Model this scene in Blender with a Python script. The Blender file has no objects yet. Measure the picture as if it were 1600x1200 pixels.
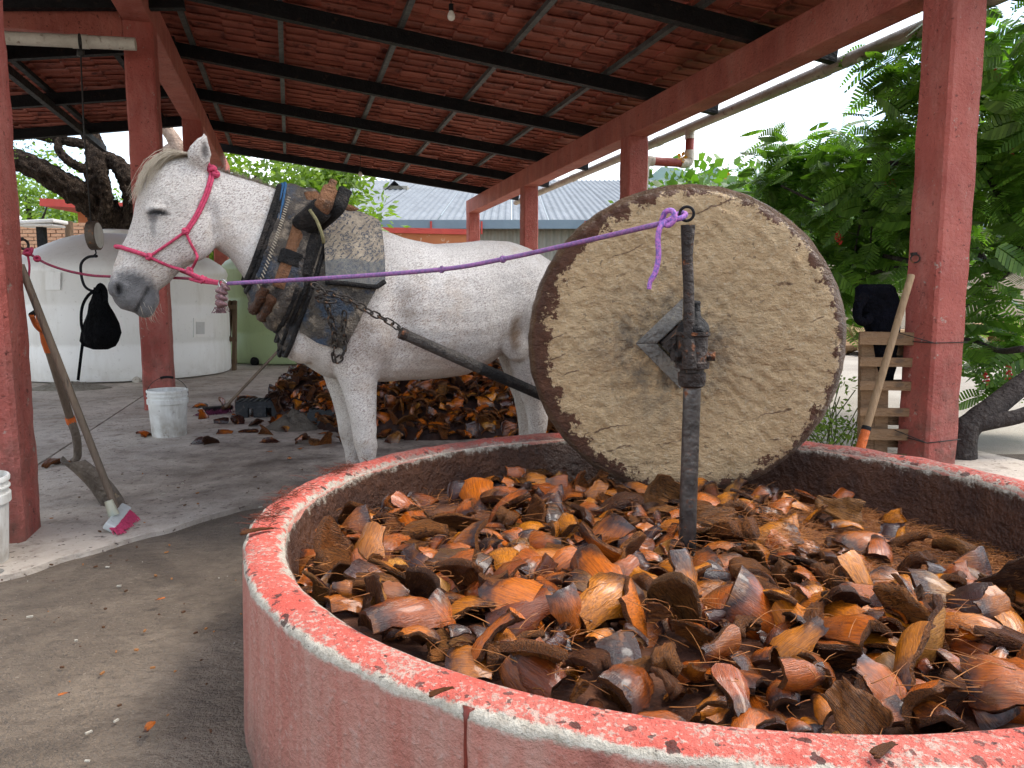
import bpy, bmesh, math, random
import numpy as np
from mathutils import Vector, Matrix, noise as mnoise
from mathutils.bvhtree import BVHTree
random.seed(7); rng = np.random.default_rng(7)
PI = math.pi
S = bpy.context.scene
COL = S.collection

# ---------------------------------------------------------------- camera
FPX = 1155.0; EYE = 1.1
PITCH = math.atan(132.0 / FPX)
cam_d = bpy.data.cameras.new('camera'); cam = bpy.data.objects.new('camera', cam_d); COL.objects.link(cam)
cam_d.sensor_fit = 'HORIZONTAL'; cam_d.sensor_width = 36.0; cam_d.lens = 36.0 * FPX / 1600.0
cam_d.clip_start = 0.05; cam_d.clip_end = 6000.0
cam.location = (0, 0, EYE); cam.rotation_euler = (PI / 2 - PITCH, 0, 0)
S.camera = cam

# ---------------------------------------------------------------- sky, sun, exposure
SUN_EL, SUN_AZ = math.radians(56), math.radians(75)     # azimuth clockwise from +Y (camera forward)
w = bpy.data.worlds.new('World'); S.world = w; w.use_nodes = True
nt = w.node_tree; nt.nodes.clear()
out = nt.nodes.new('ShaderNodeOutputWorld'); bg = nt.nodes.new('ShaderNodeBackground')
sky = nt.nodes.new('ShaderNodeTexSky'); sky.sky_type = 'NISHITA'; sky.sun_disc = False
sky.sun_elevation = SUN_EL; sky.sun_rotation = SUN_AZ; sky.dust_density = 2.0; sky.air_density = 1.0
tc = nt.nodes.new('ShaderNodeTexCoord'); mp = nt.nodes.new('ShaderNodeMapping'); mp.inputs['Scale'].default_value = (1, 1, 3.0)
nz = nt.nodes.new('ShaderNodeTexNoise'); nz.inputs['Scale'].default_value = 2.2; nz.inputs['Detail'].default_value = 7; nz.inputs['Roughness'].default_value = 0.58
rp = nt.nodes.new('ShaderNodeValToRGB'); rp.color_ramp.elements[0].position = 0.42; rp.color_ramp.elements[1].position = 0.70
mx = nt.nodes.new('ShaderNodeMix'); mx.data_type = 'RGBA'; mx.inputs[7].default_value = (7.9, 7.7, 7.4, 1)
nt.links.new(tc.outputs['Generated'], mp.inputs['Vector']); nt.links.new(mp.outputs[0], nz.inputs['Vector'])
nt.links.new(nz.outputs['Fac'], rp.inputs[0]); nt.links.new(rp.outputs[0], mx.inputs[0])
nt.links.new(sky.outputs[0], mx.inputs[6]); nt.links.new(mx.outputs[2], bg.inputs[0])
bg.inputs[1].default_value = 0.11; nt.links.new(bg.outputs[0], out.inputs[0])
sun_d = bpy.data.lights.new('sun', 'SUN'); sun_d.energy = 1.0; sun_d.angle = math.radians(25); sun_d.color = (1.0, 0.95, 0.87)
sun = bpy.data.objects.new('sun', sun_d); COL.objects.link(sun)
sdir = Vector((math.sin(SUN_AZ) * math.cos(SUN_EL), math.cos(SUN_AZ) * math.cos(SUN_EL), math.sin(SUN_EL)))
sun.rotation_euler = sdir.to_track_quat('Z', 'Y').to_euler(); sun.location = sdir * 30
S.view_settings.view_transform = 'Standard'; S.view_settings.look = 'None'
S.view_settings.exposure = 1.95; S.view_settings.gamma = 1.0; S.view_settings.use_curve_mapping = False
S.render.engine = 'CYCLES'
S.cycles.max_bounces = 5; S.cycles.diffuse_bounces = 3; S.cycles.glossy_bounces = 2; S.cycles.transmission_bounces = 3
S.cycles.transparent_max_bounces = 6; S.cycles.caustics_reflective = False; S.cycles.caustics_refractive = False
S.cycles.sample_clamp_indirect = 6.0
try:
    S.cycles.use_denoising = True
    S.cycles.denoiser = 'OPENIMAGEDENOISE'
except Exception: pass

# ---------------------------------------------------------------- frames
AZ = math.atan(345.0 / FPX)                              # the shed is turned this much to the left
CB, SB = math.cos(AZ), math.sin(AZ)
def B(xb, yb, z=0.0): return Vector((CB * xb - SB * yb, SB * xb + CB * yb, z))     # shed frame -> world
RB = Matrix.Rotation(AZ, 3, 'Z')
def at(x, y, d):                                          # photo pixel at forward depth d
    u = (x - 800.0) / FPX; v = (600.0 - y) / FPX
    dy = math.cos(PITCH) + v * math.sin(PITCH); dz = -math.sin(PITCH) + v * math.cos(PITCH)
    t = d / dy
    return Vector((u * t, d, EYE + dz * t))
def ground(x, y, z=0.0):                                  # photo pixel on a horizontal plane
    u = (x - 800.0) / FPX; v = (600.0 - y) / FPX
    dy = math.cos(PITCH) + v * math.sin(PITCH); dz = -math.sin(PITCH) + v * math.cos(PITCH)
    t = (z - EYE) / dz
    return Vector((u * t, dy * t, z))
def ray(x, y):
    u = (x - 800.0) / FPX; v = (600.0 - y) / FPX
    return Vector((u, math.cos(PITCH) + v * math.sin(PITCH), -math.sin(PITCH) + v * math.cos(PITCH))).normalized()

# ---------------------------------------------------------------- mesh helpers
class MB:
    def __init__(s): s.v = []; s.f = []; s.m = []
    def add(s, vs, fs, mi=0):
        o = len(s.v); s.v.extend([tuple(x) for x in vs]); s.f.extend([tuple(i + o for i in f) for f in fs]); s.m.extend([mi] * len(fs)); return s
    def box(s, c, size, R=None, mi=0, taper=1.0):
        c = Vector(c); hx, hy, hz = size[0] / 2, size[1] / 2, size[2] / 2; vs = []
        for z in (-1, 1):
            k = taper if z > 0 else 1.0
            for x, y in ((-1, -1), (1, -1), (1, 1), (-1, 1)):
                p = Vector((x * hx * k, y * hy * k, z * hz)); vs.append(c + (R @ p if R else p))
        return s.add(vs, [(3, 2, 1, 0), (4, 5, 6, 7), (0, 1, 5, 4), (1, 2, 6, 5), (2, 3, 7, 6), (3, 0, 4, 7)], mi)
    def bar(s, a, b, w, h, up=(0, 0, 1), mi=0):
        a = Vector(a); b = Vector(b); d = (b - a).normalized(); up = Vector(up)
        x = d.cross(up).normalized(); z = x.cross(d).normalized(); R = Matrix((x, d, z)).transposed()
        return s.box((a + b) / 2, (w, (b - a).length, h), R, mi)
    def loft(s, rings, cap=True, mi=0, closed=True):
        n = len(rings[0]); vs = [p for r in rings for p in r]; fs = []
        for i in range(len(rings) - 1):
            for j in range(n if closed else n - 1):
                k = (j + 1) % n; fs.append((i * n + j, i * n + k, (i + 1) * n + k, (i + 1) * n + j))
        if cap and closed:
            fs.append(tuple(range(n - 1, -1, -1))); fs.append(tuple((len(rings) - 1) * n + j for j in range(n)))
        return s.add(vs, fs, mi)
    def tube(s, path, r, n=8, mi=0, cap=True):
        P = [Vector(p) for p in path]; m = len(P); rr = r if hasattr(r, '__len__') else [r] * m
        T = [(P[min(i + 1, m - 1)] - P[max(i - 1, 0)]).normalized() for i in range(m)]
        ref = Vector((0, 0, 1)) if abs(T[0].z) < 0.9 else Vector((1, 0, 0))
        x = T[0].cross(ref).normalized(); rings = []
        for i in range(m):
            x = (x - T[i] * x.dot(T[i]));
            x = x.normalized() if x.length > 1e-6 else T[i].orthogonal().normalized()
            y = T[i].cross(x)
            rings.append([P[i] + (x * math.cos(2 * PI * j / n) + y * math.sin(2 * PI * j / n)) * rr[i] for j in range(n)])
        return s.loft(rings, cap, mi)
    def torus(s, c, R, r, ax, nR=20, n=8, mi=0):
        ax = Vector(ax).normalized(); x = ax.orthogonal().normalized(); y = ax.cross(x); c = Vector(c); rings = []
        for i in range(nR):
            a = 2 * PI * i / nR; d = x * math.cos(a) + y * math.sin(a)
            rings.append([c + d * (R + r * math.cos(2 * PI * j / n)) + ax * (r * math.sin(2 * PI * j / n)) for j in range(n)])
        vs = [p for q in rings for p in q]; fs = []
        for i in range(nR):
            for j in range(n):
                k = (j + 1) % n; i2 = (i + 1) % nR; fs.append((i * n + j, i2 * n + j, i2 * n + k, i * n + k))
        return s.add(vs, fs, mi)
    def lathe(s, prof, c=(0, 0, 0), n=32, mi=0, ax=None, cap=True):
        c = Vector(c); ax = Vector(ax).normalized() if ax else Vector((0, 0, 1))
        x = ax.orthogonal().normalized() if ax.z < 0.999 else Vector((1, 0, 0)); y = ax.cross(x)
        return s.loft([[c + (x * math.cos(2 * PI * j / n) + y * math.sin(2 * PI * j / n)) * r + ax * z for j in range(n)] for r, z in prof], cap, mi)
    def build(s, name, mats, parent=None, smooth=False, loc=None, bevel=0):
        me = bpy.data.meshes.new(name)
        o0 = Vector(loc) if loc is not None else Vector((0, 0, 0))
        me.from_pydata([Vector(v) - o0 for v in s.v], [], s.f)
        if not isinstance(mats, (list, tuple)): mats = [mats]
        for m in mats: me.materials.append(m)
        if any(s.m): me.polygons.foreach_set('material_index', s.m)
        bm = bmesh.new(); bm.from_mesh(me); bmesh.ops.recalc_face_normals(bm, faces=bm.faces); bm.to_mesh(me); bm.free()
        if smooth is True: me.polygons.foreach_set('use_smooth', [True] * len(me.polygons))
        elif smooth: me.shade_auto(smooth) if hasattr(me, 'shade_auto') else None
        o = bpy.data.objects.new(name, me); COL.objects.link(o); o.location = o0
        if parent is not None:
            o.parent = parent; o.matrix_parent_inverse = Matrix.Identity(4); o.location = o0 - parent_world(parent)
        if smooth == 'auto': auto_smooth(o)
        if bevel:
            b = o.modifiers.new('bevel', 'BEVEL'); b.width = bevel; b.segments = 2; b.limit_method = 'ANGLE'
        return o
def parent_world(p):
    v = Vector((0, 0, 0))
    while p is not None: v += p.location; p = p.parent
    return v
def auto_smooth(o, ang=40):
    me = o.data; bm = bmesh.new(); bm.from_mesh(me)
    for f in bm.faces: f.smooth = True
    for e in bm.edges:
        if len(e.link_faces) == 2 and e.calc_face_angle(0) > math.radians(ang): e.smooth = False
    bm.to_mesh(me); bm.free()
def tag(o, label, cat=None, group=None, kind=None):
    if label: o['label'] = label
    if cat: o['category'] = cat
    if group: o['group'] = group
    if kind: o['kind'] = kind
    return o
def thing(name, label, cat, loc=(0, 0, 0), group=None):
    o = bpy.data.objects.new(name, None); COL.objects.link(o); o.location = loc; o.empty_display_size = 0.1
    return tag(o, label, cat, group)
def npmesh(name, V, F, mat, parent=None, smooth=False):
    me = bpy.data.meshes.new(name); V = np.asarray(V, np.float32); F = np.asarray(F, np.int32)
    me.vertices.add(len(V)); me.vertices.foreach_set('co', V.ravel())
    k = F.shape[1]; me.loops.add(F.size); me.loops.foreach_set('vertex_index', F.ravel())
    me.polygons.add(len(F)); me.polygons.foreach_set('loop_start', np.arange(0, F.size, k, dtype=np.int32))
    me.polygons.foreach_set('loop_total', np.full(len(F), k, np.int32)); me.update(calc_edges=True); me.validate()
    for m in (mat if isinstance(mat, (list, tuple)) else [mat]): me.materials.append(m)
    if smooth: me.polygons.foreach_set('use_smooth', [True] * len(me.polygons))
    o = bpy.data.objects.new(name, me); COL.objects.link(o)
    if parent is not None: o.parent = parent; o.location = -parent_world(parent)
    return o
def spline(pts, n=8):                                     # Catmull-Rom through points
    P = [Vector(p) for p in pts]; P = [P[0] * 2 - P[1]] + P + [P[-1] * 2 - P[-2]]; r = []
    for i in range(1, len(P) - 2):
        for k in range(n):
            t = k / n; a, b, c, d = P[i - 1:i + 3]
            r.append(0.5 * (2 * b + (c - a) * t + (2 * a - 5 * b + 4 * c - d) * t * t + (3 * b - a - 3 * c + d) * t ** 3))
    r.append(P[-2]); return r
def lerps(xs, ys, x): return float(np.interp(x, xs, ys))

# ---------------------------------------------------------------- node helpers
def newmat(name):
    m = bpy.data.materials.new(name); m.use_nodes = True; nt = m.node_tree
    return m, nt, nt.nodes['Principled BSDF']
def sk(nt, s, v):
    if isinstance(v, bpy.types.NodeSocket): nt.links.new(v, s)
    elif v is not None:
        if hasattr(s.default_value, '__len__') and hasattr(v, '__len__') and len(v) == 3 and len(s.default_value) == 4: v = (*v, 1)
        s.default_value = v
def nd(nt, typ, ins=None, **props):
    n = nt.nodes.new('ShaderNode' + typ)
    for k, v in props.items(): setattr(n, k, v)
    for k, v in (ins or {}).items(): sk(nt, n.inputs[k], v)
    return n
def coords(nt, kind='Object', scale=(1, 1, 1), rot=(0, 0, 0)):
    c = nd(nt, 'TexCoord').outputs[kind]
    return nd(nt, 'Mapping', {'Vector': c, 'Scale': scale, 'Rotation': rot}).outputs[0]
def noise(nt, vec, scale, detail=5, rough=0.6, dist=0.0):
    return nd(nt, 'TexNoise', {'Vector': vec, 'Scale': scale, 'Detail': detail, 'Roughness': rough, 'Distortion': dist}).outputs['Fac']
def voro(nt, vec, scale, feature='F1', out='Distance', rnd=1.0):
    return nd(nt, 'TexVoronoi', {'Vector': vec, 'Scale': scale, 'Randomness': rnd}, feature=feature).outputs[out]
def ramp(nt, fac, stops, interp='LINEAR'):
    n = nd(nt, 'ValToRGB', {'Fac': fac}); cr = n.color_ramp; cr.interpolation = interp
    while len(cr.elements) < len(stops): cr.elements.new(0.5)
    for e, (p, c) in zip(cr.elements, stops):
        e.position = p; e.color = (*c, 1) if hasattr(c, '__len__') else (c, c, c, 1)
    return n.outputs[0]
def mixc(nt, fac, a, b, blend='MIX'):
    n = nd(nt, 'Mix', None, data_type='RGBA', blend_type=blend); sk(nt, n.inputs[0], fac); sk(nt, n.inputs[6], a); sk(nt, n.inputs[7], b)
    return n.outputs[2]
def mth(nt, op, a, b=None, c=None):
    n = nd(nt, 'Math', None, operation=op); sk(nt, n.inputs[0], a)
    if b is not None: sk(nt, n.inputs[1], b)
    if c is not None: sk(nt, n.inputs[2], c)
    return n.outputs[0]
def smooth01(nt, x, a, b):
    n = nd(nt, 'MapRange', {'Value': x, 'From Min': a, 'From Max': b}, interpolation_type='SMOOTHSTEP'); return n.outputs[0]
def bump(nt, bs, h, strength=0.5, dist=0.01):
    n = nd(nt, 'Bump', {'Height': h, 'Strength': strength, 'Distance': dist}); nt.links.new(n.outputs[0], bs.inputs['Normal']); return n
def sepxyz(nt, v): return nd(nt, 'SeparateXYZ', {'Vector': v}).outputs
def mat(name, c1, c2=None, scale=4, rough=0.7, c3=None, s3=30, t3=(0.62, 0.7), bmp=0.3, bs=40, bd=0.01, metal=0.0, stretch=(1, 1, 1), kind='Object', spec=0.25, coat=0.0):
    """plain worn surface: two tones by noise, optional third tone as speckles, fine bump"""
    m, nt, b = newmat(name)
    v = nd(nt, 'Mapping', {'Vector': nd(nt, 'NewGeometry').outputs['Position'], 'Scale': stretch}).outputs[0] if kind == 'World' else coords(nt, kind, stretch)
    c2 = c2 or tuple(x * 0.7 for x in c1)
    col = ramp(nt, noise(nt, v, scale, 6, 0.65), [(0.32, c2), (0.66, c1)])
    if c3: col = mixc(nt, ramp(nt, noise(nt, v, s3, 4, 0.6), [(t3[0], 0), (t3[1], 1)]), col, c3)
    sk(nt, b.inputs['Base Color'], col)
    sk(nt, b.inputs['Roughness'], ramp(nt, noise(nt, v, scale * 3, 3), [(0.3, min(1, rough + 0.1)), (0.7, max(0.05, rough - 0.12))]))
    b.inputs['Metallic'].default_value = metal; b.inputs['Specular IOR Level'].default_value = spec; b.inputs['Coat Weight'].default_value = coat
    if bmp: bump(nt, b, mth(nt, 'ADD', noise(nt, v, bs, 4, 0.7), noise(nt, v, bs * .25, 3, 0.6)), min(1, bmp * 1.5), bd * 2.5)
    return m
# ================================================================ materials
def paint_red(name, base=(0.43, 0.112, 0.085), dark=(0.29, 0.064, 0.050), chips=0.66):
    m, nt, b = newmat(name); v = coords(nt, 'Object'); vs = coords(nt, 'Object', (1, 1, 0.25))
    col = ramp(nt, noise(nt, v, 2.3, 6, 0.6), [(0.3, dark), (0.62, base)])
    col = mixc(nt, ramp(nt, noise(nt, vs, 5, 6, 0.7), [(0.46, 0), (0.70, 0.6)]), col, (0.50, 0.215, 0.175))
    col = mixc(nt, ramp(nt, noise(nt, vs, 1.7, 5, 0.7), [(0.52, 0), (0.72, 0.7)]), col, (0.17, 0.032, 0.027))
    col = mixc(nt, ramp(nt, noise(nt, v, 16, 6, 0.7), [(chips - .03, 0), (chips + 0.01, 0.85)]), col, (0.38, 0.30, 0.25))
    col = mixc(nt, ramp(nt, noise(nt, v, 30, 4, 0.7), [(0.61, 0), (0.67, 0.8)]), col, (0.09, 0.025, 0.02))
    z = sepxyz(nt, nd(nt, 'NewGeometry').outputs['Position'])[2]
    dirt = mth(nt, 'MULTIPLY', smooth01(nt, z, 1.3, 0.0), ramp(nt, noise(nt, v, 7, 5, 0.7), [(0.42, 0), (0.7, 0.75)]))
    col = mixc(nt, dirt, col, (0.12, 0.075, 0.055))
    sk(nt, b.inputs['Base Color'], col); b.inputs['Roughness'].default_value = 0.6; b.inputs['Specular IOR Level'].default_value = .25
    bump(nt, b, mth(nt, 'ADD', noise(nt, v, 35, 5, 0.7), noise(nt, v, 7, 4)), 0.9, 0.025); return m
M_RED = paint_red('red_paint')
M_BEAM = paint_red('red_beam_paint', (0.46, 0.14, 0.102), (0.32, 0.085, 0.062), 0.70)
M_STEEL = mat('black_steel', (0.014, 0.014, 0.015), (0.007, 0.007, 0.008), 6, 0.6, (0.03, 0.022, 0.017), 18, spec=.15)
M_PURLIN = mat('grey_steel', (0.10, 0.105, 0.10), (0.05, 0.052, 0.05), 6, 0.5)
M_TILE = mat('clay_red_tile', (0.38, 0.118, 0.078), (0.21, 0.058, 0.040), 2.2, 0.5, (0.10, 0.026, 0.02), 7, (.55, .68), bmp=0.2, kind='World')
M_PVC = mat('pvc', (0.62, 0.58, 0.50), (0.42, 0.38, 0.31), 3, 0.5, (0.25, 0.2, 0.15), 14, (0.6, 0.7))
M_PVCR = mat('red_pvc', (0.33, 0.07, 0.055), (0.25, 0.05, 0.04), 5, 0.45)
M_WIRE = mat('dark_wire', (0.03, 0.028, 0.025), None, 8, 0.6, bmp=0)
M_RUST = mat('rusty_iron', (0.055, 0.042, 0.036), (0.025, 0.022, 0.02), 14, 0.55, (0.20, 0.075, 0.03), 22, (0.58, 0.66), metal=0.3, bmp=0.5)

# ================================================================ ground
def m_floor():
    m, nt, b = newmat('worn_concrete'); v = nd(nt, 'NewGeometry').outputs['Position']
    col = ramp(nt, noise(nt, v, 1.1, 5, 0.62, 0.4), [(0.3, (0.30, 0.25, 0.20)), (0.5, (0.50, 0.435, 0.36)), (0.72, (0.62, 0.56, 0.48))])
    col = mixc(nt, ramp(nt, noise(nt, v, 9, 6, 0.7), [(0.5, 0), (0.7, 0.75)]), col, (0.17, 0.125, 0.092))
    col = mixc(nt, ramp(nt, noise(nt, v, 34, 3, 0.5), [(0.64, 0), (0.68, 0.85)]), col, (0.06, 0.035, 0.025))
    # spilled syrup and dirt near the pile and the horse
    x, y, z = sepxyz(nt, v)
    dx = mth(nt, 'ADD', x, 1.0); dy = mth(nt, 'SUBTRACT', y, 5.0)
    r = mth(nt, 'SQRT', mth(nt, 'ADD', mth(nt, 'MULTIPLY', dx, dx), mth(nt, 'MULTIPLY', dy, dy)))
    near = mth(nt, 'MULTIPLY', smooth01(nt, r, 2.6, 0.6), ramp(nt, noise(nt, v, 3.2, 6, 0.7), [(0.3, 0.25), (0.65, 0.95)]))
    col = mixc(nt, near, col, (0.065, 0.045, 0.034))
    sk(nt, b.inputs['Base Color'], col)
    sk(nt, b.inputs['Roughness'], ramp(nt, noise(nt, v, 2, 4), [(0.35, 0.6), (0.6, 0.9)]))
    h = mth(nt, 'ADD', mth(nt, 'MULTIPLY', noise(nt, v, 45, 3, 0.7), 0.6), noise(nt, v, 6, 4)); bump(nt, b, h, 0.8, 0.02); return m
def m_dirt():
    m, nt, b = newmat('packed_dirt'); v = nd(nt, 'NewGeometry').outputs['Position']
    rot = nd(nt, 'Mapping', {'Vector': v, 'Rotation': (0, 0, -0.5), 'Scale': (1, 2.4, 1)}).outputs[0]
    col = ramp(nt, noise(nt, v, 1.6, 5, 0.66, 0.5), [(0.3, (0.070, 0.052, 0.037)), (0.5, (0.155, 0.118, 0.084)), (0.72, (0.27, 0.212, 0.153))])
    col = mixc(nt, ramp(nt, noise(nt, rot, 14, 5, 0.75), [(0.5, 0), (0.72, 0.7)]), col, (0.06, 0.043, 0.031))
    col = mixc(nt, ramp(nt, noise(nt, rot, 60, 4, 0.7), [(0.62, 0), (0.70, 0.8)]), col, (0.40, 0.33, 0.25))
    col = mixc(nt, ramp(nt, voro(nt, v, 24), [(0.035, 0.9), (0.05, 0)]), col, (0.40, 0.36, 0.3))
    col = mixc(nt, ramp(nt, noise(nt, v, 0.9, 5, .7, .8), [(0.50, 0), (0.66, .7)]), col, (0.055, 0.038, 0.026))
    sk(nt, b.inputs['Base Color'], col); b.inputs['Roughness'].default_value = 0.92
    h = mth(nt, 'ADD', mth(nt, 'MULTIPLY', noise(nt, v, 70, 3, 0.75), 0.5), noise(nt, rot, 9, 4, 0.7)); bump(nt, b, h, 1.0, 0.05); return m
def m_yard():
    m, nt, b = newmat('yard_gravel'); v = nd(nt, 'NewGeometry').outputs['Position']
    col = ramp(nt, noise(nt, v, 0.7, 6, 0.6), [(0.35, (0.24, 0.21, 0.17)), (0.65, (0.36, 0.325, 0.27))])
    col = mixc(nt, ramp(nt, noise(nt, v, 28, 4, 0.7), [(0.5, 0), (0.62, 0.6)]), col, (0.25, 0.23, 0.2))
    sk(nt, b.inputs['Base Color'], col); b.inputs['Roughness'].default_value = 0.95
    bump(nt, b, noise(nt, v, 40, 5, 0.7), 0.7, 0.02); return m
M_FLOOR, M_DIRT, M_YARD = m_floor(), m_dirt(), m_yard()
g = MB(); n = 24
for i in range(n):
    a = 2 * PI * i / n; b_ = 2 * PI * (i + 1) / n
    g.add([(0, 0, -0.03), (1500 * math.cos(a), 1500 * math.sin(a), -0.03), (1500 * math.cos(b_), 1500 * math.sin(b_), -0.03)], [(0, 1, 2)])
tag(g.build('ground', M_YARD), 'bright gravel yard around the shed', kind='structure')
# dirt apron in front: an uneven sheet
def sheet(name, poly_fn, x0, x1, y0, y1, nx, ny, z, mt, amp=0.006, sc=2.2):
    V, F, idx = [], [], {}
    for j in range(ny + 1):
        for i in range(nx + 1):
            x = x0 + (x1 - x0) * i / nx; y = y0 + (y1 - y0) * j / ny
            V.append((x, y, z + amp * mnoise.noise((x * sc, y * sc, z * 50)) + amp * 0.5 * mnoise.noise((x * sc * 4, y * sc * 4, 3))))
    for j in range(ny):
        for i in range(nx):
            xc = x0 + (x1 - x0) * (i + .5) / nx; yc = y0 + (y1 - y0) * (j + .5) / ny
            if poly_fn(xc, yc): a = j * (nx + 1) + i; F.append((a, a + 1, a + nx + 2, a + nx + 1))
    o = npmesh(name, V, F, mt, smooth=True); return o
tag(sheet('dirt_apron', lambda x, y: True, -7, 6, -4, 5.2, 130, 92, 0.0, M_DIRT, 0.008), 'dark packed dirt in front of the slab', kind='structure')
# slab: its broken near edge runs from the left post past the broom to the pit
E0, E1, E2, E3 = ground(12, 905), ground(250, 835), ground(432, 792), ground(700, 690)
edge = [(-9, 2.2), (-4.0, 2.35), (E0.x - .25, E0.y + .02), (E0.x, E0.y), (E1.x, E1.y), (E2.x, E2.y), (-0.4, 3.75), (0.6, 3.75), (2.0, 3.3), (2.6, 2.0), (2.9, -1.0)]
SL = MB(); xs = [e[0] for e in edge]
top, bot = [], []
NE = 160
path = spline([(x, y, 0.02) for x, y in edge], 16)
for p in path:
    q = Vector((p.x + 0.05 * mnoise.noise((p.x * 5, p.y * 5, 1)) , p.y + 0.07 * mnoise.noise((p.x * 6, p.y * 6, 7)), 0.02)); top.append(q)
# slab polygon closed by far boundary, split in panels by seams in the shed's depth direction
far = [B(4.7, 3.0), B(4.7, 17.2), B(-9.5, 17.2), Vector((-12.5, 4.0, 0)), Vector((-9, 2.2, 0))]
bm = bmesh.new()
vv = [bm.verts.new((p.x, p.y, 0.022)) for p in top] + [bm.verts.new((p.x, p.y, 0.022)) for p in far[:4]]
from mathutils.geometry import tessellate_polygon
for tri in tessellate_polygon([[v.co.copy() for v in vv]]): bm.faces.new([vv[i] for i in tri])
bmesh.ops.recalc_face_normals(bm, faces=bm.faces)
# cut the seams and open them
for xb in (-1.62, 1.9, -5.2):
    for dx in (-0.009, 0.009):
        bmesh.ops.bisect_plane(bm, geom=bm.verts[:] + bm.edges[:] + bm.faces[:], plane_co=B(xb + dx, 0), plane_no=B(1, 0))
for yb in (7.35, 12.0):
    for dy in (-0.008, 0.008):
        bmesh.ops.bisect_plane(bm, geom=bm.verts[:] + bm.edges[:] + bm.faces[:], plane_co=B(0, yb + dy), plane_no=B(0, 1))
def inb(c):
    xb = c.x * CB + c.y * SB; yb = -c.x * SB + c.y * CB
    return any(abs(xb - k) < 0.0088 for k in (-1.62, 1.9, -5.2)) or any(abs(yb - k) < 0.0078 for k in (7.35, 12.0))
bmesh.ops.delete(bm, geom=[f for f in bm.faces if inb(f.calc_center_median())], context='FACES')
r = bmesh.ops.extrude_face_region(bm, geom=bm.faces[:])
for e in r['geom']:
    if isinstance(e, bmesh.types.BMVert): e.co.z -= 0.03
bmesh.ops.recalc_face_normals(bm, faces=bm.faces)
me = bpy.data.meshes.new('concrete_slab'); bm.to_mesh(me); bm.free(); me.materials.append(M_FLOOR)
slab = bpy.data.objects.new('concrete_slab', me); COL.objects.link(slab)
tag(slab, 'worn grey concrete slab under the shed', kind='structure')
# little stones, husk flakes and chips trodden into the dirt
cm = MB()
for i in range(420):
    x, y = rng.uniform(-2.6, -0.3), rng.uniform(0.9, 4.6)
    if math.hypot(x - 0.564, y - 2.306) < 1.40: continue
    if i % 3 == 0 and y > 3: continue
    r_ = rng.uniform(0.002, 0.006); a = rng.uniform(0, PI)
    cm.box((x, y, 0.012 + (0.02 if y > 3.3 else 0)), (r_ * rng.uniform(1, 4), r_ * 1.3, r_), Matrix.Rotation(a, 3, 'Z'), mi=int(rng.choice([0, 1, 1, 2])))
tag(cm.build('ground_litter', [mat('litter_pale', (0.5, 0.46, 0.38)), mat('litter_brown', (0.10, 0.045, 0.02)), mat('litter_orange', (0.35, 0.15, 0.05))]),
    'small pale stones and brown husk crumbs scattered on the dirt', 'litter', kind='stuff')

# ================================================================ shed
shed = thing('open_shed', 'red open shed with concrete posts and a tiled roof on black rafters', 'shed', B(1.4, 8, 0))
PW = 0.26
def post(xb, yb, h, w_=PW, label=None):
    m = MB(); hw = w_ / 2; rings = []
    nz_ = 70
    for k in range(nz_ + 1):
        z = h * k / nz_; ring = []
        for (sx, sy) in ((-1, -1), (1, -1), (1, 1), (-1, 1)):
            for (cx, cy) in (((1, 0), (0, 1)) if sx * sy < 0 else ((0, 1), (1, 0))):
                c = 0.018
                j = 0.006 * mnoise.noise((xb * 3 + sx, yb + sy * 2, z * 5)) + .0028 * mnoise.noise((xb * 3 + sx + cx, yb + sy * 2, z * 23))
                ring.append(B(xb + sx * (hw - c * cx + j), yb + sy * (hw - c * cy + j), z))
        # order around
        cxy = B(xb, yb); ring.sort(key=lambda p: math.atan2(p.y - cxy.y, p.x - cxy.x)); 
        rings.append(ring)
    m.loft(rings); o = m.build('post', M_RED, shed, loc=B(xb, yb, 0))
    if label: o['label'] = label
    return o
RX = 4.06; RZ, LZ = 3.04, 3.66; LX = -1.27
for yb in (3.88, 8.42, 12.55, 16.7): post(RX, yb, RZ)
for yb in (3.82, 8.0, 11.95): post(LX if yb > 5 else -1.30, yb, LZ)
post(RX, -0.5, RZ)
post(LX, 15.9, LZ)
def sbar(name, a, b, w_, h, mt, lab=None, bev=0):
    m = MB(); m.bar(a, b, w_, h); o = m.build(name, mt, shed, loc=(Vector(a) + Vector(b)) / 2, bevel=bev)
    if lab: o['label'] = lab
    return o
sbar('beam', B(RX, -3.0, RZ + 0.15), B(RX, 16.85, RZ + 0.15), 0.25, 0.30, M_BEAM, 'long red beam on the yard side posts', 0.012)
sbar('beam', B(LX, -3.0, LZ + 0.15), B(LX, 17.4, LZ + 0.15), 0.25, 0.30, M_BEAM, 'long red ridge beam on the left posts', 0.012)
sbar('beam', B(LX - 0.13, 8.0, 3.66), B(-6.5, 8.0, 3.66), 0.24, 0.32, M_BEAM, 'red cross beam running left from the second post', 0.012)
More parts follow.
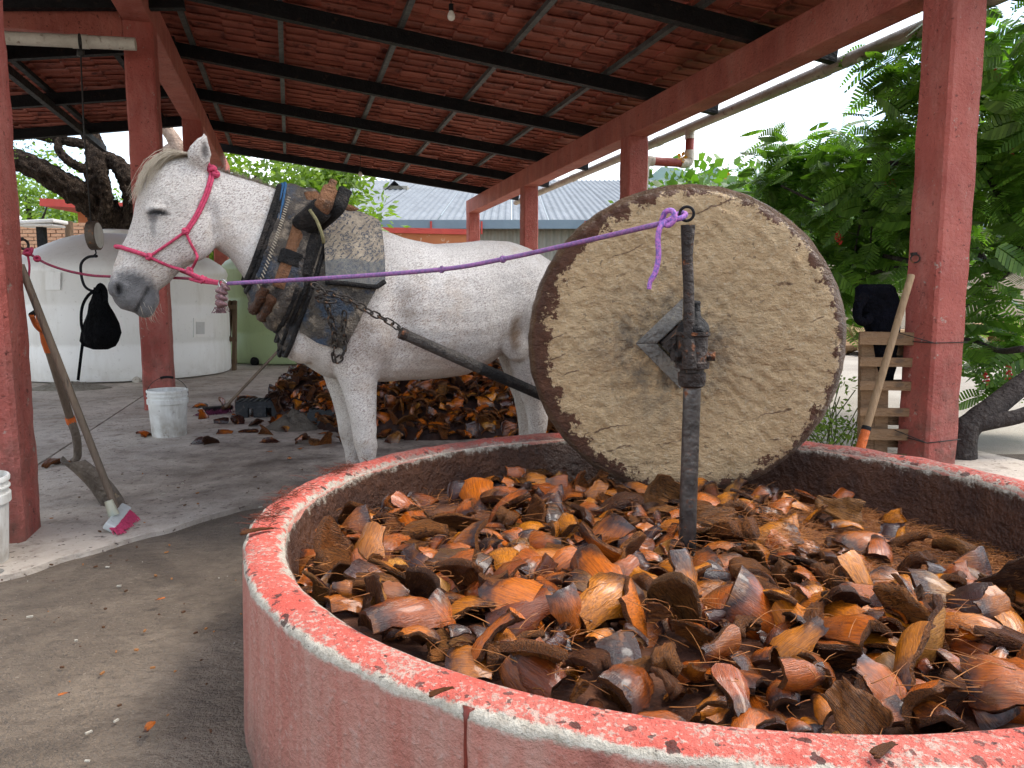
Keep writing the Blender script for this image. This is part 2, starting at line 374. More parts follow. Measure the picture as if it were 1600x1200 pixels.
# rafters, purlins
RT = 0.15
def zr(xb): return (LZ + 0.30) + (RZ + 0.30 - LZ - 0.30) * (xb - LX) / (RX - LX)       # underside of rafters
def zl(xb): return (LZ + 0.30) - 0.150 * (LX - xb)
stations = [15.75 - 1.965 * k for k in range(0, 7)]
YN = 3.3
for yb in stations:
    sbar('rafter', B(LX + 0.02, yb, zr(LX) + RT / 2), B(4.85, yb, zr(4.85) + RT / 2), 0.09, RT, M_STEEL)
for yb in (11.8, 13.6, 7.9, 9.85, 5.9):
    sbar('rafter', B(LX + (0.42 if yb in (7.9,) else 0.1), yb - 0.12, zl(LX + 0.1) + RT / 2 - (0.20 if yb == 7.9 else 0)), B(-6.4, yb - 0.12, zl(-6.4) + RT / 2), 0.09, RT, M_STEEL)
for xb in (-1.0, 0.0, 1.17, 2.3, 3.44, 4.5):
    sbar('purlin', B(xb, YN, zr(xb) + RT + 0.026), B(xb, 16.25, zr(xb) + RT + 0.026), 0.055, 0.05, M_PURLIN)
for xb in (-1.9, -3.0, -4.1, -5.2, -6.2):
    sbar('purlin', B(xb, 4.0, zl(xb) + RT + 0.03), B(xb, 14.2, zl(xb) + RT + 0.03), 0.07, 0.06, M_STEEL)
# the dark purlin that hangs lower under the left wing
sbar('brace', B(-2.98, 6.6, zl(-3.0) - 0.02), B(-2.98, 14.6, zl(-3.0) - 0.02), 0.07, 0.10, M_STEEL)
# tiles: one mesh for a tile, barrel shaped, shared by all
TL, TW, TH = 0.335, 0.2235, 0.032
def tile_mesh(down):
    nseg = 6; vs, fs = [], []
    for layer in (0, 0.009):
        for e in (0, 1):
            for k in range(nseg + 1):
                t = k / nseg; y = (t - 0.5) * (TW + 0.022)
                z = TH * (math.sin(PI * t) ** 0.8 if 0 < t < 1 else 0.0) - (0.012 if k in (0, nseg) else 0)
                x = (TL + 0.03) * (e - 0.5)
                vs.append((x, y, z + layer + (0.018 if e == (1 if down > 0 else 0) else -0.004)))
    q = nseg + 1
    for k in range(nseg):
        fs.append((k, k + 1, q + k + 1, q + k)); a = 2 * q
        fs.append((a + k, a + q + k, a + q + k + 1, a + k + 1))
        fs.append((k, a + k, a + k + 1, k + 1)); fs.append((q + k, q + k + 1, a + q + k + 1, a + q + k))
    return vs, fs
def tile_rows(down, x0, x1, y0, y1, zf, slope):
    out_ = []; nx = int(round(abs(x1 - x0) / TL)); ny = int(round((y1 - y0) / TW))
    for i in range(nx):
        for j in range(ny):
            xb = x0 + (x1 - x0) / abs(x1 - x0) * TL * (i + 0.5); yb = y0 + TW * (j + 0.5)
            out_.append((xb, yb + rng.normal(0, 0.004), zf(xb) + RT + 0.075 + rng.normal(0, 0.002), slope + rng.normal(0, 0.008), rng.normal(0, 0.012)))
    return out_
sl_r = (zr(4) - zr(3)); sl_l = 0.150
R_rows = [(t, 1) for t in tile_rows(1, LX, 4.85, YN, 16.2, zr, sl_r)]
L_rows = [(t, -1) for t in tile_rows(-1, LX, -6.5, 3.9, 14.2, zl, sl_l)]
tm = {}
for d in (1, -1):
    vs, fs = tile_mesh(d); me = bpy.data.meshes.new('tile'); me.from_pydata(vs, [], fs); me.materials.append(M_TILE)
    bm = bmesh.new(); bm.from_mesh(me); bmesh.ops.recalc_face_normals(bm, faces=bm.faces); bm.to_mesh(me); bm.free(); tm[d] = (me, vs, fs)
def inframe(P):
    d = P - Vector((0, 0, EYE)); fy = d.y * math.cos(PITCH) - d.z * math.sin(PITCH); 
    if fy < 0.3: return None
    x = 800 + FPX * d.x / fy; y = 600 - FPX * (d.z * math.cos(PITCH) + d.y * math.sin(PITCH)) / fy
    return (x, y, fy)
allr = []
for t, d in R_rows + L_rows:
    P = B(t[0], t[1], t[2]); q = inframe(P)
    vis = q is not None and 0 < q[0] < 1600 and -5 < q[1] < 330
    if d < 0 and vis and not (20 < q[0] < 280): vis = False
    if d > 0 and vis and (q[0] < 255): vis = False
    allr.append((q[2] if vis else 1e9, t, d))
allr.sort(key=lambda a: a[0])
rest = MB()
for k, (dist, t, d) in enumerate(allr):
    R = RB @ Matrix.Rotation(-t[3] if d < 0 else -t[3], 3, 'Y') @ Matrix.Rotation(t[4], 3, 'Z')
    if d < 0: R = RB @ Matrix.Rotation(-t[3], 3, 'Y') @ Matrix.Rotation(t[4], 3, 'Z')
    P = B(t[0], t[1], t[2])
    if k < 300 and dist < 1e8:
        o = bpy.data.objects.new('tile', tm[d][0]); COL.objects.link(o); o.parent = shed
        o.matrix_local = Matrix.Translation(P - shed.location) @ R.to_4x4()
    else:
        rest.add([P + R @ Vector(v) for v in tm[d][1]], tm[d][2])
o = rest.build('roof_tiles', M_TILE, shed, loc=B(1.4, 8, 3.7)); o['kind'] = 'stuff'
# gutter pipe along the yard eave, downspout at the second yard post, pipe at the left
m = MB(); m.tube([B(4.93, YN, zr(4.9) + 0.02), B(4.93, 16.2, zr(4.9) + 0.02)], 0.062, 14)
for yb in (3.2, 6.1, 9.4, 12.6): m.tube([B(4.93, yb, zr(4.9) + 0.02), B(4.93, yb + 0.12, zr(4.9) + 0.02)], 0.069, 14)
m.build('gutter_pipe', M_PVC, shed, smooth='auto', loc=B(4.93, 8, 3.2))
m = MB(); ye = 8.62; zt = zr(4.9)
a0 = B(4.93, ye, zt); a1 = B(4.93, ye, zt - 0.42); a2 = B(RX + 0.24, ye, zt - 0.42); a3 = B(RX + 0.24, ye, 0.05)
m.tube([a1 + Vector((0, 0, .30)), a1 + Vector((0, 0, .08))], 0.055, 12, 1)
m.tube([a1.lerp(a2, .13), a1.lerp(a2, .87)], 0.055, 12, 1)
m.tube([a2 + Vector((0, 0, -.1)), a3], 0.055, 12, 0)
for (p, q, c) in ((a0, a1, a1 + Vector((0, 0, 0.3))), (a1 + Vector((0, 0, .16)), a1.lerp(a2, .2), a1), (a2.lerp(a1, .2), a2 + Vector((0, 0, -.2)), a2)):
    if c == a1 or c == a2: m.tube(spline([p, p.lerp(c, .55), c + (p - c) * .12 + (q - c) * .12, q.lerp(c, .55), q], 4), 0.063, 12, 0)
    else: m.tube([p, c], 0.063, 12, 0)
m.build('downspout', [M_PVC, M_PVCR], shed, smooth='auto', loc=a2)
m = MB(); p0, p1 = at(-60, 56, 6.62), at(212, 69, 6.98); m.tube([p0, p1], 0.055, 14); m.tube([p0.lerp(p1, .62), p0.lerp(p1, .72)], 0.060, 14)
m.build('overhead_pipe', M_PVC, shed, smooth='auto', loc=p0); 
for (x, y, d, r_) in ((1430, 404, 4.86, 0.02),):
    m = MB(); c = at(x, y, d); m.torus(c, 0.026, 0.005, (0.5, 1, 0.1)); m.box(c + Vector((0, 0.02, 0.03)), (0.02, 0.05, 0.02)); m.build('eye_ring', M_RUST, shed, smooth=True, loc=c)
m = MB(); c = at(37, 382, 3.62); m.torus(c, 0.024, 0.006, (1, -0.35, 0.1)); m.box(c + Vector((-0.02, 0, 0.026)), (0.04, 0.014, 0.014)); m.build('eye_ring', M_RUST, shed, smooth=True, loc=c)
# ================================================================ milling pit
PC = Vector((0.564, 2.306, 0)); PR, PI_, PH = 1.346, 1.229, 0.45
def m_pit():
    m, nt, b = newmat('pit_painted_plaster'); v = coords(nt, 'Object'); x, y, z = sepxyz(nt, v)
    r = mth(nt, 'SQRT', mth(nt, 'ADD', mth(nt, 'MULTIPLY', x, x), mth(nt, 'MULTIPLY', y, y)))
    nA = noise(nt, v, 7, 6, 0.7); nB = noise(nt, v, 55, 5, 0.7); nC = noise(nt, v, 2.0, 4, 0.6)
    top = mixc(nt, ramp(nt, nA, [(0.35, 0), (0.7, 1)]), (0.68, 0.105, 0.07), (0.60, 0.17, 0.125))
    cream = ramp(nt, nB, [(0.3, (0.40, 0.34, 0.26)), (0.6, (0.62, 0.57, 0.47))])
    worn = ramp(nt, mth(nt, 'ADD', mth(nt, 'MULTIPLY', nA, 0.36), mth(nt, 'MULTIPLY', noise(nt, v, 85, 4, .7), 0.74)), [(0.575, 0), (0.615, 0.62)])
    top = mixc(nt, worn, top, cream)
    # edges chipped through to the plaster
    e1 = mth(nt, 'ABSOLUTE', mth(nt, 'SUBTRACT', r, PR)); e2 = mth(nt, 'ABSOLUTE', mth(nt, 'SUBTRACT', r, PI_))
    jit = mth(nt, 'MULTIPLY', mth(nt, 'SUBTRACT', noise(nt, v, 22, 6, 0.75), 0.5), 0.12)
    k1 = smooth01(nt, mth(nt, 'ADD', e1, mth(nt, 'MULTIPLY', jit, 0.30)), 0.014, 0.008); k2 = smooth01(nt, mth(nt, 'ADD', e2, jit), 0.026, 0.012)
    top = mixc(nt, mth(nt, 'MAXIMUM', k1, k2), top, cream)
    # syrup splashes
    sp = nd(nt, 'TexVoronoi', {'Vector': nd(nt, 'VectorMath', {0: v, 1: nd(nt, 'VectorMath', {0: nd(nt, 'TexNoise', {'Vector': v, 'Scale': 26.0, 'Detail': 4.0}).outputs['Color'], 1: (.06, .06, .06)}, operation='MULTIPLY').outputs[0]}, operation='ADD').outputs[0], 'Scale': 21.0}); rr = sepxyz(nt, sp.outputs['Color'])[0]
    spl = mth(nt, 'LESS_THAN', mth(nt, 'ADD', sp.outputs['Distance'], mth(nt, 'MULTIPLY', nB, 0.25)), mth(nt, 'MULTIPLY', mth(nt, 'POWER', rr, 1.8), 0.50))
    top = mixc(nt, mth(nt, 'MULTIPLY', spl, 0.88), top, (0.055, 0.016, 0.010))
    sp2 = nd(nt, 'TexVoronoi', {'Vector': nd(nt, 'VectorMath', {0: v, 1: nd(nt, 'VectorMath', {0: nd(nt, 'TexNoise', {'Vector': v, 'Scale': 60.0, 'Detail': 3.0}).outputs['Color'], 1: (.03, .03, .03)}, operation='MULTIPLY').outputs[0]}, operation='ADD').outputs[0], 'Scale': 52.0}); r2 = sepxyz(nt, sp2.outputs['Color'])[1]
    spl2 = mth(nt, 'LESS_THAN', sp2.outputs['Distance'], mth(nt, 'MULTIPLY', mth(nt, 'POWER', r2, 3), 0.42))
    top = mixc(nt, mth(nt, 'MULTIPLY', spl2, 0.75), top, (0.05, 0.025, 0.02))
    # shade on the far side under the roof, put into the rim colour
    back = mth(nt, 'MULTIPLY', smooth01(nt, y, 0.2, 1.1), ramp(nt, nA, [(0.25, 0.35), (0.6, 0.9)]))
    top = mixc(nt, back, top, (0.15, 0.035, 0.028))
    # outer wall: faded pink red with streaks
    vs = coords(nt, 'Object', (1, 1, 0.12))
    wall = ramp(nt, nC, [(0.3, (0.44, 0.155, 0.112)), (0.7, (0.58, 0.225, 0.165))])
    wall = mixc(nt, ramp(nt, noise(nt, vs, 14, 5, 0.7), [(0.45, 0), (0.66, 0.65)]), wall, (0.56, 0.33, 0.26))
    wall = mixc(nt, ramp(nt, nB, [(0.54, 0), (0.66, 0.6)]), wall, (0.56, 0.36, 0.30))
    wall = mixc(nt, ramp(nt, noise(nt, v, 3.0, 6, .75), [(0.58, 0), (0.66, .55)]), wall, (0.30, 0.15, 0.115))
    wall = mixc(nt, ramp(nt, noise(nt, vs, 5, 4, 0.6), [(0.62, 0), (0.68, 0.55)]), wall, (0.22, 0.06, 0.045))
    wall = mixc(nt, mth(nt, 'MULTIPLY', smooth01(nt, z, 0.22, 0.0), ramp(nt, nA, [(0.3, 0.2), (0.65, 0.9)])), wall, (0.15, 0.095, 0.07))
    wall = mixc(nt, mth(nt, 'MULTIPLY', smooth01(nt, z, 0.415, 0.432), smooth01(nt, mth(nt, 'ADD', z, mth(nt, 'MULTIPLY', jit, .4)), 0.421, 0.436)), wall, cream)
    # inner wall: soaked brown mud
    inn = ramp(nt, nA, [(0.3, (0.045, 0.016, 0.008)), (0.7, (0.13, 0.05, 0.022))])
    inn = mixc(nt, smooth01(nt, mth(nt, 'ADD', z, jit), 0.405, 0.435), inn, cream)
    isin = mth(nt, 'LESS_THAN', r, PI_ + 0.006); istop = mth(nt, 'GREATER_THAN', z, 0.432)
    col = mixc(nt, isin, wall, inn); col = mixc(nt, istop, col, top)
    sk(nt, b.inputs['Base Color'], col)
    rough = mixc(nt, isin, (0.75,) * 3, (0.38,) * 3); sk(nt, b.inputs['Roughness'], mixc(nt, mth(nt, 'MULTIPLY', spl, istop), rough, (0.3,) * 3))
    h = mth(nt, 'ADD', mth(nt, 'MULTIPLY', nB, 0.7), mth(nt, 'MULTIPLY', noise(nt, v, 28, 5, 0.65), mth(nt, 'ADD', mth(nt, 'MULTIPLY', isin, 1.6), 0.4)))
    bump(nt, b, h, 1.0, 0.035); return m
pit = thing('milling_pit', 'round red plastered milling pit full of cooked agave', 'milling pit', PC)
prof = [(PR + 0.01, 0), (PR + 0.004, 0.12), (PR, 0.30), (PR, 0.428), (PR - 0.004, 0.440), (PR - 0.014, 0.448), (PR - 0.05, 0.452), (PI_ + 0.055, 0.452), (PI_ + 0.030, 0.448),
        (PI_ + 0.014, 0.438), (PI_ + 0.004, 0.420), (PI_ - 0.004, 0.39), (PI_ - 0.015, 0.30), (PI_ - 0.03, 0.16), (PI_ - 0.05, 0.10)]
n = 260; rings = []
for (r, z) in prof:
    ring = []
    for j in range(n):
        a = 2 * PI * j / n; cx, cy = math.cos(a), math.sin(a)
        ed = 1.0 if 0.40 < z < 0.450 else 0.3
        d = 0.007 * ed * mnoise.noise((cx * 9, cy * 9, z * 6)) + 0.006 * ed * mnoise.noise((cx * 24, cy * 24, z * 20)) + (0.006 if r < PI_ + .01 else 0.002) * mnoise.noise((cx * 30, cy * 30, z * 25))
        ring.append(Vector((PC.x + cx * (r + d), PC.y + cy * (r + d), z + 0.5 * d * (1 if z > 0.1 else 0))))
    rings.append(ring)
m = MB(); m.loft(rings, cap=False); m.build('pit_wall', m_pit(), pit, smooth=True, loc=PC)
pd = ground(737, 1106, .44); pa = math.atan2(pd.y - PC.y, pd.x - PC.x); m = MB(); dv = Vector((math.cos(pa), math.sin(pa), 0)); tv = Vector((-dv.y, dv.x, 0))
rg_ = []
for i in range(14):
    z = .447 - .021 * i; hw = (.012 if i < 1 else .0042 + .0016 * mnoise.noise((i * .8, 0, 0)) + (.003 if i > 11 else 0)); c = PC + dv * (PR + .0005 + (.003 if i > 0 else -.004)) + tv * (.002 * mnoise.noise((i * .5, 3, 0))) + Vector((0, 0, z))
    rg_.append([c - tv * hw - dv * .004, c - tv * hw * .5 + dv * .0015, c + tv * hw * .5 + dv * .0015, c + tv * hw - dv * .004])
m.loft(rg_); m.build('syrup_drip', mat('dried_syrup', (.16, .03, .02), (.10, .02, .014), 30, .35, bmp=0), pit, smooth=True, loc=PC)
# mash bed: crushed fibre in dark syrup, higher where the pieces are heaped
def bed(x, y):
    dx, dy = x - PC.x, y - PC.y; r = math.hypot(dx, dy)
    h = 0.262
    front = max(0.0, min(1.0, (-dy - 0.15) / 0.7)); h += 0.095 * front * front * (3 - 2 * front)
    left = max(0.0, min(1.0, (-dx - 0.1) / 0.9)); h += 0.045 * left
    h += 0.02 * max(0, 1 - r / 0.4)
    rt = max(0.0, min(1.0, (dx - 0.45) / 0.5)) * max(0.0, min(1.0, (dy + 0.32) / 0.25)); h -= 0.035 * rt      # rolled track at the right
    h -= 0.05 * max(0.0, min(1.0, (r - 0.95) / 0.25)) * (1 - front)
    return h
def m_mash():
    m, nt, b = newmat('agave_mash'); v = nd(nt, 'NewGeometry').outputs['Position']
    col = ramp(nt, noise(nt, v, 9, 7, 0.7, 0.6), [(0.3, (0.030, 0.010, 0.006)), (0.5, (0.095, 0.032, 0.014)), (0.72, (0.20, 0.075, 0.028))])
    col = mixc(nt, ramp(nt, noise(nt, nd(nt, 'Mapping', {'Vector': v, 'Scale': (1, 3, 1), 'Rotation': (0, 0, .6)}).outputs[0], 60, 5, 0.7), [(0.5, 0), (0.68, 0.7)]), col, (0.26, 0.10, 0.04))
    sk(nt, b.inputs['Base Color'], col); sk(nt, b.inputs['Roughness'], ramp(nt, noise(nt, v, 5, 4), [(0.4, 0.22), (0.6, 0.7)]))
    bump(nt, b, mth(nt, 'ADD', noise(nt, v, 60, 6, 0.75), noise(nt, v, 14, 4)), 0.9, 0.02); return m
M_MASH = m_mash()
V, F = [], []; nr, na = 42, 150
for i in range(nr + 1):
    for j in range(na):
        r = (PI_ + 0.0) * (i / nr); a = 2 * PI * j / na; x, y = PC.x + r * math.cos(a), PC.y + r * math.sin(a)
        z = bed(x, y) + 0.012 * mnoise.noise((x * 9, y * 9, 0)) + 0.010 * mnoise.noise((x * 26, y * 26, 5))
        V.append((x, y, z))
for i in range(nr):
    for j in range(na):
        k = (j + 1) % na; F.append((i * na + j, i * na + k, (i + 1) * na + k, (i + 1) * na + j))
o = npmesh('agave_mash', V, F, M_MASH, pit, smooth=True); o['label'] = 'dark wet fibrous mash covering the pit floor'

# ================================================================ millstone, axle and centre pole
WF = at(1065, 537, 3.13); WR = 0.672
WAX = Vector((WF.x - PC.x, WF.y - PC.y, 0)).normalized()      # from the pole out through the stone
WS = WAX.cross(Vector((0, 0, 1))).normalized()
def m_stone():
    m, nt, b = newmat('millstone'); v = coords(nt, 'Object'); x, y, z = sepxyz(nt, v)    # object axes: x across, y depth, z up
    r = mth(nt, 'SQRT', mth(nt, 'ADD', mth(nt, 'MULTIPLY', x, x), mth(nt, 'MULTIPLY', z, z)))
    nA = noise(nt, v, 6, 6, 0.65); nB = noise(nt, v, 40, 5, 0.7); nD = noise(nt, v, 16, 6, 0.75)
    st = ramp(nt, nA, [(0.3, (0.62, 0.415, 0.215)), (0.7, (0.80, 0.585, 0.335))])
    st = mixc(nt, ramp(nt, nB, [(0.48, 0), (0.66, 0.32)]), st, (0.38, 0.275, 0.165))
    st = mixc(nt, ramp(nt, noise(nt, v, 75, 3, 0.6), [(0.55, 0), (0.68, 0.6)]), st, (0.80, 0.66, 0.45))
    st = mixc(nt, ramp(nt, noise(nt, v, 30, 3, 0.5), [(0.66, 0), (0.71, 0.6)]), st, (0.17, 0.115, 0.07))
    ce = mth(nt, 'SQRT', mth(nt, 'ADD', mth(nt, 'POWER', mth(nt, 'ADD', x, 0.05), 2.0), mth(nt, 'POWER', mth(nt, 'ADD', z, 0.02), 2.0)))
    gr = mth(nt, 'MULTIPLY', smooth01(nt, ce, 0.46, 0.10), ramp(nt, noise(nt, v, 11, 7, 0.75), [(0.38, 0), (0.62, 0.85)]))
    st = mixc(nt, gr, st, (0.11, 0.10, 0.085))
    pt = nd(nt, 'TexVoronoi', {'Vector': nd(nt, 'VectorMath', {0: v, 1: nd(nt, 'VectorMath', {0: nd(nt, 'TexNoise', {'Vector': v, 'Scale': 40.0, 'Detail': 3.0}).outputs['Color'], 1: (.05, .05, .05)}, operation='MULTIPLY').outputs[0]}, operation='ADD').outputs[0], 'Scale': 26.0}); pr = sepxyz(nt, pt.outputs['Color'])[0]
    st = mixc(nt, mth(nt, 'MULTIPLY', mth(nt, 'LESS_THAN', mth(nt, 'ADD', pt.outputs['Distance'], mth(nt, 'MULTIPLY', nB, .12)), mth(nt, 'MULTIPLY', mth(nt, 'POWER', pr, 5), 0.24)), 0.6), st, (0.12, 0.085, 0.055))
    # syrup runs: thin tilted wavy lines
    vr = nd(nt, 'Mapping', {'Vector': v, 'Rotation': (0, math.radians(14), 0)}).outputs[0]
    wob = mth(nt, 'MULTIPLY', noise(nt, vr, 3.5, 4, 0.6), 0.14)
    zz = mth(nt, 'ADD', sepxyz(nt, vr)[2], wob)
    ln = mth(nt, 'ABSOLUTE', mth(nt, 'SUBTRACT', mth(nt, 'FRACT', mth(nt, 'MULTIPLY', zz, 11.0)), 0.5))
    lm = mth(nt, 'MULTIPLY', smooth01(nt, ln, 0.055, 0.02), ramp(nt, noise(nt, vr, 5, 5, 0.7), [(0.50, 0), (0.58, 1)]))
    lm = mth(nt, 'MULTIPLY', lm, smooth01(nt, r, 0.28, 0.5))
    st = mixc(nt, mth(nt, 'MULTIPLY', lm, 0.8), st, (0.10, 0.042, 0.022))
    # mud-soaked rim creeping in unevenly
    low = mth(nt, 'MULTIPLY', smooth01(nt, x, 0.05, -0.55), 0.05)
    e = mth(nt, 'ADD', mth(nt, 'ADD', r, mth(nt, 'MULTIPLY', mth(nt, 'SUBTRACT', nD, 0.5), 0.34)), low)
    mud = ramp(nt, nD, [(0.3, (0.05, 0.018, 0.009)), (0.7, (0.17, 0.068, 0.032))])
    wet = ramp(nt, nA, [(0.3, (0.075, 0.035, 0.014)), (0.7, (0.17, 0.088, 0.038))])
    col = mixc(nt, smooth01(nt, e, 0.615, 0.632), st, mud); col = mixc(nt, smooth01(nt, mth(nt, 'ADD', r, mth(nt, 'MULTIPLY', mth(nt, 'SUBTRACT', nA, .5), .03)), 0.634, 0.645), col, wet)
    sk(nt, b.inputs['Base Color'], col)
    sk(nt, b.inputs['Roughness'], mixc(nt, smooth01(nt, r, 0.61, 0.64), (0.88,) * 3, (0.36,) * 3))
    h = mth(nt, 'ADD', mth(nt, 'MULTIPLY', nB, 0.8), mth(nt, 'ADD', mth(nt, 'MULTIPLY', noise(nt, nd(nt, 'Mapping', {'Vector': v, 'Scale': (1, 1, 2), 'Rotation': (0, .7, 0)}).outputs[0], 26, 5, 0.7), 0.9), mth(nt, 'MULTIPLY', nD, 0.6)))
    bump(nt, b, h, 1.0, 0.05); return m
mill = thing('millstone', 'big round pale volcanic millstone standing in the pit', 'millstone', (WF.x + WAX.x * .13, WF.y + WAX.y * .13, 0.22))
pr_ = [(0.002 + 0.555 * k / 44, 0.004 * (1 - k / 44)) for k in range(45)] + [(0.57, 0.001), (0.585, .0025), (0.60, 0.004), (0.625, 0.009), (0.645, 0.020), (0.660, 0.038), (0.669, 0.065), (WR, 0.11), (WR, 0.17), (0.669, 0.205), (0.66, 0.232), (0.645, 0.252), (0.61, 0.268), (0.5, 0.272), (0.25, 0.272), (0.0, 0.272)]
mm = MB(); n = 300; rings = []
for (r, dpt) in pr_:
    ring = []
    for j in range(n):
        a = 2 * PI * j / n; rr = r * (1 + 0.006 * mnoise.noise((math.cos(a) * 2, math.sin(a) * 2, 3))) + (0.004 * mnoise.noise((math.cos(a) * 14, math.sin(a) * 14, dpt * 20)) if r > .55 else 0)
        P = Vector((rr * math.cos(a), dpt, rr * math.sin(a)))
        if dpt < .05:
            dg_ = P.x * .75 + P.z * .66; dh_ = P.x * -.66 + P.z * .75
            P.y += 0.007 * mnoise.noise((P.x * 7, 0, P.z * 7)) + 0.012 * mnoise.noise((dg_ * 40, 1, dh_ * 18)) + .012 * max(0, mnoise.noise((P.x * 30, 4, P.z * 30)) - .1) + .009 * max(0, mnoise.noise((P.x * 16, 7, P.z * 16)) - .38) * 3
        ring.append(P)
    rings.append(ring)
mm.loft(rings, cap=False); st = mm.build('stone', m_stone(), None, smooth=True)
st.parent = mill; RW = Matrix((WS, WAX, Vector((0, 0, 1)))).transposed()
st.matrix_local = Matrix.Translation(WF - mill.location) @ RW.to_4x4()
def wl(x, y, z): return WF + WS * x + WAX * y + Vector((0, 0, z))        # stone frame -> world
M_FRAME = mat('weathered_steel_frame', (0.20, 0.185, 0.16), (0.085, 0.08, 0.072), 12, 0.6, (0.32, 0.29, 0.22), 25, bmp=0.5)
# square frame set on its corner round the axle hole
hs = 0.192; cc = [(-hs, 0), (0, hs), (hs, 0), (0, -hs)]; fw = 0.088
for k in (0, 3):
    (x0, z0), (x1, z1) = cc[k], cc[(k + 1) % 4]; q = (1 - fw / (hs * 1.0)); m = MB()
    if k == 1: x0, z0 = x0 * .16 + x1 * .84, z0 * .16 + z1 * .84
    m.add([wl(*p) for y in (-0.035, 0.03) for p in ((x0, y, z0), (x1, y, z1), (x1 * q if k != 9 else x1, y, z1 * q), (x0 * q, y, z0 * q))],
          [(0, 1, 2, 3), (7, 6, 5, 4), (0, 4, 5, 1), (1, 5, 6, 2), (2, 6, 7, 3), (3, 7, 4, 0)])
    m.build('frame_bar', M_FRAME, mill, loc=wl((x0 + x1) / 2, 0, (z0 + z1) / 2), bevel=0.004)
ax0 = Vector((PC.x, PC.y, 0.925)) + WAX * 0.03; ax1 = wl(0, 0.45, 0)
m = MB(); rings = []
for t, hw in ((0, 0.045), (0.35, 0.06), (0.6, 0.085), (0.66, 0.10), (1.0, 0.10)):
    c = ax0.lerp(ax1, t); rings.append([c + WS * hw * dx + Vector((0, 0, hw * dz)) for dx, dz in ((1, 0), (0, 1), (-1, 0), (0, -1))])
m.loft(rings); m.build('axle', M_RUST, mill, loc=ax0, bevel=0.006)
M_POLE = mat('greasy_pole_steel', (0.13, 0.12, 0.115), (0.022, 0.02, 0.019), 13, 0.36, (0.17, 0.062, 0.025), 13, (0.6, 0.66), metal=0.7, bmp=0.12, spec=.5)
pole = thing('center_pole', 'upright steel pivot pole in the middle of the pit with tie rod', 'pole', (PC.x, PC.y, 0.2))
px_, py_ = PC.x, PC.y
m = MB(); m.tube([(px_, py_, 0.15), (px_, py_, 0.45), (px_ + .002, py_, 0.84)], [0.0285, 0.0275, 0.0275], 20); m.build('shaft', M_POLE, pole, smooth='auto', loc=(px_, py_, .2))
m = MB(); m.lathe([(0.028, 0.825), (0.040, 0.832), (0.043, 0.85), (0.043, 0.872), (0.037, 0.876), (0.037, 0.884), (0.052, 0.887), (0.053, 0.905), (0.046, 0.91), (0.046, 0.985), (0.053, 0.99), (0.053, 1.0), (0.03, 1.004)], (px_, py_, 0), 24)
m.build('sleeve', M_RUST, pole, smooth='auto', loc=(px_, py_, .9))
m = MB(); m.lathe([(0.048, 0.996), (0.050, 1.008), (0.047, 1.022), (0.036, 1.036), (0.027, 1.044), (0.022, 1.052), (0.020, 1.085), (0.022, 1.089), (0.018, 1.096), (0.001, 1.098)], (px_, py_, 0), 20)
m.build('grease_cap', mat('black_grease', (0.018, 0.017, 0.017), None, 20, 0.5, bmp=0.8, bs=60), pole, smooth='auto', loc=(px_, py_, 1.0))
for sx in (1, -1):
    m = MB(); m.tube([(px_ + 0.040 * sx, py_ - 0.012, 0.925), (px_ + 0.066 * sx, py_ - 0.02, 0.925)], 0.016, 6); m.build('bolt', M_RUST, pole, smooth='auto', loc=(px_, py_, .92))
rx = at(1077, 545, 2.27); rt = at(1075, 352, 2.30)
m = MB(); m.tube([at(1080, 582, 2.27), rx, rx.lerp(rt, .5), rt + Vector((0, 0, -.09)), rt], [0.016, 0.018, 0.0165, 0.017, 0.022], 14)
m.tube([at(1078, 575, 2.262), at(1075, 530, 2.262)], [0.022, 0.020], 10)
m.build('tie_rod', M_RUST, pole, smooth='auto', loc=rx)
rc = at(1073, 334, 2.30); m = MB(); m.torus(rc, 0.021, 0.0045, (0.25, 1, 0.1), 24, 8); m.build('ring', M_STEEL, pole, smooth=True, loc=rc)
m = MB(); pl = [at(1034, 541, 2.34), at(1082, 500, 2.34), at(1086, 585, 2.34), at(1034, 541, 2.36), at(1082, 500, 2.36), at(1086, 585, 2.36)]
m.add(pl, [(0, 1, 2), (5, 4, 3), (0, 3, 4, 1), (1, 4, 5, 2), (2, 5, 3, 0)]); m.build('gusset_plate', M_RUST, pole, loc=pl[0])
